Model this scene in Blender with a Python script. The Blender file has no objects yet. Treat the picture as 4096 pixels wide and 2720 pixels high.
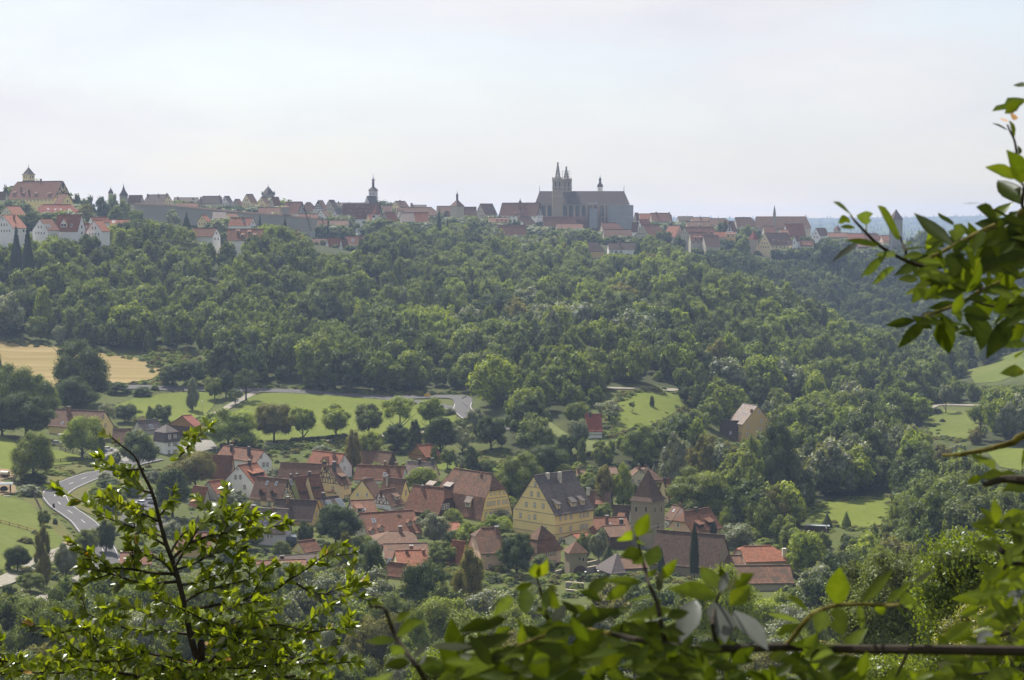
HAZE = 1.15e-4; EXPO = 0.72
import bpy, bmesh, math, random
import numpy as np
from mathutils import Vector, Matrix
R = math.radians
SC = bpy.context.scene
COL = SC.collection
rnd = random.Random(7)

# ------------------------------------------------------------------ camera
CAMZ = 80.0
F = 7500.0                       # focal length in pixels of the 4096 wide photograph
PIT = math.atan(460 / F)
CP, SP = math.cos(PIT), math.sin(PIT)

def at(px, py, Y):
    """point at distance Y in front of the camera seen at photo pixel px, py"""
    u, v = (px - 2048) / F, (1360 - py) / F
    dy = CP + v * SP
    t = Y / dy
    return Vector((u * t, Y, CAMZ + t * (v * CP - SP)))

def proj(p):
    h = p[2] - CAMZ
    d = p[1] * CP - h * SP
    return 2048 + F * p[0] / d, 1360 - F * (p[1] * SP + h * CP) / d, d

cam = bpy.data.cameras.new("camera")
cam.sensor_width = 36.0
cam.lens = 36.0 * F / 4096
cam.clip_start = 0.1
cam.clip_end = 20000
cam.dof.use_dof = True
cam.dof.focus_distance = 400
cam.dof.aperture_fstop = 14
camo = bpy.data.objects.new("camera", cam)
camo.location = (0, 0, CAMZ)
camo.rotation_euler = (R(90) - PIT, 0, 0)
COL.objects.link(camo)
SC.camera = camo

# ------------------------------------------------------------------ terrain
def wz(px, Y, z):                # px in 1024 wide picture
    return ((px - 512) / 1875 * Y, Y, z)

CTRL = []
for X in (-1.6, -.8, 0, .8, 1.6):
    for (Y, z) in ((-60, 96), (-25, 86), (0, 78.2), (8, 72.5), (18, 65), (40, 51), (80, 35), (130, 21), (200, 9), (260, 4), (330, 2)):
        CTRL.append((X * (Y + 120), Y, z))
CTRL += [wz(*c) for c in (
    (0, 380, 9), (120, 400, 5), (250, 420, 3), (400, 420, 2), (575, 420, 2), (760, 420, 1), (900, 420, 1), (1020, 420, 2),
    (0, 480, 12), (120, 480, 8), (300, 480, 4.5), (512, 458, 3), (650, 458, 2), (800, 470, 1), (1000, 470, 1),
    (0, 540, 14), (110, 540, 10), (200, 520, 7), (300, 511, 5.5), (400, 511, 5), (512, 511, 4), (600, 511, 3), (700, 511, 2), (850, 511, 1), (1000, 511, 2),
    (0, 590, 16), (100, 585, 13), (200, 575, 11), (300, 570, 9.5), (425, 570, 8), (520, 570, 8), (600, 575, 13), (660, 570, 9), (740, 570, 4), (860, 570, 2), (1000, 590, 3),
    (0, 650, 19), (120, 640, 17), (200, 615, 13), (300, 605, 12.5), (400, 605, 12.5), (450, 615, 13.5), (520, 640, 19), (600, 630, 18.5), (660, 650, 21), (735, 640, 6), (860, 650, 3), (960, 660, 4.5), (1020, 660, 5),
    (0, 700, 23), (100, 700, 23), (165, 690, 21), (250, 680, 19.7), (350, 680, 19.2), (440, 685, 18.6), (480, 695, 20), (560, 700, 27), (640, 690, 23), (700, 690, 20), (780, 700, 8), (900, 720, 5), (970, 720, 6),
    (0, 745, 34), (80, 738, 32), (150, 715, 26), (200, 720, 27), (300, 720, 24), (400, 735, 23), (480, 740, 27),
    (0, 820, 46), (60, 820, 46), (130, 820, 42), (250, 820, 38), (400, 810, 28), (512, 800, 30), (640, 800, 31), (730, 800, 26), (830, 800, 10), (900, 790, 5), (980, 800, 8), (1020, 800, 11),
    (0, 880, 62), (60, 880, 62), (150, 890, 58), (250, 900, 54), (400, 900, 42), (512, 900, 38), (640, 900, 38), (720, 900, 40), (780, 940, 37), (850, 870, 20), (920, 880, 6), (985, 880, 12), (1020, 900, 20),
    (0, 930, 72), (60, 930, 72), (130, 940, 70), (200, 990, 69), (260, 1000, 67), (350, 1050, 65), (420, 1050, 57), (512, 1000, 46), (600, 1000, 43), (700, 1020, 45), (760, 1040, 25), (820, 1050, 3), (900, 1050, 6), (1000, 1050, 16),
    (512, 1150, 58), (600, 1150, 55), (700, 1150, 50), (760, 1150, 34), (820, 1150, 21), (950, 1200, 18), (1050, 1200, 22),
    (512, 1300, 67), (620, 1270, 62), (700, 1280, 58), (760, 1280, 50), (820, 1300, 40), (950, 1340, 42), (1050, 1340, 44),
    (0, 1100, 74), (100, 1150, 74), (200, 1200, 72), (320, 1250, 71), (420, 1280, 70), (560, 1400, 70), (680, 1400, 66), (760, 1390, 60), (800, 1390, 58), (880, 1420, 60), (950, 1450, 60), (1050, 1450, 60),
    (0, 1500, 74), (200, 1500, 73), (400, 1500, 72), (560, 1520, 71), (700, 1520, 69), (820, 1500, 66), (900, 1520, 66), (1020, 1550, 64),
)]
for X in (-.9, -.5, -.25, 0, .25, .5, .9):
    CTRL += [(X * (Y + 120), Y, z + 5 * math.sin(X * 9 + Y)) for (Y, z) in ((1900, 64), (2800, 35), (4500, 40), (6500, 60), (8000, 108), (9000, 112), (10000, 90))]
for s in (-1, 1):                # flanks outside the picture
    for (Y, z) in ((420, 8), (600, 22), (800, 40), (1000, 62), (1400, 70)):
        CTRL.append((s * .62 * (Y + 120), Y, z + (6 if s > 0 else 14)))
        CTRL.append((s * .98 * (Y + 120), Y, z + 18))
CT = np.array(CTRL)

def warp(x, y):
    return np.stack([x / (y + 120.0) * 2.2, np.log(y + 120.0)], -1)
_P = warp(CT[:, 0], CT[:, 1])
_D = np.sqrt(((_P[:, None] - _P[None]) ** 2).sum(-1) + 1e-4)
_n = len(_P)
_A = np.zeros((_n + 1, _n + 1)); _A[:_n, :_n] = _D + np.eye(_n) * -0.004; _A[_n, :_n] = 1; _A[:_n, _n] = 1
_W = np.linalg.solve(_A, np.append(CT[:, 2], 0))
NU, NV = 221, 370
U0, U1 = -1.02, 1.02
V0, V1 = math.log(45.0), math.log(10200.0)
_us = np.linspace(U0, U1, NU); _vs = np.linspace(V0, V1, NV)
_gu, _gv = np.meshgrid(_us, _vs, indexing='ij')
_Yg = np.exp(_gv) - 120; _Xg = _gu * (_Yg + 120)
_q = warp(_Xg, _Yg).reshape(-1, 2)
_Z = np.empty(len(_q))
for i in range(0, len(_q), 8000):
    d = np.sqrt(((_q[i:i + 8000, None] - _P[None]) ** 2).sum(-1) + 1e-4)
    _Z[i:i + 8000] = d @ _W[:_n] + _W[_n]
_Z = _Z.reshape(NU, NV)
for _ in range(2):               # soften the kinks of the interpolation
    Zp = np.pad(_Z, 1, mode='edge')
    _Z = (Zp[1:-1, 1:-1] * 4 + Zp[:-2, 1:-1] + Zp[2:, 1:-1] + Zp[1:-1, :-2] + Zp[1:-1, 2:]) / 8

def tzs(x, y):
    x = np.asarray(x, float); y = np.asarray(y, float)
    a = np.clip((x / (y + 120) - U0) / (U1 - U0) * (NU - 1), 0, NU - 1.001)
    b = np.clip((np.log(np.maximum(y, -110) + 120) - V0) / (V1 - V0) * (NV - 1), 0, NV - 1.001)
    i = a.astype(int); j = b.astype(int); a = a - i; b = b - j
    return (_Z[i, j] * (1 - a) * (1 - b) + _Z[i + 1, j] * a * (1 - b) + _Z[i, j + 1] * (1 - a) * b + _Z[i + 1, j + 1] * a * b)

def tz(x, y):
    return float(tzs(x, y))

_MY = np.concatenate([np.arange(150, 1700, 1.0), np.arange(1700, 9800, 10.0)])
def ground(px, py, start=330):
    """first point of the ground seen at photo pixel px, py beyond distance start"""
    d = at(px, py, 1000.0)
    ys = _MY[_MY >= start]
    k = ys / 1000.0
    xs = d.x * k; zs = CAMZ + (d.z - CAMZ) * k
    hit = np.nonzero(zs <= tzs(xs, ys))[0]
    i = hit[0] if len(hit) else len(ys) - 1
    return Vector((xs[i], ys[i], tz(xs[i], ys[i])))

# ------------------------------------------------------------------ object helpers
def mesh_obj(name, verts, faces, mat=None, parent=None, smooth=False, mats=None, fm=None):
    me = bpy.data.meshes.new(name)
    me.from_pydata([tuple(v) for v in verts], [], faces)
    for m in (mats or ([mat] if mat else [])):
        me.materials.append(m)
    if fm is not None:
        me.polygons.foreach_set('material_index', fm)
    if smooth:
        me.polygons.foreach_set('use_smooth', [True] * len(me.polygons))
    me.update()
    return link(name, me, parent)

def link(name, me, parent=None):
    o = bpy.data.objects.new(name, me)
    COL.objects.link(o)
    if parent:
        o.parent = parent
    return o

def np_mesh(name, V, Q, mats, tint=None, fm=None, smooth=False):
    """V n x 3, Q m x k faces of equal size; tint a float per vertex"""
    V = np.asarray(V, np.float32); Q = np.asarray(Q, np.int32)
    me = bpy.data.meshes.new(name)
    k = Q.shape[1]
    me.vertices.add(len(V)); me.vertices.foreach_set('co', V.ravel())
    me.loops.add(Q.size); me.loops.foreach_set('vertex_index', Q.ravel())
    me.polygons.add(len(Q)); me.polygons.foreach_set('loop_start', np.arange(0, Q.size, k, dtype=np.int32))
    for m in mats:
        me.materials.append(m)
    if fm is not None:
        me.polygons.foreach_set('material_index', np.asarray(fm, np.int32))
    if smooth:
        me.polygons.foreach_set('use_smooth', np.ones(len(Q), bool))
    if tint is not None:
        a = me.attributes.new('tint', 'FLOAT', 'POINT')
        a.data.foreach_set('value', np.asarray(tint, np.float32))
    me.update(calc_edges=True)
    return me

def tag(o, label=None, cat=None, group=None, kind=None):
    if label: o['label'] = label
    if cat: o['category'] = cat
    if group: o['group'] = group
    if kind: o['kind'] = kind
    return o

def thing(name, label, cat, loc=(0, 0, 0), rz=0.0, group=None):
    o = bpy.data.objects.new(name, None)
    o.empty_display_size = .5
    COL.objects.link(o)
    o.location = loc; o.rotation_euler = (0, 0, rz)
    return tag(o, label, cat, group)

class MB:
    """collects boxes, prisms and tubes into one mesh"""
    def __init__(s):
        s.v = []; s.f = []; s.m = []
    def poly(s, pts, mi=0):
        n = len(s.v); s.v += [tuple(p) for p in pts]; s.f.append(tuple(range(n, n + len(pts)))); s.m.append(mi); return s
    def hull8(s, p, mi=0):       # p: 4 bottom points, 4 top points in the same order
        n = len(s.v); s.v += [tuple(q) for q in p]
        k = len(p) // 2
        s.f.append(tuple(n + i for i in range(k - 1, -1, -1))); s.f.append(tuple(n + k + i for i in range(k)))
        for i in range(k):
            j = (i + 1) % k
            s.f.append((n + i, n + j, n + k + j, n + k + i))
        s.m += [mi] * (k + 2); return s
    def box(s, a, b, mi=0):
        (x0, y0, z0), (x1, y1, z1) = a, b
        return s.hull8([(x0, y0, z0), (x1, y0, z0), (x1, y1, z0), (x0, y1, z0), (x0, y0, z1), (x1, y0, z1), (x1, y1, z1), (x0, y1, z1)], mi)
    def bar(s, a, b, w, h=None, up=(0, 0, 1), mi=0):
        a = Vector(a); b = Vector(b); d = (b - a).normalized(); u = Vector(up)
        x = d.cross(u)
        if x.length < 1e-4: x = d.cross(Vector((1, 0, 0)))
        x.normalize(); y = x.cross(d).normalized(); h = h or w
        x = x * (w / 2); y = y * (h / 2)
        return s.hull8([a - x - y, a + x - y, a + x + y, a - x + y, b - x - y, b + x - y, b + x + y, b - x + y], mi)
    def slab(s, pts, t, mi=0, d=(0, 0, -1)):  # prism below a polygon
        d = Vector(d) * t
        return s.hull8([Vector(p) + d for p in pts] + [Vector(p) for p in pts], mi)
    def tube(s, pts, rs, n=6, mi=0):
        pts = [Vector(p) for p in pts]; base = len(s.v)
        for i, p in enumerate(pts):
            d = (pts[min(i + 1, len(pts) - 1)] - pts[max(i - 1, 0)]).normalized()
            x = d.cross(Vector((0.3, 1, .2))).normalized(); y = d.cross(x)
            r = rs[i] if hasattr(rs, '__len__') else rs
            for k in range(n):
                a = 2 * math.pi * k / n
                s.v.append(tuple(p + x * (math.cos(a) * r) + y * (math.sin(a) * r)))
        for i in range(len(pts) - 1):
            for k in range(n):
                j = (k + 1) % n
                s.f.append((base + i * n + k, base + i * n + j, base + (i + 1) * n + j, base + (i + 1) * n + k)); s.m.append(mi)
        s.f.append(tuple(base + k for k in range(n - 1, -1, -1))); s.m.append(mi)
        e = base + (len(pts) - 1) * n
        s.f.append(tuple(e + k for k in range(n))); s.m.append(mi)
        return s
    def lathe(s, prof, n=12, c=(0, 0, 0), mi=0):   # prof: (radius, z)
        return s.tube_rings([[(c[0] + r * math.cos(2 * math.pi * (k + .5) / n), c[1] + r * math.sin(2 * math.pi * (k + .5) / n), c[2] + z) for k in range(n)] for r, z in prof], mi)
    def tube_rings(s, rings, mi=0):
        base = len(s.v); n = len(rings[0])
        for r in rings: s.v += [tuple(p) for p in r]
        for i in range(len(rings) - 1):
            for k in range(n):
                j = (k + 1) % n
                s.f.append((base + i * n + k, base + i * n + j, base + (i + 1) * n + j, base + (i + 1) * n + k)); s.m.append(mi)
        s.f.append(tuple(base + k for k in range(n - 1, -1, -1))); s.m.append(mi)
        e = base + (len(rings) - 1) * n
        s.f.append(tuple(e + k for k in range(n))); s.m.append(mi)
        return s
    def mesh(s, name, mats, fix=True, smooth=False):
        me = bpy.data.meshes.new(name)
        me.from_pydata(s.v, [], s.f)
        for m in (mats if isinstance(mats, (list, tuple)) else [mats]): me.materials.append(m)
        me.polygons.foreach_set('material_index', s.m)
        if fix:
            bm = bmesh.new(); bm.from_mesh(me); bmesh.ops.recalc_face_normals(bm, faces=bm.faces); bm.to_mesh(me); bm.free()
        if smooth: me.polygons.foreach_set('use_smooth', [True] * len(me.polygons))
        me.update(); return me
    def build(s, name, mats, parent=None, fix=True, smooth=False):
        return link(name, s.mesh(name, mats, fix, smooth), parent)

# ------------------------------------------------------------------ materials
def newmat(name):
    m = bpy.data.materials.new(name); m.use_nodes = True
    nt = m.node_tree; nt.nodes.clear()
    return m, nt, nt.nodes.new('ShaderNodeOutputMaterial')

def nd(nt, t, **kw):
    n = nt.nodes.new(t)
    for k, v in kw.items():
        if k in n.inputs: n.inputs[k].default_value = v
        else: setattr(n, k, v)
    return n

def mixc(nt, fac, a, b, blend='MIX'):
    n = nt.nodes.new('ShaderNodeMix'); n.data_type = 'RGBA'; n.blend_type = blend
    for i, v in ((0, fac), (6, a), (7, b)):
        if hasattr(v, 'is_linked') or hasattr(v, 'links'): nt.links.new(v, n.inputs[i])
        elif i == 0: n.inputs[0].default_value = v
        else: n.inputs[i].default_value = (*v, 1) if len(v) == 3 else v
    return n.outputs[2]

def ramp(nt, fac, stops):
    n = nt.nodes.new('ShaderNodeValToRGB'); cr = n.color_ramp
    while len(cr.elements) < len(stops): cr.elements.new(.5)
    for e, (p, c) in zip(cr.elements, stops):
        e.position = p; e.color = (*c, 1) if hasattr(c, '__len__') else (c, c, c, 1)
    nt.links.new(fac, n.inputs[0]); return n.outputs[0]

def noise(nt, scale, detail=3, rough=.55, coord='Object', dist=0):
    tc = nt.nodes.new('ShaderNodeTexCoord')
    n = nd(nt, 'ShaderNodeTexNoise', Scale=scale, Detail=detail, Roughness=rough, Distortion=dist)
    nt.links.new(tc.outputs[coord], n.inputs['Vector']); return n.outputs['Fac']

def geopos(nt, scale, detail=3, rough=.55):
    g = nt.nodes.new('ShaderNodeNewGeometry')
    n = nd(nt, 'ShaderNodeTexNoise', Scale=scale, Detail=detail, Roughness=rough)
    nt.links.new(g.outputs['Position'], n.inputs['Vector']); return n.outputs['Fac']

def prin(nt, out, col, rough=.85, spec=.25, metal=0.0, bump=None, bstr=.3, bdist=.05):
    b = nt.nodes.new('ShaderNodeBsdfPrincipled')
    if hasattr(col, 'links'): nt.links.new(col, b.inputs['Base Color'])
    else: b.inputs['Base Color'].default_value = (*col, 1)
    b.inputs['Roughness'].default_value = rough
    b.inputs['Specular IOR Level'].default_value = spec
    b.inputs['Metallic'].default_value = metal
    if bump is not None:
        bn = nd(nt, 'ShaderNodeBump', Strength=bstr, Distance=bdist)
        nt.links.new(bump, bn.inputs['Height']); nt.links.new(bn.outputs[0], b.inputs['Normal'])
    nt.links.new(b.outputs[0], out.inputs[0]); return b

def plain(name, col, rough=.8, spec=.3, metal=0.0, var=.25, scale=3.0):
    m, nt, out = newmat(name)
    f = noise(nt, scale, 4)
    lo = tuple(c * (1 - var) for c in col); hi = tuple(min(1, c * (1 + var)) for c in col)
    prin(nt, out, ramp(nt, f, ((.3, lo), (.7, hi))), rough, spec, metal)
    return m

def plaster(name, col, dirt=(.16, .13, .10)):
    m, nt, out = newmat(name)
    f = noise(nt, .35, 5, .6); g = noise(nt, 2.5, 4, .6)
    c = mixc(nt, ramp(nt, f, ((.4, 0), (.75, .35))), col, tuple(.6 * a + .4 * b for a, b in zip(col, dirt)))
    c = mixc(nt, ramp(nt, g, ((.45, 0), (.8, .3))), c, tuple(min(1, a * 1.15) for a in col))
    prin(nt, out, c, .95, .1, bump=g, bstr=.15); return m

def rooftile(name, a, b, moss=(.14, .135, .11), mossy=.35, rough=.85, spec=.25):
    """rows of tiles: a, b are the two tile colours, moss the weathering"""
    m, nt, out = newmat(name)
    a, b, moss = [tuple(x * k for x, k in zip(q, (.98, .84, .74))) for q in (a, b, moss)]
    tc = nt.nodes.new('ShaderNodeTexCoord')
    oi = nt.nodes.new('ShaderNodeObjectInfo')
    sep = nt.nodes.new('ShaderNodeSeparateXYZ'); nt.links.new(tc.outputs['Object'], sep.inputs[0])
    fr = nd(nt, 'ShaderNodeMath', operation='FRACT'); mu = nd(nt, 'ShaderNodeMath', operation='MULTIPLY'); mu.inputs[1].default_value = 3.6
    nt.links.new(sep.outputs[2], mu.inputs[0]); nt.links.new(mu.outputs[0], fr.inputs[0])
    vs = nt.nodes.new('ShaderNodeVectorMath'); vs.operation = 'SCALE'; vs.inputs[3].default_value = 37.0
    va = nt.nodes.new('ShaderNodeVectorMath'); va.operation = 'ADD'
    cmb = nt.nodes.new('ShaderNodeCombineXYZ'); nt.links.new(oi.outputs['Random'], cmb.inputs[0]); nt.links.new(oi.outputs['Random'], cmb.inputs[1])
    nt.links.new(cmb.outputs[0], vs.inputs[0]); nt.links.new(tc.outputs['Object'], va.inputs[0]); nt.links.new(vs.outputs[0], va.inputs[1])
    def nz(s, d=4, r=.6):
        n = nd(nt, 'ShaderNodeTexNoise', Scale=s, Detail=d, Roughness=r); nt.links.new(va.outputs[0], n.inputs['Vector']); return n.outputs['Fac']
    big = nz(.33, 5, .66); fine = nz(1.7, 4, .72); vor = nd(nt, 'ShaderNodeTexVoronoi', Scale=3.4); nt.links.new(va.outputs[0], vor.inputs['Vector'])
    c = mixc(nt, ramp(nt, fine, ((.36, 0), (.62, 1))), tuple(min(1, x * 1.22) for x in a), tuple(x * .74 for x in b))
    vsep = nt.nodes.new('ShaderNodeSeparateColor'); nt.links.new(vor.outputs['Color'], vsep.inputs[0])
    c = mixc(nt, ramp(nt, vsep.outputs[0], ((0, 0), (1, .45))), c, tuple(x * .55 for x in b))
    c = mixc(nt, ramp(nt, big, ((.46, 0), (.66, mossy))), c, moss)
    c = mixc(nt, ramp(nt, fr.outputs[0], ((0, .38), (.3, 0))), c, tuple(x * .4 for x in a))
    prin(nt, out, c, rough, spec, bump=fr.outputs[0], bstr=.35, bdist=.03); return m

def foliage(name, a, b, c=None, trans=.38, gloss=.06, rough=.6, bright=1.25, mott=0):
    """leaf material: random per tree between a and b (and c), lighter and darker leaves by the tint attribute"""
    m, nt, out = newmat(name)
    oi = nt.nodes.new('ShaderNodeObjectInfo')
    st = [(0, a), (1, b)] if c is None else [(0, a), (.5, b), (1, c)]
    col = ramp(nt, oi.outputs['Random'], st)
    at_ = nd(nt, 'ShaderNodeAttribute', attribute_name='tint')
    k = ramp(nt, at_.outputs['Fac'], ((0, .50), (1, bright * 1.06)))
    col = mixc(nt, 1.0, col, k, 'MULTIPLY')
    if mott:
        col = mixc(nt, ramp(nt, geopos(nt, mott, 4, .7), ((.38, 0), (.52, .2), (.74, .65))), col, tuple(x * .5 for x in a))
        col = mixc(nt, ramp(nt, geopos(nt, mott * .3, 2), ((.58, 0), (.7, .4))), col, (a[0] * 1.5, a[1] * 1.1, a[2]))
    d = nd(nt, 'ShaderNodeBsdfDiffuse'); nt.links.new(col, d.inputs[0])
    t = nd(nt, 'ShaderNodeBsdfTranslucent')
    tcol = mixc(nt, 1.0, col, (1.25, 1.2, .55), 'MULTIPLY'); nt.links.new(tcol, t.inputs[0])
    g = nd(nt, 'ShaderNodeBsdfGlossy', Roughness=rough); g.inputs[0].default_value = (.8, .85, .9, 1)
    m1 = nd(nt, 'ShaderNodeMixShader'); m1.inputs[0].default_value = trans
    nt.links.new(d.outputs[0], m1.inputs[1]); nt.links.new(t.outputs[0], m1.inputs[2])
    m2 = nd(nt, 'ShaderNodeMixShader')
    m2.inputs[0].default_value = gloss * .35
    nt.links.new(m1.outputs[0], m2.inputs[1]); nt.links.new(g.outputs[0], m2.inputs[2])
    nt.links.new(m2.outputs[0], out.inputs[0]); return m

def field(name, a, b, fine=1.2, big=.04, c=None):
    m, nt, out = newmat(name)
    f = geopos(nt, big, 4, .6); g = geopos(nt, fine, 4, .7)
    col = mixc(nt, ramp(nt, f, ((.35, 0), (.65, 1))), a, b)
    col = mixc(nt, ramp(nt, g, ((.35, 0), (.75, .55))), col, c or tuple(x * .55 for x in a))
    prin(nt, out, col, .95, .1, bump=g, bstr=.5, bdist=.3); return m

M = {}
M['bark'] = plain('bark', (.040, .034, .026), .95, .1, var=.5, scale=9)
def ground_mat():
    m, nt, out = newmat('valley_ground')
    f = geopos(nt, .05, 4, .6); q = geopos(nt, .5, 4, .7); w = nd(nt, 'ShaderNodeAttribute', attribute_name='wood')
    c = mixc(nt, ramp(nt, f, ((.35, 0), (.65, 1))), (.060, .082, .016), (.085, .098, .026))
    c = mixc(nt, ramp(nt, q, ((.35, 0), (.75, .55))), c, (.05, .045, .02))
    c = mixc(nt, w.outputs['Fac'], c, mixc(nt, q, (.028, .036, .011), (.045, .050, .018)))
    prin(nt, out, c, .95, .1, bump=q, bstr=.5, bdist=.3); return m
M['soil'] = ground_mat()
M['meadow'] = field('meadow_grass', (.098, .128, .016), (.128, .150, .022), .5, .035)
M['pasture'] = field('pasture_grass', (.090, .116, .018), (.115, .134, .028), .5, .05)
M['verge'] = field('verge_grass', (.12, .11, .034), (.07, .09, .024), .6, .09)
M['sunny'] = field('hillside_grass', (.13, .15, .05), (.10, .12, .04), .4, .03)
M['foA'] = foliage('foliage_mixed', (0.132, 0.176, 0.026), (0.179, 0.220, 0.036), (0.146, 0.182, 0.052))
M['foB'] = foliage('foliage_yellow_green', (0.213, 0.275, 0.026), (0.252, 0.303, 0.034))
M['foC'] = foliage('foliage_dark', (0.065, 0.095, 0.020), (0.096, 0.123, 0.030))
M['foD'] = foliage('foliage_grey_green', (0.168, 0.196, 0.082), (0.218, 0.237, 0.112), gloss=.16)
M['foE'] = foliage('foliage_olive', (0.168, 0.167, 0.028), (0.207, 0.189, 0.040))
M['foN'] = foliage('foliage_needles', (0.031, 0.051, 0.022), (0.043, 0.064, 0.028), trans=.12)
# ------------------------------------------------------------------ trees
def _dirs(g, n):
    d = g.normal(size=(n, 3)); return d / np.linalg.norm(d, axis=1, keepdims=True)

def cards(P, N, size, g, droop=0.0):
    """bent leaf clumps: one diamond of two triangles at each point"""
    n = len(P)
    t = _dirs(g, n); t[:, 2] -= droop
    t -= N * (t * N).sum(1, keepdims=True); t /= np.linalg.norm(t, axis=1, keepdims=True) + 1e-9
    b = np.cross(N, t)
    L = size * g.uniform(.6, 1.5, (n, 1)); Wd = L * g.uniform(.45, .9, (n, 1))
    V = np.stack([P - t * L * .55, P + b * Wd * .5 - N * L * .12, P + t * L * .55 - N * L * .25, P - b * Wd * .5 - N * L * .12], 1)
    Q = np.arange(n * 4).reshape(n, 4)
    tri = np.concatenate([Q[:, [0, 1, 2]], Q[:, [0, 2, 3]]])
    return V.reshape(-1, 3), tri

_ico = {}
def ico(sub):
    if sub not in _ico:
        bm = bmesh.new(); bmesh.ops.create_icosphere(bm, subdivisions=sub, radius=1)
        _ico[sub] = (np.array([v.co[:] for v in bm.verts]), np.array([[v.index for v in f.verts] for f in bm.faces])); bm.free()
    return _ico[sub]

def blobs_crown(name, seed, C, Rr, n, size, mats, core=.80, up=.25, jit=.75, trunk=None, droop=0., flat=.85):
    """crown in a unit box: leaf clumps spread over overlapping lobes, plus the shaded mass inside them"""
    g = np.random.default_rng(seed)
    w = Rr ** 2; w /= w.sum()
    k = g.choice(len(C), n * 2, p=w)
    d = _dirs(g, n * 2); d[:, 2] = d[:, 2] + up * g.random(n * 2); d /= np.linalg.norm(d, axis=1, keepdims=True)
    rad = Rr[k, None] * (.76 + .46 * g.random((n * 2, 1)) ** 2.2)
    sc = np.array([1, 1, flat])
    P = C[k] + d * rad * sc
    dist = np.sqrt((((P[:, None] - C[None]) / sc) ** 2).sum(-1)) / Rr[None]
    dist[np.arange(len(P)), k] = 9
    keep = np.nonzero(dist.min(1) > .80)[0][:n]
    P = P[keep]; d = d[keep]; k = k[keep]
    N = d + g.normal(size=d.shape) * jit * .42; N[:, 2] += .12; N /= np.linalg.norm(N, axis=1, keepdims=True)
    V, T = cards(P, N, size, g, droop)
    lobe = g.random(len(C)) * .62
    tint = np.repeat(np.clip(lobe[k] + g.random(len(P)) * .45, 0, 1), 4)
    iv, it = ico(1)
    vs = [V]; ts = [T]; tn = [tint]; off = len(V)
    for c, r in zip(C, Rr):
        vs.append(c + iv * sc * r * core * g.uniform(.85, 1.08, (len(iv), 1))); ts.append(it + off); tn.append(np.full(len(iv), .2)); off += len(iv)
    fm = np.zeros(sum(len(t) for t in ts), int)
    if trunk is not None:
        tv, tf = trunk
        vs.append(tv); ts.append(tf + off); tn.append(np.full(len(tv), .5))
        fm = np.concatenate([fm, np.ones(len(tf), int)])
    return np_mesh(name, np.concatenate(vs), np.concatenate(ts), mats, np.concatenate(tn), fm)

def lobes(kind, seed):
    """lobe centres and radii for a crown that fills x,y in -.5...5 and z in 0..1"""
    g = np.random.default_rng(seed)
    C = []; Rr = []
    if kind == 'round':
        n = 27
        for i in range(n):
            z = 1 - 2 * (i + .5) / n; a = i * 2.39996 + g.random() * .8
            q = math.sqrt(1 - z * z)
            rr = g.uniform(.46, .80)
            C.append((q * math.cos(a) * rr * .5, q * math.sin(a) * rr * .5, .5 + z * rr * .46)); Rr.append(g.uniform(.09, .22))
        C.append((0, 0, .5)); Rr.append(.30)
    elif kind == 'dome':
        n = 32
        for i in range(n):
            z = 1 - 1.55 * (i + .5) / n; a = i * 2.39996 + g.random()
            q = math.sqrt(max(0, 1 - z * z)); rr = g.uniform(.48, .86)
            C.append((q * math.cos(a) * rr * .5, q * math.sin(a) * rr * .5, .42 + z * rr * .55)); Rr.append(g.uniform(.08, .19))
        C.append((0, 0, .42)); Rr.append(.32)
    elif kind == 'tall':
        n = 22
        for i in range(n):
            z = (i + .5) / n; a = i * 2.39996 + g.random()
            q = (math.sin(math.pi * min(1, z * .8 + .16)) ** .8) * .30 * g.uniform(.7, 1.1)
            C.append((q * math.cos(a), q * math.sin(a), .08 + z * .84)); Rr.append(g.uniform(.10, .17) * (1.25 - .5 * z))
        for z in (.25, .5, .75): C.append((0, 0, z)); Rr.append(.2 - .08 * z)
    elif kind == 'open':
        n = 15
        for i in range(n):
            z = 1 - 1.7 * (i + .5) / n; a = i * 2.39996 + g.random() * 1.2
            q = math.sqrt(max(0, 1 - z * z)); rr = g.uniform(.55, .9)
            C.append((q * math.cos(a) * rr * .5, q * math.sin(a) * rr * .5, .48 + z * rr * .48)); Rr.append(g.uniform(.10, .20))
        C.append((0.05, 0, .45)); Rr.append(.2)
    elif kind == 'bush':
        n = 14
        for i in range(n):
            z = (i + .5) / n; a = i * 2.39996 + g.random()
            q = math.sqrt(max(0, 1 - z * z)) * .36 * g.uniform(.7, 1.1)
            C.append((q * math.cos(a), q * math.sin(a), .1 + z * .66)); Rr.append(g.uniform(.15, .24))
    return np.array(C), np.array(Rr)

def trunk_geo(seed, h=1.0, r=.03, top=.75, limbs=5, ht=0.0):
    """tapered trunk with limbs from z=-ht .. top (triangles)"""
    g = random.Random(seed); mb = MB()
    pts = []; x = y = 0
    for i in range(6):
        t = i / 5; pts.append((x, y, -ht + (top + ht) * t)); x += g.uniform(-.012, .012); y += g.uniform(-.012, .012)
    mb.tube(pts, [r * (1.35 if i == 0 else 1.05 - .8 * i / 5) for i in range(6)], 6)
    for k in range(limbs):
        a = k * 2.4 + g.random(); z0 = top * g.uniform(.15, .65); l = g.uniform(.22, .36)
        p0 = Vector((0, 0, z0)); p1 = p0 + Vector((math.cos(a) * l * .5, math.sin(a) * l * .5, l * .5)); p2 = p1 + Vector((math.cos(a) * l * .6, math.sin(a) * l * .6, l * .55))
        mb.tube([p0, p1, p2], [r * .5, r * .32, r * .12], 5)
    tri = []
    for f in mb.f:
        for i in range(1, len(f) - 1): tri.append((f[0], f[i], f[i + 1]))
    return np.array(mb.v), np.array(tri)

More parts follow.
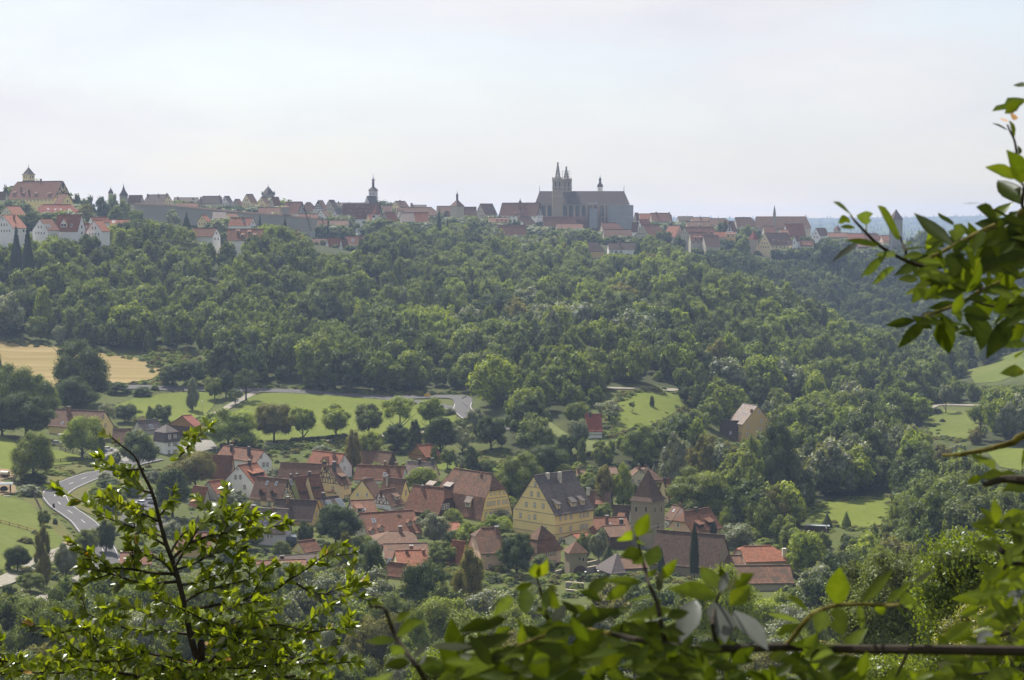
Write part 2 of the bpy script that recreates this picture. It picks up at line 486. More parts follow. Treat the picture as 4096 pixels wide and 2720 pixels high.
def spruce_geo(name, seed, n, size, mats, mode='spruce'):
    """cone of drooping boughs, unit height, radius .5 at the bottom"""
    g = np.random.default_rng(seed)
    t = g.random(n) ** .75 if mode == 'spruce' else g.random(n)
    z = 1 - t
    layer = (z * 14) % 1
    if mode == 'spruce':
        r = .48 * t ** .85 * (.55 + .5 * (1 - layer)) * g.uniform(.55, 1.05, n)
    else:
        r = .48 * np.sin(np.clip(t * 2.2 + .15, 0, 1.57)) * (1 - .25 * np.clip(t - .7, 0, 1)) * g.uniform(.75, 1.05, n)
    a = g.random(n) * 6.283
    P = np.stack([r * np.cos(a), r * np.sin(a), .03 + z * .96], 1)
    N = np.stack([np.cos(a) * .55, np.sin(a) * .55, np.full(n, .75)], 1) if mode == 'spruce' else np.stack([np.cos(a), np.sin(a), np.full(n, .3)], 1)
    N += g.normal(size=N.shape) * .35; N /= np.linalg.norm(N, axis=1, keepdims=True)
    V, T = cards(P, N, size, g)
    mb = MB(); prof = [(.33 if mode == 'spruce' else .36, .06), (.30 if mode == 'spruce' else .40, .35), (.12 if mode == 'spruce' else .26, .72), (.01, .96)]
    mb.lathe(prof, 8)
    tri = np.array([(f[0], f[i], f[i + 1]) for f in mb.f for i in range(1, len(f) - 1)])
    tint = np.concatenate([np.repeat(g.random(n), 4), np.full(len(mb.v), .2)])
    return np_mesh(name, np.concatenate([V, np.array(mb.v)]), np.concatenate([T, tri + len(V)]), mats, tint)

CROWN = {}
def crowns(kind, lod):
    """three shapes of each kind, light (far) or fine (near)"""
    key = (kind, lod)
    if key not in CROWN:
        n, size = {'far': (2000, .062), 'mid': (4600, .042), 'near': (12000, .025)}[lod]
        out = []
        if kind in ('spruce', 'cypress'):
            out = [spruce_geo('crown', 5 + i, int(n * .8), size * (.8 if kind == 'spruce' else .7), [M['foN']], kind) for i in range(2)]
        else:
            for i in range(3):
                C, Rr = lobes(kind, 11 * i + len(kind))
                fl = {'tall': 1.05, 'bush': .9}.get(kind, .9)
                nn = int(n * {'open': .62, 'bush': .6}.get(kind, 1)); cz = size * {'tall': .8, 'bush': 1.1}.get(kind, 1)
                out.append(blobs_crown('crown', 31 * i + 3, C, Rr, nn, cz, [M['foA']], flat=fl, core=.6 if kind == 'open' else .78))
        CROWN[key] = out
    return CROWN[key]

TRUNK = []
for i in range(3):
    v, t = trunk_geo(i, r=.028, top=.8)
    TRUNK.append(np_mesh('trunk', v, t, [M['bark']]))

def make_tree(name, label, cat, pos, h, w, kind='round', mat='foA', bole=.16, lod='mid', group=None, var=None, bare=None):
    """one tree: an empty at its foot, a trunk and a crown of height h, width w; bole = share of the height below the crown"""
    root = thing(name, label, cat, pos, rnd.uniform(0, 6.28), group)
    ms = crowns(kind, lod)
    cm = ms[rnd.randrange(len(ms)) if var is None else var % len(ms)]
    c = link('crown', cm, root)
    c.location = (0, 0, h * bole); c.scale = (w, w, h * (1 - bole))
    c.material_slots[0].link = 'OBJECT'; c.material_slots[0].material = M[mat]
    if bare is None: bare = kind not in ('bush',)
    if bare:
        t = link('trunk', TRUNK[rnd.randrange(3)], root)
        t.location = (0, 0, -.6); s = h if kind not in ('spruce', 'cypress') else h * .8
        t.scale = (min(s, w * 1.3), min(s, w * 1.3), s)
    return root
# ------------------------------------------------------------------ light, sky, air
SAZ, SEL = R(-28), R(53)         # the sun stands ahead and a little to the left
SDIR = Vector((math.sin(SAZ) * math.cos(SEL), math.cos(SAZ) * math.cos(SEL), math.sin(SEL)))
sl = bpy.data.lights.new('sun', 'SUN'); sl.energy = 5.0; sl.angle = R(.7); sl.color = (1, .94, .84)
so = bpy.data.objects.new('sun', sl); COL.objects.link(so); so.location = (0, 0, 400)
so.rotation_euler = (-SDIR).to_track_quat('-Z', 'Y').to_euler()

W = bpy.data.worlds.new('World'); SC.world = W; W.use_nodes = True
nt = W.node_tree; nt.nodes.clear()
wo = nt.nodes.new('ShaderNodeOutputWorld')
sk = nt.nodes.new('ShaderNodeTexSky'); sk.sky_type = 'NISHITA'; sk.sun_disc = False
sk.sun_elevation = SEL; sk.sun_rotation = SAZ; sk.altitude = 400; sk.dust_density = 2.0
b1 = nd(nt, 'ShaderNodeBackground', Strength=.09); nt.links.new(sk.outputs[0], b1.inputs[0])
tc = nt.nodes.new('ShaderNodeTexCoord')
mp = nt.nodes.new('ShaderNodeMapping'); mp.inputs['Scale'].default_value = (1, 1, 3.2)
nt.links.new(tc.outputs['Generated'], mp.inputs[0])
n1 = nd(nt, 'ShaderNodeTexNoise', Scale=3.1, Detail=7, Roughness=.55, Distortion=.25); nt.links.new(mp.outputs[0], n1.inputs['Vector'])
n2 = nd(nt, 'ShaderNodeTexNoise', Scale=7.0, Detail=6, Roughness=.6); nt.links.new(mp.outputs[0], n2.inputs['Vector'])
dt = nt.nodes.new('ShaderNodeVectorMath'); dt.operation = 'DOT_PRODUCT'; dt.inputs[1].default_value = SDIR
nt.links.new(tc.outputs['Generated'], dt.inputs[0])
glow = ramp(nt, dt.outputs['Value'], ((0.0, .29), (.38, .485), (.58, .545), (1, .62)))
cc = mixc(nt, ramp(nt, n2.outputs['Fac'], ((.3, 0), (.75, 1))), (.90, .895, .955), (1.06, 1.03, 1.015))
cc = mixc(nt, 1.0, cc, glow, 'MULTIPLY')
sz = nt.nodes.new('ShaderNodeSeparateXYZ'); nt.links.new(tc.outputs['Generated'], sz.inputs[0])
cc = mixc(nt, 1.0, cc, ramp(nt, sz.outputs[2], ((0.0, (1.75, 1.20, .62)), (.009, (1.42, 1.12, .72)), (.019, (1.10, 1.02, .86)), (.05, (1.0, .99, .965)), (.10, (1.0, 1.0, 1.0)))), 'MULTIPLY')
b2 = nd(nt, 'ShaderNodeBackground', Strength=1.0); nt.links.new(cc, b2.inputs[0])
cov = ramp(nt, n1.outputs['Fac'], ((.36, .42), (.58, .98)))
ms = nt.nodes.new('ShaderNodeMixShader'); nt.links.new(cov, ms.inputs[0]); nt.links.new(b1.outputs[0], ms.inputs[1]); nt.links.new(b2.outputs[0], ms.inputs[2])
nt.links.new(ms.outputs[0], wo.inputs[0])

hm, hn, ho = newmat('haze')
pv = hn.nodes.new('ShaderNodeVolumePrincipled')
pv.inputs['Color'].default_value = (.53, .69, 1.0, 1)
pv.inputs['Density'].default_value = HAZE
pv.inputs['Anisotropy'].default_value = .25
hn.links.new(pv.outputs[0], ho.inputs['Volume'])
hz = MB().box((-10600, -85, -12), (10600, 10300, 175)).build('haze', hm)
tag(hz, 'thin bluish summer haze filling the valley', None, None, 'stuff')

# ------------------------------------------------------------------ ground
gv = np.stack([_Xg, _Yg, _Z], -1).reshape(-1, 3)
ii, jj = np.meshgrid(np.arange(NU - 1), np.arange(NV - 1), indexing='ij')
b0 = (ii * NV + jj).ravel()
gq = np.stack([b0, b0 + NV, b0 + NV + 1, b0 + 1], 1)
g_o = link('ground', np_mesh('ground', gv, gq, [M['soil']], smooth=True))
tag(g_o, 'valley floor and hillsides under the wood', None, None, 'structure')

from mathutils.geometry import delaunay_2d_cdt
def drape_plan(name, out2, mat, lift=.2, step=7.0, label=None):
    """a sheet laid over the ground inside a plan outline"""
    pts = []
    n = len(out2)
    for i in range(n):
        a = Vector(out2[i]); b = Vector(out2[(i + 1) % n]); k = max(1, int((b - a).length / step))
        pts += [a.lerp(b, t / k) for t in range(k)]
    ne = len(pts)
    x0 = min(p.x for p in pts); x1 = max(p.x for p in pts); y0 = min(p.y for p in pts); y1 = max(p.y for p in pts)
    x = x0 + step * .5
    while x < x1:
        y = y0 + step * .5
        while y < y1:
            pts.append(Vector((x, y))); y += step
        x += step
    vs, es, fs, *_ = delaunay_2d_cdt(pts, [(i, (i + 1) % ne) for i in range(ne)], [list(range(ne))], 1, 1e-4)
    V = [(v.x, v.y, tz(v.x, v.y) + lift) for v in vs]
    o = mesh_obj(name, V, [tuple(f) for f in fs], mat, smooth=True)
    return tag(o, label, None, None, 'structure')

def drape(name, pix, mat, lift=.2, label=None, step=7.0):
    g = [ground(*p) for p in pix]
    return drape_plan(name, [(p.x, p.y) for p in g], mat, lift, step, label)

def smooth_line(pts, k=6):
    P = [Vector((p[0], p[1])) for p in pts]; out = []
    for i in range(len(P) - 1):
        p0, p1, p2, p3 = P[max(i - 1, 0)], P[i], P[i + 1], P[min(i + 2, len(P) - 1)]
        for t in range(k):
            t /= k
            out.append(.5 * ((2 * p1) + (p2 - p0) * t + (2 * p0 - 5 * p1 + 4 * p2 - p3) * t * t + (3 * p1 - p0 - 3 * p2 + p3) * t ** 3))
    return out + [P[-1]]

def ribbon(name, line, w, mat, lift, o0=0.0, label=None, dash=None, mb=None):
    """strip of width w along a plan line, shifted o0 to the left"""
    V = []; Fc = []; run = 0
    L = len(line)
    for i, p in enumerate(line):
        d = (line[min(i + 1, L - 1)] - line[max(i - 1, 0)]).normalized(); n = Vector((-d.y, d.x))
        for s in (-.5, 0, .5):
            q = p + n * (o0 + s * w); V.append((q.x, q.y, tz(q.x, q.y) + lift))
    for i in range(L - 1):
        run += (line[i + 1] - line[i]).length
        if dash and (run % (dash[0] + dash[1])) > dash[0]: continue
        for k in (0, 1):
            Fc.append((i * 3 + k, i * 3 + k + 1, (i + 1) * 3 + k + 1, (i + 1) * 3 + k))
    o = mesh_obj(name, V, Fc, mat)
    return tag(o, label, None, None, 'structure')

M['asphalt'] = plain('asphalt', (.082, .080, .081), .9, .2, var=.16, scale=.8)
M['paint'] = plain('road_paint', (.52, .51, .49), .8, .2, var=.1)
M['gravel'] = plain('gravel', (.24, .22, .185), .95, .1, var=.2, scale=1)
M['concrete'] = plain('yard_concrete', (.19, .18, .16), .9, .2, var=.15, scale=.5)
M['earth'] = field('bare_earth', (.24, .17, .10), (.19, .15, .085), .7, .08)
def stubble():
    m, nt, out = newmat('stubble_field')
    g = nt.nodes.new('ShaderNodeNewGeometry')
    mp = nt.nodes.new('ShaderNodeMapping'); mp.inputs['Rotation'].default_value = (0, 0, R(8)); mp.inputs['Scale'].default_value = (.012, .24, 0)
    nt.links.new(g.outputs['Position'], mp.inputs[0])
    n = nd(nt, 'ShaderNodeTexNoise', Scale=1.0, Detail=4, Roughness=.65, Distortion=.6); nt.links.new(mp.outputs[0], n.inputs['Vector'])
    f = geopos(nt, .9, 3, .7); b = geopos(nt, .02, 3)
    c = mixc(nt, ramp(nt, n.outputs['Fac'], ((.38, 0), (.62, 1))), (.185, .142, .056), (.265, .205, .098))
    c = mixc(nt, ramp(nt, b, ((.4, 0), (.65, .5))), c, (.20, .165, .05))
    c = mixc(nt, ramp(nt, f, ((.45, 0), (.8, .35))), c, (.16, .115, .042))
    prin(nt, out, c, .95, .1); return m
M['stubble'] = stubble()

FIELD = [(520, 1428), (600, 1450), (640, 1474), (660, 1496), (605, 1530), (430, 1545), (300, 1500)]
drape('field', [(-420, 1360), (-100, 1362), (0, 1368), (205, 1388), (400, 1408), (520, 1428), (600, 1450), (640, 1474), (640, 1496), (605, 1520), (520, 1534), (430, 1543), (330, 1550), (0, 1552), (-420, 1556)], M['stubble'], .22, 'stubble field', 9)
drape('meadow', [(960, 1640), (985, 1600), (1020, 1576), (1180, 1572), (1330, 1584), (1500, 1597), (1640, 1604), (1760, 1625), (1830, 1650), (1820, 1690), (1760, 1712), (1600, 1735), (1400, 1750), (1180, 1768), (1000, 1790), (930, 1790), (930, 1700)], M['meadow'], .2, 'meadow')
drape('meadow', [(440, 1632), (540, 1596), (640, 1578), (760, 1570), (880, 1576), (850, 1632), (800, 1680), (690, 1700), (560, 1680)], M['meadow'], .2, 'meadow')
drape('pasture', [(-200, 1715), (0, 1742), (80, 1778), (250, 1808), (372, 1836), (350, 1852), (210, 1864), (80, 1880), (-200, 1890)], M['meadow'], .2, 'pasture')
drape('pasture', [(-250, 1990), (0, 1985), (110, 2010), (165, 2070), (250, 2160), (300, 2210), (240, 2300), (100, 2290), (-250, 2330)], M['pasture'], .2, 'pasture')
drape('paddock', [(-200, 1882), (0, 1878), (75, 1882), (70, 1910), (0, 1925), (60, 1945), (70, 1975), (0, 1985), (-200, 1985)], M['earth'], .2, 'trodden paddock')
drape('verge', [(80, 1985), (140, 1935), (220, 1880), (330, 1855), (470, 1845), (470, 1868), (340, 1885), (220, 1935), (160, 1985), (175, 2030), (250, 2100), (310, 2170), (300, 2220), (230, 2160), (150, 2060), (100, 2010)], M['verge'], .18, 'grass verge')
drape('verge', [(480, 1900), (400, 1918), (310, 1950), (270, 1990), (285, 2025), (345, 2055), (430, 2085), (560, 2080), (600, 2000), (560, 1920)], M['verge'], .18, 'grass verge')
drape('meadow', [(2475, 1603), (2525, 1573), (2600, 1569), (2707, 1571), (2722, 1601), (2765, 1620), (2690, 1660), (2600, 1710), (2547, 1730), (2456, 1742), (2440, 1700), (2455, 1650)], M['meadow'], .2, 'meadow')
drape('hillside', [(2140, 1710), (2200, 1690), (2300, 1760), (2420, 1772), (2480, 1778), (2400, 1810), (2250, 1800)], M['sunny'], .2, 'grassy bank')
drape('meadow', [(3660, 1655), (3760, 1640), (3874, 1650), (3950, 1660), (3900, 1720), (3853, 1770), (3740, 1752), (3700, 1700)], M['pasture'], .2, 'meadow')
drape('meadow', [(3940, 1800), (4020, 1795), (4300, 1800), (4300, 1900), (4096, 1890), (4000, 1870)], M['meadow'], .2, 'meadow')
drape('pasture', [(3870, 1482), (3960, 1460), (4060, 1412), (4200, 1390), (4300, 1480), (4096, 1490), (3990, 1530), (3900, 1535)], M['pasture'], .2, 'pasture')
drape('meadow', [(3220, 2075), (3290, 2015), (3420, 1990), (3580, 1985), (3600, 2060), (3520, 2115), (3380, 2118)], M['meadow'], .2, 'meadow')
drape('clearing', [(835, 1012), (880, 992), (960, 994), (960, 1018), (860, 1030)], M['stubble'], .2, 'dry clearing')
drape('garden', [(1690, 1860), (1760, 1835), (1900, 1840), (2010, 1850), (2040, 1890), (1930, 1905), (1800, 1895)], M['meadow'], .2, 'orchard grass')

# main road round the bend
def pixline(pts, k=6):
    return smooth_line([ground(*p)[:2] for p in pts], k)
rl = pixline([(620, 1838), (540, 1856), (490, 1868), (431, 1894), (366, 1909), (299, 1934), (246, 1958), (219, 1988), (246, 2028), (292, 2063), (334, 2094), (362, 2126), (390, 2165), (420, 2230), (430, 2300)], 8)
ribbon('road', rl, 6.8, M['asphalt'], .30, label='asphalt road round the bend')
ribbon('road_marking', rl, .13, M['paint'], .36, 2.95, 'white edge line')
ribbon('road_marking', rl, .13, M['paint'], .36, -2.95, 'white edge line')
rl2 = smooth_line(rl, 3)
ribbon('road_marking', rl2, .15, M['paint'], .36, 0, 'white dashed centre line', (4, 7))
ll = pixline([(-120, 2372), (0, 2338), (60, 2306), (126, 2276), (200, 2230), (300, 2190)], 4)
ribbon('road', ll, 4.2, M['gravel'], .30, label='narrow gravel lane')
ll = pixline([(60, 2460), (140, 2420), (243, 2374), (330, 2320), (420, 2285)], 4)
ribbon('road', ll, 3.6, M['gravel'], .30, label='narrow gravel lane')
bl = pixline([(430, 1556), (560, 1551), (700, 1558), (850, 1561), (1024, 1564), (1180, 1568), (1330, 1578), (1470, 1589), (1600, 1592), (1720, 1591), (1800, 1590), (1846, 1597), (1852, 1618), (1850, 1640), (1880, 1670), (1940, 1700), (2010, 1730)], 6)
ribbon('road', bl, 6.6, M['asphalt'], .30, label='road along the foot of the wood')
ribbon('road_marking', bl[72:90], .14, M['paint'], .36, 2.9, 'white edge line')
ribbon('road_marking', bl[72:90], .14, M['paint'], .36, -2.9, 'white edge line')
sl_ = pixline([(1520, 1594), (1640, 1606), (1740, 1622), (1850, 1648)], 5)
ribbon('road', sl_, 5.5, M['asphalt'], .28, label='side road at the junction')
ln = pixline([(930, 1782), (1060, 1780), (1184, 1775), (1336, 1762), (1397, 1757), (1583, 1743), (1718, 1728), (1800, 1716)], 4)
ribbon('path', ln, 3.0, M['gravel'], .30, label='pale lane below the row of trees')
ln = pixline([(1030, 1568), (985, 1592), (930, 1622), (880, 1650), (830, 1665)], 4)
ribbon('path', ln, 3.0, M['gravel'], .30, label='pale path down the meadow edge')
ln = pixline([(2420, 1556), (2520, 1557), (2610, 1560), (2720, 1565)], 3)
ribbon('path', ln, 3.2, M['gravel'], .32, label='gravel path beside the far meadow')
ln = pixline([(3640, 1648), (3720, 1634), (3760, 1622), (3900, 1624), (3960, 1632)], 3)
ribbon('path', ln, 3.5, M['gravel'], .32, label='gravel path under the far trees')
drape('yard', [(700, 1800), (735, 1768), (800, 1760), (850, 1768), (870, 1795), (800, 1812)], M['concrete'], .3, 'concrete barn yard', 4)
drape('yard', [(500, 2040), (600, 1960), (680, 1990), (660, 2130), (560, 2120), (480, 2085)], M['asphalt'], .26, 'car park behind the foreground tree', 4)
drape('yard', [(395, 1830), (420, 1800), (520, 1800), (600, 1830), (500, 1850)], M['concrete'], .27, 'farm yard', 4)

# ------------------------------------------------------------------ the far hills
M['hill'] = foliage('far_wood', (.028, .05, .016), (.034, .056, .02))
# ------------------------------------------------------------------ where trees stand
def interp(tab, x):
    return float(np.interp(x, [t[0] for t in tab], [t[1] for t in tab]))
def inpoly(x, y, P):
    c = False; j = len(P) - 1
    for i in range(len(P)):
        if (P[i][1] > y) != (P[j][1] > y) and x < (P[j][0] - P[i][0]) * (y - P[i][1]) / (P[j][1] - P[i][1]) + P[i][0]: c = not c
        j = i
    return c
FRONT = [(-900, 1352), (0, 1362), (205, 1382), (400, 1402), (560, 1425), (680, 1440), (760, 1500), (900, 1538), (1000, 1548), (1200, 1552), (1350, 1560), (1500, 1570), (1700, 1577), (1830, 1584), (1885, 1600), (1900, 1690), (1990, 1790), (2150, 1830), (2300, 1880), (2480, 1880), (2600, 1885), (2760, 1960), (2900, 2040), (3030, 2160), (3150, 2240), (3200, 2340), (5200, 2345)]
# upper rim of the tree tops against the town
RIM = [(-900, 930), (0, 948), (120, 925), (330, 935), (400, 915), (470, 885), (560, 868), (640, 880), (760, 905), (765, 960), (860, 962), (875, 920), (905, 920), (920, 962), (1010, 962), (1020, 905), (1060, 890), (1150, 900), (1228, 935), (1250, 998), (1300, 1010), (1400, 1004), (1440, 990), (1480, 930), (1550, 900), (1700, 888), (1850, 885), (1900, 885), (2000, 908), (2060, 950), (2200, 915), (2300, 915), (2335, 940), (2340, 1038), (2400, 1030), (2440, 1005), (2500, 1010), (2520, 950), (2600, 935), (2620, 950), (2700, 970), (2760, 1010), (2860, 1015), (2900, 985), (2980, 1000), (3050, 1030), (3240, 1038), (3265, 960), (3320, 950), (3380, 985), (3450, 1000), (3550, 1010), (3640, 960), (3680, 905), (3760, 920), (3850, 940), (5200, 940)]
HOLES = [  # openings between the trees (photo pixels of the ground)
    [(2400, 1560), (2560, 1548), (2720, 1552), (2790, 1622), (2700, 1680), (2560, 1760), (2440, 1760), (2430, 1640)],   # far meadow
    [(2130, 1700), (2200, 1680), (2300, 1740), (2420, 1760), (2490, 1770), (2400, 1815), (2240, 1805)],
    [(2330, 1640), (2420, 1640), (2440, 1800), (2340, 1790)],
    [(2840, 1700), (3130, 1700), (3130, 1830), (2840, 1800)],     # mill
    [(3640, 1630), (3960, 1610), (3960, 1680), (3880, 1790), (3730, 1770)],
    [(3920, 1780), (4400, 1780), (4400, 1920), (4090, 1910), (3980, 1880)],
    [(3850, 1490), (3960, 1450), (4060, 1400), (4400, 1380), (4400, 1490), (4000, 1545), (3880, 1550)],
    [(3200, 2080), (3290, 2005), (3600, 1970), (3620, 2070), (3520, 2130), (3360, 2130)],
    [(825, 1015), (870, 985), (965, 985), (970, 1045), (840, 1050)],
    [(560, 1420), (720, 1400), (920, 1420), (900, 1500), (680, 1520), (620, 1470)],      # scrub
]
ROADS2D = [bl, rl, sl_]
def near_road(x, y, d=6.5):
    for L in (bl, sl_):
        for p in L[::2]:
            if abs(p.x - x) < d and abs(p.y - y) < d: return True
    return False

# nearer trees stay below these lines so that what stands behind them is seen: pixel range, distance of what is seen, highest allowed top
VIS = [(2850, 3090, 632, [(2850, 1735), (2950, 1750), (3060, 1735), (3090, 1700)]), (2335, 2415, 584, [(2335, 1745), (2415, 1750)]), (2432, 2775, 640, [(2432, 1735), (2560, 1715), (2680, 1662), (2775, 1628)]),
       (3655, 3900, 700, [(3655, 1690), (3740, 1762), (3860, 1765), (3900, 1700)]), (3935, 4400, 640, [(3935, 1850), (4400, 1895)]), (3860, 4400, 860, [(3860, 1520), (4000, 1535), (4400, 1490)]), (3230, 3560, 520, [(3230, 2110), (3400, 2122), (3560, 2060)]), (2620, 2900, 480, [(2620, 1990), (2900, 2050)])]
def vis_cap(x, y, z, h):
    q = proj((x, y, z)); w = h * .4 / y * F; top = proj((x, y, z + h))[1]
    for a, b, yy, L in VIS:
        if y < yy and a - w < q[0] < b + w:
            lim = interp(L, q[0])
            if top < lim: h = h * max(0, (q[1] - lim)) / max(1, q[1] - top); top = lim
    return h
g = np.random.default_rng(4)
CAND = []                        # x, y, z, h, w, kind, material
y = 405.0
while y < 1500:
    sp = 9.4 if y < 900 else 9.8
    hw = .40 * y + 60
    x = -hw
    while x < hw:
        px_ = x + g.uniform(-.45, .45) * sp; py_ = y + g.uniform(-.45, .45) * sp
        x += sp
        z = tz(px_, py_); q = proj((px_, py_, z))
        if q[1] > interp(FRONT, q[0]) or q[1] < 940: continue
        if any(inpoly(q[0], q[1], P) for P in HOLES) or near_road(px_, py_): continue
        h = 7.5 + 12 * g.random() ** 1.25 if py_ < 1000 else 7.5 + 9.5 * g.random() ** 1.2
        k = g.random()
        if k < .42: kind = 'dome'
        elif k < .70: kind = 'round'
        elif k < .82: kind = 'open'
        elif k < .94: kind = 'tall'
        else: kind = 'bush'; h *= .6
        h = vis_cap(px_, py_, z, h)
        if h < 2.5: continue
        w = h * {'dome': g.uniform(.72, .95), 'round': g.uniform(.62, .9), 'open': g.uniform(.7, 1.0), 'tall': g.uniform(.48, .62), 'bush': 1.0}[kind]
        rim = interp(RIM, q[0])
        top = proj((px_, py_, z + h))[1]
        if top < rim:
            h2 = h * (q[1] - rim) / (q[1] - top)
            if h2 < 4: continue
            w *= max(.6, h2 / h); h = h2
        u = .55 * g.random() + .45 * (.5 + .5 * math.sin(px_ * .021 + 1.7 * math.sin(py_ * .017)))
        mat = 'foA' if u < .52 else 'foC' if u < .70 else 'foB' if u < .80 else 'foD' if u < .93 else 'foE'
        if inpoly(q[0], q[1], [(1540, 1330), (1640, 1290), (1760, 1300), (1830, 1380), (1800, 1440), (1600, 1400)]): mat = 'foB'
        elif inpoly(q[0], q[1], [(2500, 1080), (2900, 1150), (3300, 1330), (3560, 1480), (3500, 1560), (3100, 1420), (2700, 1240)]) and g.random() < .6: mat = 'foB' if g.random() < .5 else 'foA'  # sunlit spur crest: its brightness is put into the foliage colour
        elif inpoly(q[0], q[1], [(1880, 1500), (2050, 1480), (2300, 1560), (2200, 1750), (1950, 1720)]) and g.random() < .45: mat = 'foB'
        elif py_ > 1000 and q[0] > 2800 and g.random() < .85: mat = 'foC'  # shade of the far slope painted by choosing mostly dark foliage
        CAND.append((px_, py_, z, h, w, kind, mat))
    y += sp
# the scrubby slope beside the stubble field
for _ in range(260):
    a = ground(rnd.uniform(570, 930), rnd.uniform(1405, 1530))
    q = proj(a)
    if near_road(a.x, a.y) or inpoly(q[0], q[1], FIELD): continue
    CAND.append((a.x, a.y, a.z, rnd.uniform(1.5, 3.4), rnd.uniform(2.5, 4.5), 'bush', rnd.choice(('foB', 'foA', 'foE'))))

# the wood floor is dark with leaf litter
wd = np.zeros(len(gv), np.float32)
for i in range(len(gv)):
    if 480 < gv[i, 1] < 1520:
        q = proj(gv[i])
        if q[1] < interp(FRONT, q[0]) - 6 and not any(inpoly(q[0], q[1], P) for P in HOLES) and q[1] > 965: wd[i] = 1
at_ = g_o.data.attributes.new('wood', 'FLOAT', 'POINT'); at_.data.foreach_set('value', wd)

def forest_object(name, label, rows):
    """one object of instanced trees for a wood nobody could count"""
    keys = sorted({(r[5], r[6]) for r in rows})
    src = bpy.data.collections.new(name + '_sources')
    idx = {}
    n = 0
    for k in keys:
        for v, me in enumerate(crowns(k[0], 'far')):
            o = bpy.data.objects.new('wood_tree_%03d' % n, me); src.objects.link(o)
            o.material_slots[0].link = 'OBJECT'; o.material_slots[0].material = M[k[1]]
            idx[(k, v)] = n; n += 1
    P = np.array([(r[0], r[1], r[2] + .04 * r[3] - .8) for r in rows], np.float32)
    me = bpy.data.meshes.new(name); me.vertices.add(len(P)); me.vertices.foreach_set('co', P.ravel())
    a = me.attributes.new('siz', 'FLOAT_VECTOR', 'POINT'); a.data.foreach_set('vector', np.array([(r[4], r[4], r[3]) for r in rows], np.float32).ravel())
    a = me.attributes.new('rot', 'FLOAT_VECTOR', 'POINT'); a.data.foreach_set('vector', np.array([(0, 0, rnd.uniform(0, 6.28)) for r in rows], np.float32).ravel())
    nv = {k: len(crowns(k[0], 'far')) for k in keys}
    a = me.attributes.new('pick', 'INT', 'POINT'); a.data.foreach_set('value', np.array([idx[((r[5], r[6]), rnd.randrange(nv[(r[5], r[6])]))] for r in rows], np.int32))
    o = link(name, me)
    tag(o, label, None, None, 'stuff')
    ng = bpy.data.node_groups.new(name, 'GeometryNodeTree')
    ng.interface.new_socket('Geometry', in_out='INPUT', socket_type='NodeSocketGeometry')
    ng.interface.new_socket('Geometry', in_out='OUTPUT', socket_type='NodeSocketGeometry')
    gi = ng.nodes.new('NodeGroupInput'); go = ng.nodes.new('NodeGroupOutput')
    ip = ng.nodes.new('GeometryNodeInstanceOnPoints'); ci = ng.nodes.new('GeometryNodeCollectionInfo')
    ci.inputs[0].default_value = src; ci.inputs[1].default_value = True; ci.inputs[2].default_value = True
    ng.links.new(gi.outputs[0], ip.inputs['Points']); ng.links.new(ci.outputs[0], ip.inputs['Instance']); ip.inputs['Pick Instance'].default_value = True
    for nm, ty, so_ in (('siz', 'FLOAT_VECTOR', 'Scale'), ('rot', 'FLOAT_VECTOR', 'Rotation'), ('pick', 'INT', 'Instance Index')):
        na = ng.nodes.new('GeometryNodeInputNamedAttribute'); na.data_type = ty; na.inputs[0].default_value = nm
        ng.links.new(next(s for s in na.outputs if s.enabled and s.name == 'Attribute'), ip.inputs[so_])
    ng.links.new(ip.outputs[0], go.inputs[0])
    md = o.modifiers.new('trees', 'NODES'); md.node_group = ng
    return o

# far hills: one wooded ridge on the horizon
hr = []
for i in range(16000):
    yy = rnd.uniform(6600, 9300) if i < 8000 else rnd.uniform(2300, 6600); xx = rnd.uniform(-.30 if i < 8000 else .05, .38) * yy
    hgt = rnd.uniform(10, 17); ko = rnd.random()
    hr.append((xx, yy, tz(xx, yy), hgt * (1.7 if ko < .10 else 1), hgt * (3.4 if ko >= .10 else .9), 'spruce' if ko < .10 else 'dome', 'foN' if ko < .10 else rnd.choice(('foA', 'foC'))))
forest_object('distant_forest', 'blue wooded ridge on the horizon beyond the town', hr)
# ------------------------------------------------------------------ building materials
M['yellow'] = plaster('yellow_plaster', (.82, .655, .30)); M['cream'] = plaster('cream_plaster', (.76, .63, .36)); M['white'] = plaster('white_plaster', (.80, .80, .80))
M['ochre'] = plaster('ochre_plaster', (.66, .46, .20)); M['pink'] = plaster('pink_plaster', (.70, .50, .36)); M['orange'] = plaster('orange_plaster', (.62, .35, .12))
M['green'] = plaster('green_plaster', (.28, .30, .10)); M['lilac'] = plaster('pale_grey_plaster', (.60, .58, .60)); M['pale'] = plaster('pale_plaster', (.62, .60, .42))
M['stone'] = plaster('stone_masonry', (.30, .255, .185)); M['greystone'] = plaster('grey_masonry', (.30, .28, .25)); M['dull'] = plaster('dull_plaster', (.46, .42, .33))
M['red'] = rooftile('red_tiles', (.30, .130, .078), (.215, .092, .056), (.15, .095, .065), .5)
M['rust'] = rooftile('rust_tiles', (.215, .108, .066), (.145, .075, .050), (.10, .072, .05), .6)
M['brown'] = rooftile('brown_tiles', (.175, .115, .080), (.135, .09, .066), (.10, .075, .055), .5)
M['dark'] = rooftile('dark_tiles', (.085, .066, .056), (.06, .05, .046), (.09, .075, .06), .4)
M['slate'] = rooftile('slate_tiles', (.12, .115, .125), (.09, .09, .10), (.12, .10, .09), .3, .7)
M['grey'] = rooftile('grey_tiles', (.24, .23, .23), (.17, .16, .16), (.25, .18, .11), .5, .65, .35)
M['mossy'] = rooftile('mossy_tiles', (.21, .12, .08), (.13, .085, .06), (.07, .06, .045), .95)
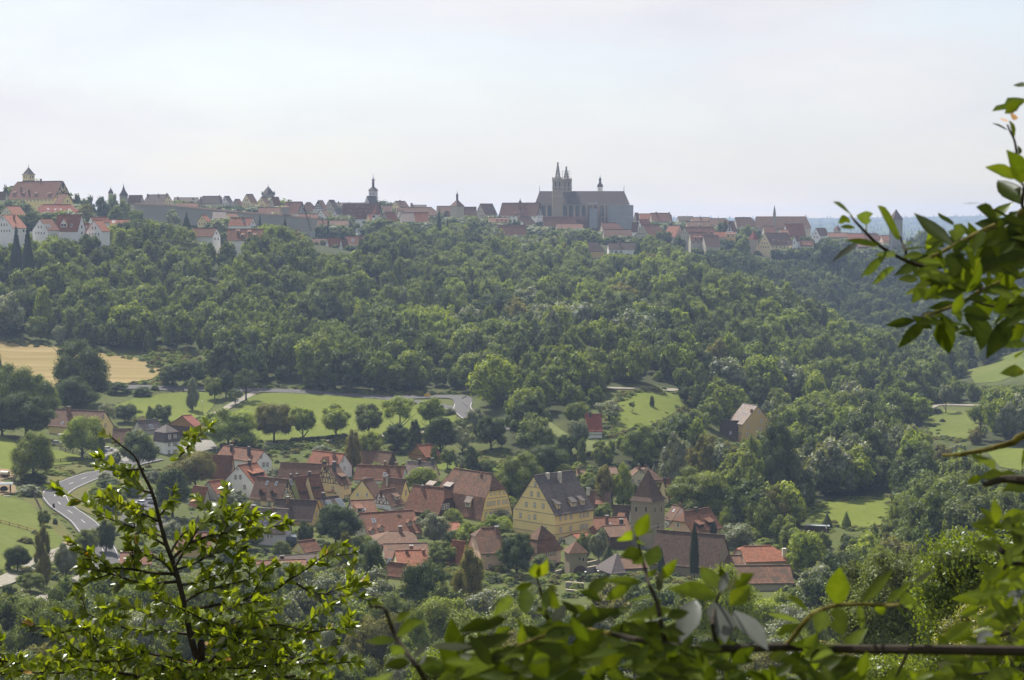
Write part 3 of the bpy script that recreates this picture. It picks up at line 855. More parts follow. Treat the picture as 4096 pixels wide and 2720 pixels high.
M['maroon'] = rooftile('maroon_tiles', (.27, .095, .07), (.22, .075, .058), (.18, .085, .065), .3)
M['churchtile'] = rooftile('church_tiles', (.115, .082, .064), (.085, .063, .052), (.10, .085, .055), .5)
M['timber'] = plain('dark_timber', (.055, .035, .024), .85, .2); M['redtimber'] = plain('red_timber', (.14, .035, .025), .85, .2)
M['wood'] = plain('weathered_boards', (.30, .17, .07), .85, .15, var=.3, scale=2); M['darkwood'] = plain('dark_boards', (.085, .055, .038), .85, .15, var=.3, scale=2)
M['frame'] = plain('white_window_frame', (.72, .70, .66), .5, .4, var=.05); M['surround'] = plain('sandstone_surround', (.40, .34, .25), .9, .2)
M['darkframe'] = plain('brown_window_frame', (.09, .05, .03), .6, .3)
M['glass'] = plain('window_glass', (.018, .021, .025), .12, .6, var=.1)
M['skyglass'] = plain('skylight_glass', (.10, .12, .14), .12, .8, var=.1)
M['brick'] = plain('chimney_brick', (.22, .13, .09), .9, .2, scale=2); M['chimwhite'] = plain('rendered_chimney', (.55, .50, .44), .9, .2); M['chimdark'] = plain('slate_chimney', (.07, .065, .065), .8, .3)
M['steel'] = plain('bright_metal', (.75, .75, .74), .22, .6, 1.0, var=.05); M['zinc'] = plain('zinc_sheet', (.36, .37, .39), .4, .5, .6, var=.1)
M['shutter'] = plain('green_shutter', (.05, .09, .06), .7, .3)

# crops of the photograph in which positions were measured: x0, y0, scale
CR = {'f': (0, 0, 1.0), '1': (0, 1700, 2.9475), '2': (700, 1700, 2.9475), '3': (1300, 1700, 2.9475), '4': (1900, 1700, 2.9475), '5': (2400, 1700, 2.9475),
      'w': (0, 1280, 2.3057), 'v': (1024, 1280, 2.3057), 'm': (2048, 1280, 2.3057), 'n': (3072, 1280, 2.3057), 'q': (0, 2040, 2.3057), 'b': (1024, 2040, 2.3057), 'k': (2048, 2040, 2.3057), 'j': (3072, 2040, 2.3057),
      'A': (0, 600, 2.3057), 'B': (1024, 600, 2.3057), 'C': (2048, 600, 2.3057), 'D': (3072, 600, 2.3057)}
def full(c, x, y):
    x0, y0, s = CR[c]; return x0 + x / s, y0 + y / s

_wm = {}
def window_meshes(w, h, style):
    """frame with a cross bar, and the pane behind it; faces -y, centred"""
    k = (round(w, 2), round(h, 2), style)
    if k not in _wm:
        mb = MB(); b = .10
        fm = {'stone': 'surround', 'white': 'frame', 'dark': 'darkframe', 'tiny': 'frame', 'arch': 'surround', 'slit': 'surround'}[style]
        x, z = w / 2, h / 2
        if style == 'stone': b = .15
        mb.box((-x - b, -.06, -z - b), (-x, .02, z + b)).box((x, -.06, -z - b), (x + b, .02, z + b)).box((-x, -.06, z), (x, .02, z + b)).box((-x, -.08, -z - b), (x, .02, -z))
        mats = [M[fm], M['frame']]
        if style in ('stone', 'white', 'dark'):
            mb.box((-.065, -.045, -z), (.065, .01, z), 1)
            if h > 1: mb.box((-x, -.044, z * .3 - .035), (-.065, .01, z * .3 + .035), 1).box((.065, -.044, z * .3 - .035), (x, .01, z * .3 + .035), 1)
            t = .11
            mb.box((-x, -.04, -z), (-x + t, .01, z), 1).box((x - t, -.04, -z), (x, .01, z), 1)
        pm = MB()
        if style == 'arch':
            pts = [(-x, -z), (x, -z), (x, z * .4), (x * .6, z * .85), (0, z), (-x * .6, z * .85), (-x, z * .4)]
            pm.hull8([(p[0], .012, p[1]) for p in pts] + [(p[0], -.03, p[1]) for p in pts])
        else: pm.box((-x, -.018, -z), (x, .012, z))
        _wm[k] = (mb.mesh('window', mats), pm.mesh('pane', M['glass']))
    return _wm[k]

def add_window(parent, loc, rz, w, h, style='stone'):
    f, p = window_meshes(w, h, style)
    o = link('window', f, parent); o.location = loc; o.rotation_euler = (0, 0, rz)
    link('pane', p, o); return o

REPORT = []; FOOT = []; FOOT4 = []
class House:
    def __init__(s, name, label, cr, C, D=None, E=None, A=None, base=None, Y=None, th=40, gab='L', Lr=None, Ll=None, wh=None, rh=None,
                 wall='cream', roof='brown', hip=(0, 0), mans=None, group='houses of the village', cat='house', ov=.38, rk=.2, rings=None, sink=2.0, part=True, basewall=None):
        s.cr = cr; a = R(th); s.th = a; s.gab = gab
        r = Vector((math.cos(a), math.sin(a), 0)); l = Vector((-math.sin(a), math.cos(a), 0))
        cx, cy = full(cr, *C)
        if Y is None:
            gpt = ground(cx, full(cr, 0, base)[1]); Y = gpt.y
        c3 = at(cx, cy, Y)
        if base is not None: zb = at(cx, full(cr, 0, base)[1], Y).z
        else: zb = c3.z - wh
        s.wh = c3.z - zb
        h0 = c3.z - CAMZ; d0 = c3.y * CP - h0 * SP
        if Lr is None:
            k = (full(cr, E, 0)[0] - 2048) / F; Lr = (k * d0 - c3.x) / (r.x - k * r.y * CP)
        if Ll is None:
            k = (full(cr, D, 0)[0] - 2048) / F; Ll = (k * d0 - c3.x) / (l.x - k * l.y * CP)
        s.Lr, s.Ll = Lr, Ll
        s.L, s.Wd = (Lr, Ll) if gab == 'L' else (Ll, Lr)
        if rh is None:
            P = c3 + (l * (Ll / 2) if gab == 'L' else r * (Lr / 2))
            v = (1360 - full(cr, 0, A)[1]) / F
            rh = P.y * (v * CP - SP) / (CP + v * SP) + CAMZ - c3.z
        s.rh = rh; s.m = rh / (s.Wd / 2)
        REPORT.append('%-34s Y%5.0f wall %.1f roof %.1f  len %.1f wide %.1f' % (label[:34], Y, s.wh, rh, s.L, s.Wd))
        s.o = thing(name, label, cat, (c3.x, c3.y, zb), a, group)
        s.zb = zb; s.r, s.l = r, l; s.c0 = Vector((c3.x, c3.y, zb))
        FOOT.append(((s.c0, r, l), Lr, Ll)); FOOT4.append((*FOOT[-1], name.replace('_', ' ')))
        s.wall = M[wall]; s.roof = M[roof]; s.mans = mans; s.hip = hip; s.ov = ov; s.rk = rk; s.sink = sink
        if rings: s.ring_roof(rings)
        else: s.build()
    def p(s, a, g, z):           # along the ridge, across, height above the foot
        return (a, g, z) if s.gab == 'L' else (g, a, z)
    def profile(s):              # across, height above the eave, for the half facing us
        W2 = s.Wd / 2
        return [(0, 0), (s.mans[0] * s.Wd, s.mans[1] * s.rh), (W2, s.rh)] if s.mans else [(0, 0), (W2, s.rh)]
    def build(s):
        L, W, e, rh = s.L, s.Wd, s.wh, s.rh
        prof = s.profile()
        def zg(g):
            for (g0, z0), (g1, z1) in zip(prof, prof[1:]):
                if g <= g1 + 1e-6: return z0 + (z1 - z0) * (g - g0) / (g1 - g0)
            return rh
        def gz(z):
            for (g0, z0), (g1, z1) in zip(prof, prof[1:]):
                if z <= z1 + 1e-6: return g0 + (g1 - g0) * (z - z0) / (z1 - z0)
            return W / 2
        # walls: a solid with gables cut off where the hips begin
        mb = MB(); ends = []
        for k in (0, 1):
            hf = s.hip[k]; zt = rh * (1 - hf) - .06
            pts = [(0, -s.sink), (W, -s.sink), (W, e)]
            half = [(g, z) for g, z in prof[1:] if z < zt] if hf > 0 else [(g, z - .06) for g, z in prof[1:]]
            for g, z in half:
                if g < W / 2 - 1e-6: pts.append((W - g, e + z))
            if hf > 0:
                gt = gz(max(0, zt))
                if zt > .05: pts += [(W - gt, e + zt), (gt, e + zt)]
            else: pts.append((W / 2, e + rh - .06))
            for g, z in reversed(half):
                if g < W / 2 - 1e-6: pts.append((g, e + z))
            pts.append((0, e)); ends.append(pts)
        for k, x in ((0, 0), (1, L)): mb.poly([s.p(x, g, z) for g, z in ends[k]])
        for g in (0, W): mb.poly([s.p(0, g, -s.sink), s.p(L, g, -s.sink), s.p(L, g, e), s.p(0, g, e)])
        s.wallo = mb.build('wall', s.wall, s.o)
        # roof slabs
        rb = MB(); ov, rk = s.ov, s.rk; t = .2
        m0 = prof[1][1] / prof[1][0]
        for sd in (0, 1):
            G = (lambda g: g) if sd == 0 else (lambda g: W - g)
            pr = [(-ov, -ov * m0 * .75)] + prof
            st = [max(0, s.hip[0]), max(0, s.hip[1])]
            lo = []; hi = []
            for k in (0, 1):
                hf = st[k]; zb = rh * (1 - hf)
                sgn = -1 if k == 0 else 1; x0 = -rk if k == 0 else L + rk
                xr = (hf * W / 2 * .85) if k == 0 else L - hf * W / 2 * .85
                def X(z, hf=hf, zb=zb, x0=x0, xr=xr):
                    if hf == 0 or z <= zb: return x0
                    return x0 + (xr - x0) * (z - zb) / (rh - zb)
                (lo if k == 0 else hi).append(X)
            cut = sorted({z for g, z in pr} | {rh * (1 - h) for h in st if 0 < h < 1})
            def gg(z): return -ov if z < 0 else gz(z)
            zl = [z for z in cut]
            for za, zc in zip(zl, zl[1:]):
                ga, gc = gg(za), gg(zc)
                rb.slab([s.p(lo[0](za), G(ga), e + za), s.p(hi[0](za), G(ga), e + za), s.p(hi[0](zc), G(gc), e + zc), s.p(lo[0](zc), G(gc), e + zc)], t)
        for k in (0, 1):
            hf = s.hip[k]
            if hf <= 0: continue
            zb = rh * (1 - hf); gb = gz(zb) if hf < 1 else -ov
            zz = zb if hf < 1 else -ov * m0 * .75
            x0 = -rk if k == 0 else L + rk; xr = (hf * W / 2 * .85) if k == 0 else L - hf * W / 2 * .85
            xo = x0 - (.25 if k == 0 else -.25)
            rb.slab([s.p(xo, gb - .1, e + zz - .05), s.p(xo, W - gb + .1, e + zz - .05), s.p(xr, W / 2, e + rh + .02)], t)
        # ridge tiles
        rb.bar(s.p(s.hip[0] * W / 2 * .85 - (rk if s.hip[0] == 0 else 0), W / 2, e + rh + .02), s.p(L - s.hip[1] * W / 2 * .85 + (rk if s.hip[1] == 0 else 0), W / 2, e + rh + .02), .34, .2)
        s.roofo = rb.build('roof', s.roof, s.o)
    def ring_roof(s, rings):     # rings: (inset, height) of the rectangle; the last one closes the roof
        X, Yl, e = s.Lr, s.Ll, s.wh
        MB().box((0, 0, -s.sink), (X, Yl, e)).build('wall', s.wall, s.o)
        mb = MB(); rr = []
        for i, z in rings:
            ix = min(i, X / 2 - .05); iy = min(i, Yl / 2 - .05)
            rr.append([(ix, iy, e + z), (X - ix, iy, e + z), (X - ix, Yl - iy, e + z), (ix, Yl - iy, e + z)])
        mb.tube_rings(rr); s.roofo = mb.build('roof', s.roof, s.o)
    # --- placing by what the photo shows
    def _ray(s, x, y):
        px, py = full(s.cr, x, y); d = at(px, py, 100.0) - Vector((0, 0, CAMZ)); o = Vector((0, 0, CAMZ)) - s.c0
        return Vector((o.dot(s.r), o.dot(s.l), o.z)), Vector((d.dot(s.r), d.dot(s.l), d.z))
    def face(s, f, x, y):
        """f 'l' left visible wall (local x=0), 'r' right visible wall (local y=0)"""
        o, d = s._ray(x, y); i = 0 if f == 'l' else 1
        return o + d * (-o[i] / d[i])
    def slope(s, x, y):
        """ridge coordinate, across coordinate on the roof plane towards us"""
        o, d = s._ray(x, y); i = 1 if s.gab == 'L' else 0
        prof = s.profile(); best = None
        for (g0, z0), (g1, z1) in zip(prof, prof[1:]):
            m = (z1 - z0) / (g1 - g0); b = s.wh + z0 - m * g0
            t = (b + m * o[i] - o.z) / (d.z - m * d[i]); q = o + d * t
            if g0 - .6 <= q[i] <= g1 + .3 or best is None: best = (q[1 - i], q[i], q.z, m)
        return best
    def win(s, f, pts, w=1.0, h=1.35, style='stone'):
        w *= .72; h *= .76
        for x, y in pts:
            q = s.face(f, x, y)
            if f == 'l': add_window(s.o, (0, q.y, q.z), -math.pi / 2, w, h, style)
            else: add_window(s.o, (q.x, 0, q.z), 0, w, h, style)
        return s
    def chimney(s, pts, w=.7, up=None, mat='brick', cap='steel'):
        for q in pts:
            x, y, top = q     # foot on the slope towards us, top in the photo
            a, g, z, m = s.slope(x, y)
            a = min(max(a, .5), s.L - .5); g = min(max(g, .5), s.Wd - .5)
            loc = Vector(s.p(a, g, 0)); wpt = s.c0 + s.r * loc.x + s.l * loc.y
            v = (1360 - full(s.cr, 0, top)[1]) / F
            zt = wpt.y * (v * CP - SP) / (CP + v * SP) + CAMZ - s.zb
            zt = max(z + .6, min(zt, z + 5))
            c = MB().box((loc.x - w / 2, loc.y - w / 2, z - 1.5), (loc.x + w / 2, loc.y + w / 2, zt)).build('chimney', M[mat], s.o)
            if cap:
                k = MB().box((loc.x - w * .62, loc.y - w * .62, zt + .18), (loc.x + w * .62, loc.y + w * .62, zt + .28))
                for i in (-1, 1): k.box((loc.x + i * w * .4 - .05, loc.y - .05, zt), (loc.x + i * w * .4 + .05, loc.y + .05, zt + .18))
                k.build('chimney_cap', M[cap], c)
        return s
    def skylight(s, pts, w=.8, ln=1.2, mat='skyglass'):
        for x, y in pts:
            a, g, z, m = s.slope(x, y); n = math.hypot(1, m); u = (1 / n, m / n)
            lo = (g - u[0] * ln / 2, z - u[1] * ln / 2); hi = (g + u[0] * ln / 2, z + u[1] * ln / 2)
            mb = MB(); up = .10
            for (i, k, hgt) in ((0, w / 2, up), (1, w / 2 - .1, up + .02)):
                e0 = .1 * i
                P = [s.p(a - k, lo[0] + e0, lo[1] + e0 * m), s.p(a + k, lo[0] + e0, lo[1] + e0 * m), s.p(a + k, hi[0] - e0, hi[1] - e0 * m), s.p(a - k, hi[0] - e0, hi[1] - e0 * m)]
                mb.hull8([Vector(q) + Vector((0, 0, -.1)) for q in P] + [Vector(q) + Vector((0, 0, hgt)) for q in P], i)
            mb.build('skylight', [M['zinc'], M[mat]], s.o)
        return s
    def dormer(s, pts, w=2.0, h=1.3, kind='shed', wall=None, roof=None, nwin=1, frame='dark'):
        """dormers on the slope towards us; x, y is the middle of the front's foot"""
        w *= .8; h *= .8
        for x, y in pts:
            a, g, z, m = s.slope(x, y); e = z
            m2 = m * (.42 if kind == 'shed' else 0); dg = h / (m - m2) if m > m2 else 2
            P = s.p; x0, x1 = a - w / 2, a + w / 2
            d = MB()
            zt = e + h
            d.poly([P(x0, g, e - .4), P(x1, g, e - .4), P(x1, g, zt), P(x0, g, zt)])
            for xx in (x0, x1): d.poly([P(xx, g, e - .4), P(xx, g, zt), P(xx, g + dg, zt + m2 * dg), P(xx, g + .05, e - .4)])
            if kind == 'gable': d.poly([P(x0, g, zt), P(x1, g, zt), P(a, g, zt + w * .5)])
            do = d.build('dormer', M[wall] if wall else s.wall, s.o, fix=False)
            r = MB(); o_ = .3; t = .14
            if kind == 'shed':
                r.slab([P(x0 - .25, g - o_, zt - o_ * m2 + .08), P(x1 + .25, g - o_, zt - o_ * m2 + .08), P(x1 + .25, g + dg, zt + m2 * dg + .08), P(x0 - .25, g + dg, zt + m2 * dg + .08)], t)
            else:
                hh = w * .55; back = (h + hh) / m
                for sgn in (-1, 1):
                    r.slab([P(a + sgn * (w / 2 + .2), g - o_, zt - .15), P(a, g - o_, zt + hh), P(a, g + back, zt + hh), P(a + sgn * (w / 2 + .2), g + dg - .1, zt - .15)], t)
            r.build('dormer_roof', M[roof] if roof else s.roof, do)
            ww = (w - .5) / nwin - .25
            for i in range(nwin):
                ax = x0 + .25 + (w - .5) * (i + .5) / nwin
                f, pn = window_meshes(ww, h * .68, frame)
                q = link('window', f, do); q.location = P(ax, g, e + h * .5); q.rotation_euler = (0, 0, 0 if s.gab == 'L' else -math.pi / 2)
                # the pane belongs to its window: one mesh keeps the depth at three levels
                q.data = joined_window(ww, h * .68, frame)
        return s
    def band(s, heights, faces='lr', mat='surround', t=.22, d=.10):
        for z in heights:
            mb = MB()
            if 'r' in faces: mb.box((-d, -d, z), (s.Lr + d, 0.01, z + t))
            if 'l' in faces: mb.box((-d, .01, z), (0.01, s.Ll + d, z + t))
            mb.build('cornice', M[mat], s.o)
        return s
    def gband(s, heights, mat='surround', t=.2, d=.10):
        """bands across the visible gable at heights above the eave"""
        W = s.Wd
        for z in heights:
            g0 = z / s.m
            mb = MB().hull8([s.p(*q) for q in ((-d, g0, s.wh + z), (-d, W - g0, s.wh + z), (.01, W - g0, s.wh + z), (.01, g0, s.wh + z),
                                               (-d, g0 + t / s.m, s.wh + z + t), (-d, W - g0 - t / s.m, s.wh + z + t), (.01, W - g0 - t / s.m, s.wh + z + t), (.01, g0 + t / s.m, s.wh + z + t))])
            mb.build('cornice', M[mat], s.o)
        return s
    def timber(s, rows=3, low=0.0, mat='timber', dens=1.2, w=.14):
        """half-timbering on the visible gable, from low metres below the eave up"""
        mb = MB(); W = s.Wd; d = .05
        def bar(g0, z0, g1, z1):
            a = Vector(s.p(-d / 2, g0, s.wh + z0)); b = Vector(s.p(-d / 2, g1, s.wh + z1))
            mb.bar(a, b, d * 1.6 if abs(z1 - z0) > abs(g1 - g0) and False else w, w, Vector(s.p(1, 0, 0)))
        lim = lambda z: max(0.0, z / s.m) + .12
        zs = [0 + s.rh * .86 * i / rows for i in range(rows + 1)]
        if low: zs = [-low] + zs
        for z in zs: bar(lim(z), z, W - lim(z), z)
        for za, zb_ in zip(zs, zs[1:]):
            g0, g1 = lim(zb_), W - lim(zb_); n = max(2, int((g1 - g0) / dens))
            for i in range(n + 1):
                g = g0 + (g1 - g0) * i / n; bar(g, za, g, zb_)
            st = (g1 - g0) / n
            if za >= 0:
                bar(lim(za), za, g0 + st * .0, zb_); bar(W - lim(za), za, g1, zb_)
            bar(g0 + st, za, g0 + .1, zb_ - .2); bar(g1 - st, za, g1 - .1, zb_ - .2)
        bar(.1, 0, W / 2, s.rh - .2); bar(W - .1, 0, W / 2, s.rh - .2)
        mb.build('timber_frame', M[mat], s.o)
        return s

_jw = {}
def joined_window(w, h, style):
    k = (round(w, 2), round(h, 2), style)
    if k not in _jw:
        x, z = w / 2, h / 2; b = .08
        mb = MB().box((-x - b, -.06, -z - b), (-x, .02, z + b)).box((x, -.06, -z - b), (x + b, .02, z + b)).box((-x, -.06, z), (x, .02, z + b)).box((-x, -.06, -z - b), (x, .02, -z))
        mb.box((-.04, -.045, -z), (.04, .01, z)); mb.box((-x, -.02, -z), (-.04, .012, z), 1).box((.04, -.02, -z), (x, .012, z), 1)
        _jw[k] = mb.mesh('window', [M['frame' if style != 'dark' else 'darkframe'], M['glass']])
    return _jw[k]
# ------------------------------------------------------------------ the village in the valley
H = House
# --- the tall yellow house with the slate roof
h = H('yellow_house', 'tall bright yellow house with steep slate roof and two rows of side windows', '4', (943, 1050), 450, 1395, 597, 1372, th=45, wall='yellow', roof='slate')
h.win('l', [(710, 697), (667, 810), (747, 820), (604, 935), (705, 945), (806, 955), (537, 1065), (706, 1085), (831, 1230)], .85, 1.35, 'stone').win('l', [(641, 1085)], .5, 1.0, 'stone')
h.win('r', [(1010, 1097), (1070, 1090), (1133, 1080), (1247, 1065), (1285, 1060), (1328, 1055), (1010, 1232), (1128, 1216), (1250, 1200), (1283, 1195), (1318, 1190), (1003, 1352), (1030, 1350)], .75, 1.3, 'stone')
h.band([h.wh - .25, h.wh - 3.0, h.wh - 5.2], t=.18).gband([h.rh * .34, h.rh * .66])
h.dormer([(985, 985), (1272, 942)], 1.5, 1.5, 'shed', frame='white').dormer([(1165, 958)], 2.3, 1.5, 'shed', nwin=2, frame='white')
h.chimney([(855, 615, 563), (998, 660, 552)], .8, mat='chimwhite', cap=None)
# --- the long mansard house with the patched roof
h = H('mansard_house', 'long ochre house under a big grey patched mansard roof beside the tall yellow house', '3', (1842, 1072), 1290, 2205, 582, 1150, th=42, gab='R', wall='yellow', roof='mossy', mans=(.13, .44), hip=(.38, .38))
h.win('r', [(1957, 813), (2005, 807), (2060, 802), (2112, 797)], .5, .8, 'stone').win('r', [(1921, 930), (1958, 925), (1994, 920), (2046, 913), (2103, 906), (2142, 901)], .7, 1.2)
h.win('r', [(1898, 1060), (1950, 1052), (2003, 1043), (2053, 1037), (2107, 1030), (2158, 1025)], .8, 1.5)
h.gband([h.rh * .40, h.rh * .12])
h.dormer([(1235, 745), (1440, 760)], 3.2, 1.3, 'shed', roof='grey', wall='darkwood', nwin=2).dormer([(1683, 965)], 2.6, 1.9, 'shed', roof='grey', wall='cream', nwin=2, frame='white')
h.chimney([(1843, 600, 565)], .5, cap=None)
# --- brown barn house with the white glazed gable
h = H('barn_house', 'brown roofed house with half hip and white glazed gable before the mansard house', '3', (1342, 1030), 935, 1556, 745, 1112, th=55, gab='R', wall='darkwood', roof='rust', hip=(.42, 0))
h.win('r', [(1390, 965), (1420, 960), (1450, 955)], 1.2, 1.7, 'white').win('r', [(1450, 1075), (1490, 1068), (1520, 1062)], 1.2, 1.5, 'white')
h.chimney([(1150, 760, 720)], .6)
# --- long roof with small dormers
h = H('farm_building', 'long low building with rust red roof and four little dormers at its eave', '3', (515, 1298), None, 1140, 1040, 1375, th=24, Ll=12.5, wall='dull', roof='rust')
h.dormer([(560, 1285), (665, 1250), (1000, 1190), (1090, 1165)], 1.4, 1.2, 'gable', wall='dull', frame='white').skylight([(575, 1130)], .9, 1.6)
# --- white house with two long dormers
h = H('white_house', 'white house with orange red roof and two shed dormers by the foreground tree', '2', (930, 690), 578, 1135, 472, 866, th=55, wall='white', roof='red')
h.win('l', [(714, 615), (770, 615), (660, 712), (822, 733), (825, 832)], .95, 1.3, 'dark').win('l', [(742, 523)], .4, .4, 'dark')
h.dormer([(945, 605), (1020, 590)], 2.6, 1.15, 'shed', wall='darkwood').chimney([(878, 475, 420)], .65, mat='chimdark')
h = H('white_house', 'white gabled house with rust red roof standing behind the white house with dormers', '2', (962, 425), 492, 1142, 303, 605, th=46, gab='R', wall='white', roof='rust')
h.win('r', [(1015, 375)], .7, .9, 'dark').win('r', [(1045, 467), (1090, 467)], .9, 1.4, 'dark').chimney([(668, 300, 240), (872, 350, 262)], .75, mat='chimdark')
h = H('ochre_house', 'house with broad brick red roof and narrow ochre gable beside the round dark tree', '2', (655, 585), 385, 706, 362, 660, th=74, gab='R', wall='ochre', roof='rust')
h.win('r', [(668, 505), (684, 500)], .7, 1.3, 'dark')
h = H('stone_house', 'low house with red roof and grey stone gable left of the white house', '2', (490, 800), 305, 640, 662, 900, th=50, wall='dull', roof='red')
h = H('shed_house', 'small red roofed house half hidden by the foreground tree top', '2', (330, 945), 175, 425, 735, 1010, th=50, gab='R', wall='dull', roof='red')
h = H('half_timbered_house', 'yellow house with dark roof two dormers and a half timbered gable', '2', (1243, 880), 888, 1408, 640, 985, th=58, gab='R', wall='cream', roof='brown')
h.timber(3).win('r', [(1318, 715)], .7, 1.1, 'dark').win('r', [(1308, 800), (1328, 798)], .6, 1.2, 'white').win('l', [(950, 925), (990, 928), (1110, 935)], 1.1, 1.4, 'dark')
h.dormer([(1020, 832), (1155, 845)], 1.9, 1.4, 'gable', wall='darkwood', roof='rust').skylight([(1085, 685), (1195, 690)], .8, 1.2)
h = H('green_house', 'olive green house with red roof and one wide dormer in the row of gables', '2', (1480, 850), 1342, 1628, 612, 900, th=40, wall='green', roof='rust')
h.dormer([(1510, 815)], 2.4, 1.2, 'shed', wall='darkwood', nwin=2).skylight([(1372, 675)], .8, 1.6).win('r', [(1530, 885), (1580, 880)], .9, 1.0, 'white')
h = H('cream_house', 'cream house with red roof and long dormer next to the half timbered inn', '2', (1640, 840), 1500, 1768, 585, 905, th=40, wall='cream', roof='rust')
h.dormer([(1668, 755)], 3.2, 1.2, 'shed', wall='darkwood').chimney([(1432, 600, 575)], .6, mat='chimdark')
# --- the inn
h = INN = H('inn', 'cream inn with black half timbered gable tall dark chimney and painted lettering', '2', (1946, 700), 1636, 2076, 480, 882, th=50, wall='cream', roof='brown', cat='inn')
h.timber(3, dens=1.0).win('l', [(1775, 533), (1736, 625), (1810, 627)], .75, 1.0, 'dark').win('l', [(1725, 738), (1861, 748)], .9, 1.35, 'dark').win('r', [(2009, 733), (2042, 725), (2009, 852), (2042, 846)], .7, 1.3, 'dark')
h.dormer([(1990, 640)], 2.4, 1.1, 'shed', wall='darkwood').chimney([(1878, 540, 440)], .8, mat='chimdark')
h = H('wing_house', 'long brown roofed wing behind the half timbered inn', '2', (1690, 640), 1208, 1780, 460, 770, th=72, gab='R', wall='cream', roof='brown')
h.chimney([(1362, 625, 585), (1436, 615, 578), (1188, 640, 608)], .6, mat='chimdark')
h = H('gabled_house', 'house with pale red roof and grey gable wall above the inn', '2', (1903, 500), 1548, 2086, 338, 645, th=50, gab='R', wall='lilac', roof='red')
h.win('r', [(1976, 417), (2000, 512), (1990, 590)], .75, 1.1, 'dark').dormer([(1760, 468)], 3.2, 1.2, 'gable', wall='cream', roof='rust', nwin=2)
h.chimney([(1875, 380, 312)], .7)
h = H('red_roofed_house', 'house with long orange brown roof one skylight and white gable end', '3', (903, 645), 343, 976, 487, 722, th=76, gab='R', wall='white', roof='rust')
h.win('r', [(943, 590)], .7, 1.2, 'dark').skylight([(703, 585)], .9, 1.3).chimney([(842, 485, 445), (710, 470, 432)], .65)
h = H('old_barn', 'old barn with brown tiled roof and dark boarded gable', '3', (735, 470), 380, 850, 316, 525, th=62, gab='R', wall='darkwood', roof='brown', cat='barn')
h = H('wooden_barn', 'honey coloured wooden barn with clean red roof at the orchard edge', '3', (1190, 372), 985, 1372, 240, 440, th=46, wall='wood', roof='red', cat='barn')
h.gband([.05], 'darkwood', .12)
h = H('pink_house', 'house with grey weathered roof and pink plaster gable behind a round tree', '3', (1258, 590), 930, 1345, 446, 690, th=62, gab='R', wall='pink', roof='grey')
h.chimney([(1115, 450, 408), (1270, 450, 398)], .7, mat='chimdark').win('r', [(1305, 555)], .7, 1.1, 'white')
h = H('yellow_house', 'small yellow gabled house with dark roof right of the inn', '3', (588, 858), 293, 705, 645, 955, th=55, wall='yellow', roof='brown')
h.win('l', [(385, 822), (496, 822)], .95, 1.3, 'white').win('l', [(440, 705)], .45, .7, 'white').chimney([(470, 660, 632)], .5)
h = H('yellow_house', 'yellow house with brown roof and tall silver flue pipe', '3', (892, 832), 645, 1000, 640, 930, th=58, gab='R', wall='yellow', roof='brown')
h.win('r', [(955, 800)], .7, 1.5, 'dark').chimney([(735, 700, 600)], .5, mat='zinc', cap='zinc')
h = H('half_timbered_cottage', 'small white cottage with dark red half timbered gable', '3', (777, 945), 553, 932, 766, 1015, th=50, wall='white', roof='brown')
h.timber(2, mat='redtimber', dens=1.1).win('l', [(655, 878)], .8, 1.2, 'dark').win('l', [(680, 975)], .7, .8, 'white').win('r', [(835, 955), (890, 945)], .8, .9, 'white').dormer([(855, 878)], 2.1, 1.1, 'shed', wall='white', frame='white')
h = H('brown_roofed_house', 'house with brown roof and dormer in front of the red timbered cottage', '3', (350, 1042), None, 615, 888, 1120, th=16, Ll=10, wall='dull', roof='rust')
h.dormer([(410, 1020)], 2.0, 1.1, 'shed', wall='white').skylight([(460, 995), (300, 985)], .7, 1.1)
h = H('orange_house', 'orange plastered house with black roof and two long solar panels', '2', (1772, 985), 1622, 1995, 858, 1062, th=38, wall='orange', roof='dark')
h.skylight([(1812, 922)], 1.9, 1.9).skylight([(1950, 915)], 1.9, 3.0).win('l', [(1725, 1010)], .9, 1.3, 'white').chimney([(1748, 860, 805)], .7, mat='chimdark')
h = H('dark_roofed_house', 'house with long charcoal tiled roof and narrow ochre gable', '2', (1612, 1115), 1130, 1726, 893, 1195, th=72, gab='R', wall='ochre', roof='dark')
h.win('r', [(1668, 1050)], .8, 1.4, 'dark').chimney([(1330, 905, 855)], .75, mat='brick')
# --- grey slate house
h = H('slate_house', 'pale grey house with large grey slate roof and tall brick chimney', '2', (1300, 1250), 730, 1366, 990, 1440, th=80, gab='R', wall='lilac', roof='grey')
h.dormer([(900, 1195)], 1.7, 1.5, 'gable', wall='slate', frame='white', roof='slate').skylight([(998, 1155), (1066, 1162)], .8, 1.2).chimney([(930, 1090, 955)], .95, cap='steel').chimney([(1160, 1030, 970)], .6, cap=None)
h.win('l', [(1097, 1303), (1138, 1308), (850, 1290), (1010, 1300)], 1.0, 1.5, 'white').win('r', [(1330, 1300)], .7, 1.2, 'white')
v = MB(); q = h.face('r', 1300, 1420); v.box((.4, -2.6, q.z + .2), (4.0, -.05, q.z + 2.0)).build('veranda', M['skyglass'], h.o)
h = H('yellow_cottage', 'little pale yellow cottage with red brown roof below the grey slate house', '2', (1535, 1492), 1378, 1722, 1372, 1540, th=42, wall='yellow', roof='rust')
h.win('l', [(1462, 1460)], .7, .9, 'white')
h = H('dark_roofed_shed', 'long shed with charcoal roof and orange wall below the yellow cottage', 'b', (215, 488), None, 600, 425, 540, th=20, Ll=9, wall='orange', roof='dark', cat='shed')
h.chimney([(240, 470, 430)], .9, mat='chimdark')
h = H('red_roofed_shed', 'long shed with dull red roof at the foot of the foreground tree', 'b', (20, 560), None, 470, 470, 590, th=12, Ll=9, wall='dull', roof='rust', cat='shed')
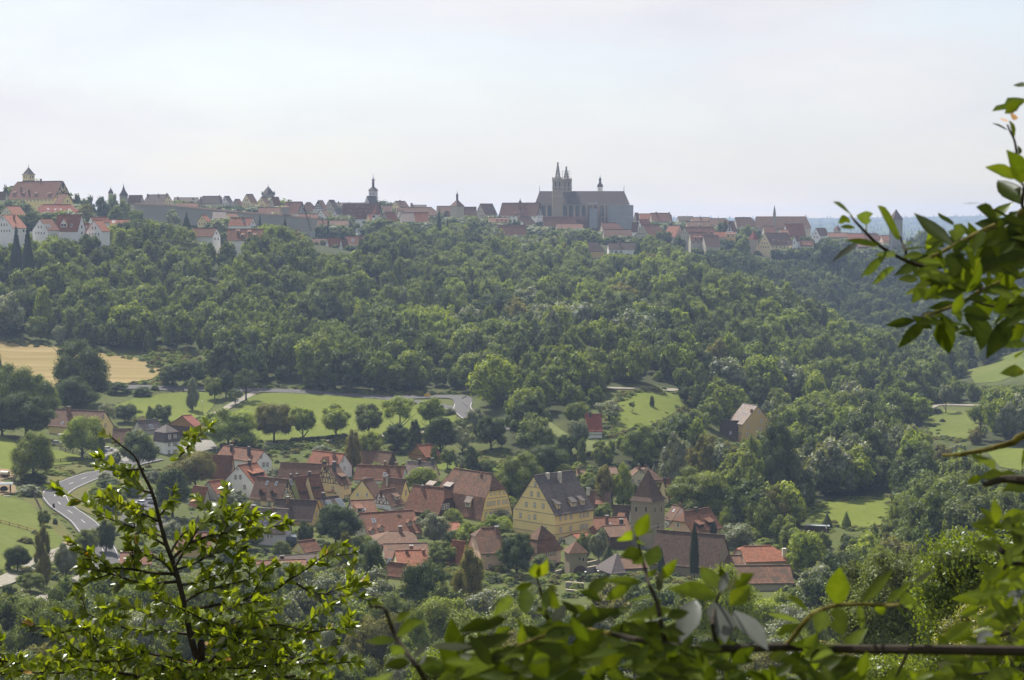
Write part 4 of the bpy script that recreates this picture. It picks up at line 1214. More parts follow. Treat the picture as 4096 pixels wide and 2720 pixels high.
# --- lower row
h = H('hipped_barn', 'barn with dark red brown hipped roof and one brick chimney', 'b', (1128, 312), None, 1490, 200, 372, th=14, Ll=11, wall='dull', roof='brown', hip=(.75, .55), cat='barn')
h.chimney([(1330, 205, 158)], .8)
h = H('old_farmhouse', 'old farmhouse with long uneven red brown roof behind the clean red roof', 'b', (1195, 440), None, 1595, 312, 500, th=8, Ll=11, wall='dull', roof='mossy')
h.chimney([(1432, 365, 335)], .8)
h = H('red_roofed_house', 'house with clean bright orange red roof among the lower trees', 'b', (1318, 545), None, 1590, 374, 620, th=10, Ll=12, wall='cream', roof='red')
h.chimney([(1390, 395, 360), (1545, 395, 366)], .7, cap=None)
h = H('red_roofed_cottage', 'small cottage with red roof and cream gable in front of the bright red roof', 'b', (1347, 600), 1190, 1412, 496, 650, th=60, gab='R', wall='cream', roof='rust')
h.win('r', [(1368, 580)], 1.0, 1.7, 'white').skylight([(1228, 468)], .8, 1.2)
h = H('red_roofed_house', 'house with red roof right of the small round tree in the lower row', 'b', (1880, 490), 1765, 1975, 293, 530, th=52, gab='R', wall='cream', roof='red')
h = H('low_house', 'low house with pale red roof hidden behind a bushy tree', 'b', (1720, 205), None, 1915, 125, 250, th=20, Ll=9, wall='dull', roof='red')
h = H('pale_house', 'pale house with steep mottled red and black roof left of the pink house', 'b', (2072, 392), None, 2290, 168, 572, th=16, Ll=11, wall='pink', roof='mossy', hip=(.35, 0))
h.win('r', [(2140, 413), (2160, 520)], .8, .9, 'dark').chimney([(2340, 190, 160)], .8).band([h.wh - 4.0], 'r', 'darkwood', .15)
h = H('pink_house', 'pink house with hipped mansard roof and two rows of dark windows by the gate tower', 'k', (232, 390), 95, 450, None, 545, th=42, rh=6, wall='pink', roof='mossy', rings=[(-.5, -.3), (1.0, 2.6), (.75, 2.6), (5, 5.5)])
h.win('r', [(252, 412), (288, 409), (327, 404), (362, 399), (396, 396), (325, 494), (360, 489), (396, 484)], .75, 1.25, 'dark').win('l', [(205, 405), (170, 398), (205, 500), (170, 490)], .75, 1.25, 'dark')
h = GATE = H('gate_tower', 'square stone gate tower with dark hipped roof and round arched gateway', 'k', (531, 392), 484, 694, 310, 622, th=14, wall='stone', roof='brown', rings=[(-.4, -.2), (5, 2.1)], cat='tower', rh=2)
h.win('l', [(517, 445)], .5, .8, 'slit').win('r', [(624, 447), (657, 456)], .6, 1.0, 'slit')
q = h.face('r', 628, 622); x0 = q.x; q2 = h.face('r', 628, 512)
n = 12; w = 1.55; pts = [(x0 - w, -.3), (x0 + w, -.3)] + [(x0 + w * math.cos(math.pi * k / n), q2.z - w + w * math.sin(math.pi * k / n)) for k in range(n + 1)]
MB().hull8([(a, .02, z) for a, z in pts] + [(a, -.03, z) for a, z in pts]).build('gateway', M['darkwood'], h.o)
h = H('white_cottage', 'white gabled cottage with red roof squeezed between yellow house and gate tower', '4', (1232, 1362), 1064, 1392, 1282, 1462, th=30, wall='pale', roof='red')
h = H('brown_roofed_house', 'brown roofed house with one dormer right behind the tall yellow house', '4', (1562, 962), 1290, 1622, 785, 1005, th=72, gab='R', wall='dull', roof='brown')
h.dormer([(1470, 970)], 2.8, 1.2, 'shed', wall='darkwood', roof='rust').chimney([(1325, 800, 752)], .9, mat='chimwhite')
h = H('dark_roofed_house', 'house with near black roof and small dormer left of the church tower', '4', (1802, 1132), 1618, 1850, 952, 1180, th=72, gab='R', wall='dull', roof='dark')
h.dormer([(1722, 1112)], 1.8, 1.2, 'shed', roof='rust', frame='white')
h = H('orange_roofed_house', 'low house with orange brown roof and two chimneys beside the church tower', '4', (1378, 1272), None, 1842, 1098, 1330, th=12, Ll=11, wall='cream', roof='rust')
h.chimney([(1552, 1160, 1075)], .8).chimney([(1724, 1190, 1118)], .9, mat='chimdark').skylight([(1595, 1165)], .5, .6)
h = H('old_shed', 'old shed with grey brown roof and dark boarded wall at the church tower foot', '4', (1592, 1312), None, 1842, 1190, 1465, th=18, Ll=9, wall='darkwood', roof='brown', cat='shed')
h = H('grey_house', 'low brown roofed house with white chimney caps behind the tall yellow house', '4', (1215, 610), None, 1310, 530, 650, th=6, Ll=8, wall='dull', roof='brown')
h.chimney([(1180, 560, 512)], .8)
h = H('brown_roofed_house', 'brown roof glimpsed behind the weeping birch trees', '4', (1600, 570), None, 1680, 495, 640, th=5, Ll=8, wall='dull', roof='brown')
# --- church
t = H('church_tower', 'square stone church tower with tall dark pointed roof', '5', (607, 898), 366, 764, None, 1470, th=55, rh=11, wall='stone', roof='churchtile', cat='church tower',
      rings=[(-.42, -.25), (.4, .7), (9, 7.2)], group='church of the village')
t.win('l', [(427, 990), (543, 990)], .75, 1.7, 'arch').win('r', [(648, 995), (722, 990)], .6, 1.7, 'arch').win('r', [(683, 1185)], .9, 2.0, 'arch').win('l', [(500, 1205)], .35, 1.4, 'slit')
t.band([t.wh - 6.4, t.wh - 13.4], t=.25)
cx, cy = t.Lr / 2, t.Ll / 2
MB().tube([(cx, cy, t.wh + 7.1), (cx, cy, t.wh + 8.0)], [.16, .05]).build('finial', M['zinc'], t.o)
h = H('church_nave', 'long church nave with dark tiled roof and bare stone gable', 'k', (1882, 530), 1268, 2020, 232, 640, th=63, gab='R', wall='stone', roof='churchtile', cat='church', group='church of the village')
h = H('church_porch', 'low stone annex with dark mossy roof in front of the church nave', 'k', (1022, 535), None, 1250, 440, 590, th=14, Ll=8, wall='stone', roof='brown', cat='church', group='church of the village')
h = H('church_apse', 'small stone building with steep grey stone roof left of the annex', 'k', (925, 575), None, 1040, 405, 640, th=25, Ll=8, wall='stone', roof='slate', hip=(1, 0), cat='church', group='church of the village')
# --- east of the church
h = H('white_house', 'white house with worn brown roof right of the church tower', '5', (850, 1112), 758, 1062, 958, 1232, th=38, gab='R', wall='white', roof='brown')
h.win('l', [(787, 1105), (818, 1130), (783, 1185)], .8, 1.2, 'dark').win('r', [(993, 998)], .4, .6, 'dark').chimney([(945, 950, 918)], .5, mat='brick', cap=None).skylight([(870, 1010)], .6, .8)
h = H('pink_house', 'salmon pink house with half hipped red roof and two long dormers', '5', (1085, 1258), 788, 1432, 1030, 1345, th=45, wall='pink', roof='rust', hip=(.48, 0))
h.win('l', [(922, 1175)], 1.2, 1.6, 'white').dormer([(1195, 1210), (1310, 1180)], 2.6, 1.2, 'shed', wall='darkwood').chimney([(1130, 1015, 980)], .7, mat='chimdark')
h = H('pale_house', 'pale green gabled house behind the church tower roof', '5', (372, 606), 318, 565, 520, 800, th=18, gab='R', wall='pale', roof='brown')
h.win('r', [(383, 665), (463, 672), (393, 765)], .9, 1.2, 'dark').win('r', [(485, 552)], .6, .8, 'dark').chimney([(488, 530, 470)], .6)
h = H('brown_roofed_house', 'brown hipped roof rising beside the church tower spire', '5', (600, 640), None, 735, 475, 720, th=25, Ll=9, wall='dull', roof='brown', hip=(.3, .9))
h = H('salmon_house', 'salmon house with red roof and two slate chimneys at the edge of the wood', '5', (915, 712), 763, 1018, 565, 795, th=45, wall='pink', roof='red')
h.win('l', [(850, 715)], 1.1, 1.2, 'white').win('l', [(818, 620)], .6, .8, 'white').chimney([(860, 570, 525), (896, 545, 497)], .75, mat='chimdark')
h = H('orange_roofed_house', 'house with bright orange roof and long shed dormers right of the spire', '5', (822, 900), 662, 888, 640, 940, th=50, wall='cream', roof='red')
h.dormer([(815, 815)], 3.6, .9, 'shed', wall='darkwood').chimney([(740, 665, 625)], .7, mat='chimdark')
h = H('long_barn', 'long low barn with red ridge and dark roof at the village end', 'f', (2905, 2278), None, 3125, 2222, 2312, th=4, Ll=9, wall='dull', roof='mossy', cat='barn')
h = H('farmhouse', 'farmhouse with orange and black hipped roof and white chimney at the village end', 'f', (2985, 2245), None, 3176, 2186, 2310, th=10, Ll=10, wall='dull', roof='red', hip=(.2, .9))
h.chimney([(3137, 2225, 2193)], .9, mat='chimwhite', cap=None)
h = H('front_barn', 'barn with brown and red tiled roof in front of the long low barn', 'f', (2915, 2330), None, 3172, 2263, 2365, th=3, Ll=9, wall='dull', roof='mossy', cat='barn')
# --- beyond the village
h = H('mill', 'tall ochre mill with steep weathered roof among trees', 'm', (2130, 956), 2003, 2392, 790, 1148, th=22, gab='R', wall='ochre', roof='grey', cat='mill')
h.win('r', [(2281, 852), (2297, 932), (2172, 985), (2172, 1051), (2290, 1010)], .9, 1.3, 'white').win('r', [(2175, 1125)], 1.9, 2.2, 'dark').win('l', [(2110, 1045), (2095, 1045)], .5, .8, 'dark').skylight([(2128, 858), (2155, 868)], .6, .9)
h.chimney([(2222, 850, 820)], .7, cap=None)
h = H('mill_annex', 'low annex with dark roof leaning against the left of the mill', 'm', (2076, 1086), 1915, 2094, 930, 1128, th=72, gab='R', wall='ochre', roof='dark', cat='mill')
h.skylight([(2015, 1043)], .7, .9)
h = H('mill_wing', 'small wing with red roof and pale gable behind the mill', 'f', (3092, 1712), 3058, 3152, 1680, 1756, th=40, gab='R', wall='pale', roof='red', cat='mill')
h = H('tall_red_roofed_house', 'narrow white house with steep bright red roof beside the far meadow', 'm', (690, 1015), None, 832, 868, 1096, th=4, Ll=7, wall='white', roof='maroon')
h.chimney([(720, 885, 853)], .7, mat='chimdark').band([1.2, h.wh - .3], 'r', 'timber', .14)
h = H('yellow_farmhouse', 'yellow farmhouse with long brown roof at the left above the paddock', 'w', (890, 990), 448, 1043, 842, 1118, th=66, gab='R', wall='yellow', roof='brown')
h.win('r', [(953, 900), (933, 977), (972, 972)], .75, 1.3, 'dark').chimney([(635, 870, 803)], 1.0).skylight([(575, 952)], .8, 1.1)
MB().box((-5.5, 2, h.wh - 2.4), (-.02, 11, h.wh - 2.1)).build('lean_to_roof', M['zinc'], h.o)
h = H('grey_roofed_house', 'small grey roofed house with pale gable behind the white mansard house', 'w', (1308, 1010), 1228, 1492, 928, 1062, th=45, wall='lilac', roof='slate')
h.win('l', [(1272, 1005), (1276, 972)], .7, 1.0, 'dark').skylight([(1395, 985)], 1.4, 1.8).chimney([(1318, 945, 915)], .5, cap=None)
h = H('mansard_cottage', 'white house with slate mansard roof and dark shingled upper storey', 'w', (1527, 1125), 1422, 1652, None, 1242, th=45, rh=5, wall='white', roof='slate', rings=[(-.35, -.2), (.15, 2.7), (-.1, 2.75), (5, 5.0)])
h.win('r', [(1560, 1150), (1606, 1147), (1625, 1146), (1606, 1215), (1625, 1214), (1560, 1218)], .75, 1.2, 'dark')
for x in (1562, 1612):
    q = h.face('r', x, 1078); add_window(h.o, (q.x, -.12, q.z), 0, .8, 1.2, 'white')
h = H('brown_roofed_shed', 'low shed with brown tiled roof next to the yellow farmhouse', 'w', (1050, 1122), None, 1215, 1005, 1165, th=14, Ll=7, wall='dull', roof='brown', cat='shed')
h = H('boarded_barn', 'dark boarded barn with maroon roof on a concrete plinth', 'w', (1810, 992), 1555, 1886, 882, 1112, th=52, wall='darkwood', roof='maroon', cat='barn')
MB().box((-.06, -.06, -1.5), (h.Lr + .06, h.Ll + .06, 1.0)).build('plinth', M['concrete'], h.o)
g0 = h.Wd
MB().hull8([(-.05, .2, h.wh + .05), (-.05, g0 - .2, h.wh + .05), (.0, g0 - .2, h.wh + .05), (.0, .2, h.wh + .05), (-.05, g0 / 2 - .1, h.wh + h.rh - .4), (-.05, g0 / 2 + .1, h.wh + h.rh - .4), (0, g0 / 2 + .1, h.wh + h.rh - .4), (0, g0 / 2 - .1, h.wh + h.rh - .4)]).build('gable_boards', M['wood'], h.o)
MB().box((1.2, -.1, 0), (4.4, -.02, 3.0)).build('barn_door', M['timber'], h.o)
h = H('red_roofed_house', 'ochre house with dull red roof seen through the foreground tree', 'q', (1630, 345), None, 1945, 215, 430, th=14, Ll=9, wall='ochre', roof='rust')
h = H('red_roofed_garage', 'garage with striped red brown roof left of the foreground trunk', 'q', (1105, 500), None, 1390, 392, 560, th=8, Ll=8, wall='dull', roof='rust', cat='garage')
h = H('ochre_cottage', 'ochre cottage with brown roof among birches at the bottom of the valley', 'b', (905, 1052), None, 1040, 958, 1150, th=12, Ll=7, wall='ochre', roof='brown')
h = H('ochre_hall', 'plain ochre wall of a low building behind the birch trunks', 'b', (1045, 1005), None, 1240, 960, 1140, th=5, Ll=7, wall='dull', roof='brown')
h = H('red_roofed_hut', 'tiny hut with red roof at the edge of the far meadow', 'm', (1625, 735), None, 1680, 684, 770, th=20, Ll=4, wall='darkwood', roof='red', cat='hut')
for r_ in REPORT: print(r_)
# ------------------------------------------------------------------ the old town on the ridge
REPORT.clear()
def autowin(h, gable=True, side=True, w=.8, h_=1.2, style='tiny'):
    def put(f, u, z):
        loc = (0, u, z) if f == 'l' else (u, 0, z)
        add_window(h.o, loc, -math.pi / 2 if f == 'l' else 0, w, h_, style)
    fg, fs = ('l', 'r') if h.gab == 'L' else ('r', 'l')
    if gable:
        z = h.wh - 1.6
        while z < h.wh + h.rh * .75:
            half = h.Wd / 2 - max(0, z + 1 - h.wh) / h.m; n = max(1, int(half * 2 / 3.0))
            if half < .8: break
            for i in range(n): put(fg, h.Wd / 2 + (i - (n - 1) / 2) * min(2.6, half * 2 / n), z)
            z += 2.9
    if side and h.wh > 2:
        n = max(1, int(h.L / 3.4))
        for i in range(n): put(fs, h.L * (i + .5) / n, h.wh - 1.5)
    return h
def T(label, cr, C, D, E, A, base, Y, th=40, gab='L', wall='cream', roof='brown', name='town_house', win=(1, 0), **kw):
    kw.setdefault('group', 'houses of the hilltop town'); kw.setdefault('sink', 9.0)
    h = House(name, label, cr, C, D, E, A, base, Y, th, gab, wall=wall, roof=roof, **kw)
    if win and 'rings' not in kw: autowin(h, *win)
    return h
def cap_spire(h, z0, z1, r=.35):
    MB().tube([(h.Lr / 2, h.Ll / 2, z0), (h.Lr / 2, h.Ll / 2, z1)], [r, .08]).build('finial', M['chimdark'], h.o)

# left end
h = T('large hall with broad pale brown hipped roof and yellow half timbered gable', 'A', (505, 440), 70, 660, 284, 525, 1150, 52, 'R', 'yellow', 'rust', 'town_hall_barn', (1, 1), hip=(.22, .3), cat='hall')
h.timber(3, dens=2.6, w=.35); h.dormer([(130, 405), (212, 408), (330, 412), (455, 414)], 3.2, 1.2, 'shed').chimney([(268, 395, 365), (195, 380, 345), (377, 284, 265)], .9, cap=None)
T('steep gabled annex with brown roof at the foot of the large hall', 'A', (565, 492), 496, 682, 402, 535, 1138, 50, 'R', 'yellow', 'rust')
h = T('square yellow tower with gallery roof and tall pyramid spire above the large hall', 'A', (262, 222), 208, 320, None, 300, 1250, 42, 'L', 'yellow', 'dark', 'tower', rh=4.5, rings=[(-.7, -.4), (.3, .5), (20, 4.7)], cat='tower')
cap_spire(h, h.wh + 4.5, h.wh + 6.8, .2)
MB().tube_rings([[(-1.3, -1.3, h.wh - 6.2), (h.Lr + 1.3, -1.3, h.wh - 6.2), (h.Lr + 1.3, h.Ll + 1.3, h.wh - 6.2), (-1.3, h.Ll + 1.3, h.wh - 6.2)], [(0, 0, h.wh - 4.2), (h.Lr, 0, h.wh - 4.2), (h.Lr, h.Ll, h.wh - 4.2), (0, h.Ll, h.wh - 4.2)]]).build('gallery_roof', M['dark'], h.o)
for u in (.3, .7): add_window(h.o, (h.Lr * u, 0, h.wh - 2), 0, .9, 1.3, 'tiny'); add_window(h.o, (0, h.Ll * u, h.wh - 2), -math.pi / 2, .9, 1.3, 'tiny')
T('low brown roofed house at the far left edge below the hall', 'A', (48, 442), -40, 72, 385, 500, 1120, 66, 'R', 'pale', 'brown')
T('long red hipped roof with many small roof lights below the hall', 'A', (348, 578), None, 702, 502, 605, 1010, 5, 'L', 'dull', 'maroon', Ll=11, hip=(.4, .8)).skylight([(445, 545), (510, 548), (560, 548), (640, 550)], .9, 1.0)
T('red roofed house with pale gable at the left picture edge', 'A', (118, 595), 0, 238, 517, 622, 1000, 44, 'L', 'pale', 'red')
T('white house with pale red roof nearest the left picture edge', 'A', (125, 715), -70, 248, 598, 775, 890, 44, 'L', 'white', 'red', win=(1, 1)).chimney([(130, 640, 600)], .8, cap=None)
T('brown roofed house with white gable and solar panel', 'A', (440, 735), 300, 545, 632, 765, 890, 44, 'L', 'white', 'rust').skylight([(440, 702)], 3.2, 2.2)
h = T('white house with large orange red roof and white cross gable', 'A', (718, 735), 497, 790, 598, 765, 890, 58, 'R', 'white', 'red', win=(1, 1))
h.dormer([(588, 712)], 5.2, 2.3, 'gable', wall='white', frame='tiny', nwin=2).skylight([(660, 698)], 1.2, 1.6)
T('white gabled house with bright red roof right of the cross gabled house', 'A', (940, 745), 798, 1012, 646, 800, 890, 44, 'L', 'white', 'red', win=(1, 0))
T('low red roof joined to the left of the bright red roofed white house', 'A', (800, 752), 722, 852, 676, 792, 905, 48, 'R', 'white', 'red').skylight([(795, 712)], 1.2, 1.6)
T('house with orange roof peeping over the bright red roofed white house', 'A', (862, 662), 815, 1012, 615, 690, 950, 40, 'L', 'white', 'red')
T('long low orange roof with skylight right of the white gables', 'A', (965, 700), None, 1185, 640, 730, 960, 5, 'L', 'dull', 'red', Ll=9).skylight([(1050, 662)], 1.2, 1.6)
T('dark red brown roofed house half hidden by the big spruce', 'A', (1962, 790), 1755, 2032, 718, 835, 960, 60, 'R', 'white', 'rust')
T('house with long dark red roof and white dormers at the wood edge', 'A', (2095, 828), None, 2420, 726, 865, 960, 4, 'L', 'white', 'rust', Ll=11).dormer([(2195, 765), (2235, 800), (2300, 770), (2345, 800)], 2.2, 1.3, 'shed', wall='white')
T('low pale roofed bungalow among the trees at the wood edge', 'A', (1400, 822), None, 1610, 780, 840, 960, 4, 'L', 'white', 'grey', Ll=8)
# towers and houses along the skyline
def round_tower(name, label, cr, x, ytop, yeave, half, ybase, Y, wall, roof, flare=1.0, fin=1.2):
    px, py = full(cr, x, ybase); b = at(px, py, Y); pe = at(*full(cr, x, yeave), Y); pt = at(*full(cr, x, ytop), Y)
    r = half / CR[cr][2] / F * Y
    o = thing(name, label, 'tower', tuple(b), 0, 'towers of the hilltop town')
    hh = pe.z - b.z; rh = pt.z - pe.z
    MB().lathe([(r * .86, -8), (r * .84, hh)], 14).build('wall', M[wall], o)
    if flare > 1: pr = [(r, hh - .4), (r * .72, hh + rh * .18), (r * .40, hh + rh * .42), (r * .16, hh + rh * .74), (.08, hh + rh)]
    else: pr = [(r, hh - .3), (r * .5, hh + rh * .5), (.08, hh + rh)]
    MB().lathe(pr, 14).build('roof', M[roof], o)
    MB().tube([(0, 0, hh + rh - .5), (0, 0, hh + rh + fin)], [.22, .06]).build('finial', M['chimdark'], o)
    return o
round_tower('spire_tower', 'slender tower with needle sharp dark flared spire left of the roofs', 'A', 1142, 322, 415, 44, 520, 1300, 'greystone', 'dark', 2)
round_tower('wall_tower', 'small pointed tower roof just left of the needle spire', 'A', 1023, 350, 392, 26, 500, 1320, 'greystone', 'dark', 1)
round_tower('round_tower', 'grey round town wall tower in front of the large gabled roof', 'B', 272, 512, 525, 46, 660, 1230, 'greystone', 'brown', 1, .3)
T('brown roofed house right of the needle spire', 'A', (1292, 490), 1172, 1332, 416, 525, 1310, 70, 'R', 'dull', 'brown')
h = T('house with long dark roof and cream gable on the skyline', 'A', (1498, 495), 1312, 1606, 410, 525, 1310, 60, 'R', 'cream', 'dark'); h.chimney([(1355, 425, 405), (1462, 425, 405), (1585, 420, 398)], .9, cap=None)
T('flat brown roofed row between two skyline houses', 'A', (1600, 470), None, 1820, 438, 500, 1340, 3, 'L', 'dull', 'dark', Ll=10).chimney([(1640, 450, 430), (1780, 452, 438)], .9, cap=None)
T('low red roofed house behind the town wall', 'A', (1625, 535), None, 1822, 488, 560, 1290, 4, 'L', 'dull', 'rust', Ll=10)
T('dark hipped roof with roof lights rising behind the town wall', 'A', (1820, 488), None, 2045, 424, 540, 1310, 8, 'L', 'dull', 'dark', Ll=11, hip=(.8, .2)).chimney([(1850, 460, 432), (2025, 440, 416)], .9, cap=None)
T('pale blue grey gabled house on the skyline', 'A', (2105, 475), 2042, 2145, 424, 540, 1330, 48, 'L', 'lilac', 'dark')
T('dark steep gable between the pale blue house and the yellow gable', 'A', (2200, 500), 2140, 2240, 452, 545, 1330, 48, 'L', 'dull', 'brown')
T('tall yellow gable with brown roof left of the square stone tower', 'A', (2315, 480), 2232, 2372, 406, 545, 1320, 44, 'L', 'cream', 'brown', win=(1, 0))
T('cream gabled house with red roof below the town wall', 'A', (1905, 655), 1822, 1945, 598, 715, 1100, 44, 'L', 'cream', 'red')
T('house with pale grey roof that glints in the sun', 'A', (1965, 625), None, 2085, 562, 660, 1130, 12, 'L', 'white', 'grey', Ll=9)
T('house with broad pale orange roof and white end wall', 'A', (2305, 690), 2105, 2362, 626, 735, 1080, 62, 'R', 'white', 'red').skylight([(2245, 660)], 1.4, 1.6).chimney([(2240, 640, 612)], .9)
T('house with dull red roof behind the pale orange roof', 'A', (2120, 612), 2060, 2200, 582, 650, 1150, 44, 'L', 'cream', 'rust')
# town wall
def town_wall(label, cr, pts, hpx, Y, roofed=True):
    mb = MB(); rb = MB(); P = [at(*full(cr, *p), Y) for p in pts]
    o = thing('town_wall', label, 'wall', tuple(P[0]), 0, 'walls of the hilltop town'); p0 = P[0]
    hh = hpx / CR[cr][2] / F * Y
    for a, b in zip(P, P[1:]):
        a = a - p0; b = b - p0; d = Vector((0, 1.2, 0)); z = Vector((0, 0, hh + 8))
        mb.hull8([a - z, b - z, b - z + d, a - z + d, a, b, b + d, a + d])
        u = Vector((0, 0, 1.0))
        rb.hull8([a - d * .4, b - d * .4, b + d * 1.4, a + d * 1.4, a + d * .5 + u, b + d * .5 + u, b + d * .55 + u, a + d * .55 + u])
    mb.build('wall', M['greystone'], o)
    if roofed: rb.build('roof', M['brown'], o)
town_wall('long grey town wall with tiled coping below the skyline houses', 'A', [(1240, 500), (1530, 512), (1970, 556), (2361, 590)], 45, 1235)
town_wall('grey town wall running past the round wall tower', 'B', [(0, 588), (230, 605), (560, 640)], 40, 1225)
town_wall('grey stone retaining wall below the white houses at the right', 'D', [(-20, 935), (425, 930)], 70, 1370, False)
# centre left
h = T('massive square grey stone tower with pyramid roof and corner turrets', 'B', (112, 402), 57, 169, None, 480, 1360, 44, 'L', 'greystone', 'slate', 'stone_tower', rh=5, rings=[(-.4, -.3), (20, 5.4)], cat='tower', group='towers of the hilltop town')
cap_spire(h, h.wh + 5.2, h.wh + 7.6, .18)
for (a, b) in ((0, 0), (h.Lr, 0), (0, h.Ll), (h.Lr, h.Ll)): MB().lathe([(.6, -1.0), (.6, .3), (.05, 2.2)], 8, (a, b, h.wh)).build('turret', M['slate'], h.o)
add_window(h.o, (h.Lr * .25, 0, h.wh - 2), 0, .7, 1.5, 'tiny'); add_window(h.o, (h.Lr * .75, 0, h.wh - 2), 0, .7, 1.5, 'tiny')
T('cream gable with brown roof at the foot of the square stone tower', 'B', (85, 485), 18, 128, 430, 540, 1320, 46, 'L', 'cream', 'brown')
T('rusty brown roof right below the square stone tower', 'B', (170, 515), 122, 232, 432, 545, 1310, 46, 'L', 'dull', 'rust')
T('low red roofs along the wall under the square stone tower', 'B', (20, 585), None, 222, 528, 610, 1260, 4, 'L', 'cream', 'rust', Ll=10)
h = T('large steep brown roof with white half timbered gable behind the round tower', 'B', (388, 582), 238, 466, 476, 615, 1290, 56, 'R', 'white', 'rust', win=(1, 0)); h.timber(3, dens=2.4, w=.3).chimney([(300, 480, 458)], .9, cap=None)
T('low brown lean to roof in front of the white half timbered gable', 'B', (392, 628), None, 572, 588, 650, 1255, 4, 'L', 'dull', 'rust', Ll=8)
T('brown hipped roof left of the tall white gable', 'B', (440, 560), None, 540, 482, 600, 1330, 10, 'L', 'dull', 'brown', Ll=11, hip=(.5, .5))
h = T('tall white gable with dark timbers and grey brown roof', 'B', (622, 540), 528, 662, 464, 605, 1320, 42, 'L', 'white', 'brown', win=(1, 0)); h.timber(3, dens=2.4, w=.3)
T('lower white gable in front of the tall timbered white gable', 'B', (640, 605), 560, 690, 552, 640, 1290, 42, 'L', 'white', 'brown')
T('dark brown pointed roof right of the tall white gable', 'B', (715, 525), 636, 760, 460, 570, 1350, 46, 'L', 'dull', 'dark')
T('grey fronted house left of the great dormered barn', 'B', (745, 585), 705, 800, 540, 620, 1290, 40, 'L', 'lilac', 'slate')
h = T('great barn with long brown roof and rows of small dormers', 'B', (1128, 622), 785, 1166, 494, 650, 1300, 66, 'R', 'white', 'rust', 'great_barn', (1, 0), cat='barn')
h.timber(3, dens=2.4, w=.3).dormer([(878, 528), (930, 528), (985, 528), (1036, 530), (870, 562), (965, 562), (1015, 562), (855, 596), (905, 598), (958, 600)], 2.2, 1.0, 'shed')
T('flat dark roofs on the skyline left of the white tower', 'B', (735, 515), None, 1010, 486, 560, 1400, 3, 'L', 'dull', 'dark', Ll=12).chimney([(762, 495, 474), (860, 496, 480)], .9, cap=None)
# the white tower
h = T('pale slim tower with hipped cap lantern and onion dome', 'B', (1100, 366), 1041, 1121, None, 500, 1410, 64, 'L', 'lilac', 'slate', 'white_tower', rh=2.6, rings=[(-.5, -.2), (2.0, 2.4), (20, 2.6)], cat='tower', group='towers of the hilltop town')
cx, cy, zt = h.Lr / 2, h.Ll / 2, h.wh
MB().lathe([(.95, 2.2), (.9, 6.0)], 8, (cx, cy, zt)).build('lantern', M['slate'], h.o)
MB().lathe([(1.1, 6.0), (.8, 6.4), (1.35, 7.3), (1.0, 8.2), (.3, 9), (.16, 10.5), (.06, 13)], 10, (cx, cy, zt)).build('onion_dome', M['zinc'], h.o)
h.band([zt - 6.2, zt - 1.0], t=.6, d=.35)
for u in (.3, .7): add_window(h.o, (0, h.Ll * u, zt - 3), -math.pi / 2, .8, 1.6, 'tiny')
T('grey steep roof house standing before the pale slim tower', 'B', (1050, 498), 1000, 1125, 424, 540, 1395, 40, 'L', 'lilac', 'slate')
T('dark house row at the foot of the pale slim tower', 'B', (1118, 520), None, 1250, 508, 570, 1390, 3, 'L', 'dull', 'brown', Ll=10)
h = T('little white house with steep red pyramid roof', 'B', (1100, 592), 1072, 1146, None, 650, 1240, 58, 'L', 'white', 'red', rh=7, rings=[(-.5, -.2), (20, 6.5)])
add_window(h.o, (0, h.Ll * .5, h.wh - 1.5), -math.pi / 2, 2.2, 1.4, 'tiny')
T('low pale red roof left of the red pyramid roof', 'B', (1045, 640), None, 1100, 590, 670, 1250, 20, 'L', 'cream', 'red', Ll=8)
T('pale red roofed gable house right of the red pyramid roof', 'B', (1222, 650), 1142, 1312, 574, 690, 1240, 46, 'L', 'dull', 'red')
h = T('timbered gable house with brown roof on the skyline right of the slim tower', 'B', (1322, 522), 1248, 1412, 470, 570, 1380, 44, 'L', 'cream', 'brown', win=(1, 0)); h.chimney([(1328, 480, 462)], .9, cap=None)
T('timbered white house front left of the skyline gable', 'B', (1172, 560), None, 1252, 512, 590, 1360, 6, 'L', 'white', 'brown', Ll=9)
T('low long brown roof on the skyline right of centre', 'B', (1425, 530), None, 1572, 506, 570, 1390, 3, 'L', 'dull', 'dark', Ll=10).chimney([(1420, 510, 488), (1440, 512, 490)], 1.0, cap=None)
T('very broad brown roof in the middle of the town', 'B', (1290, 600), None, 1660, 526, 640, 1340, 4, 'L', 'dull', 'brown', Ll=14, hip=(.5, .5))
T('small pale grey roof in front of the very broad brown roof', 'B', (1318, 610), None, 1372, 560, 640, 1290, 14, 'L', 'lilac', 'grey', Ll=8)
T('long grey brown roof with low wall facing the wood', 'B', (1345, 656), None, 1480, 576, 690, 1270, 10, 'L', 'dull', 'grey', Ll=12)
T('pale orange roof joined to the long grey brown roof', 'B', (1470, 656), None, 1592, 574, 690, 1268, 8, 'L', 'dull', 'red', Ll=11)
h = T('stout tower with bell shaped brown roof and slim lantern', 'B', (1850, 515), 1794, 1917, None, 650, 1360, 46, 'L', 'dull', 'brown', 'gate_tower', rh=4.6, rings=[(-.6, -.3), (.9, 1.6), (2.9, 4.2), (20, 4.4)], cat='tower', group='towers of the hilltop town')
cx, cy, zt = h.Lr / 2, h.Ll / 2, h.wh
MB().lathe([(.85, 4), (.85, 7.4), (1.2, 7.5), (.4, 8.8), (.16, 9.8), (.05, 11.4)], 8, (cx, cy, zt)).build('lantern', M['dark'], h.o)
T('white timbered gable left of the stout bell roofed tower', 'B', (1765, 615), 1732, 1792, 563, 645, 1330, 44, 'L', 'white', 'brown').timber(2, dens=2, w=.3)
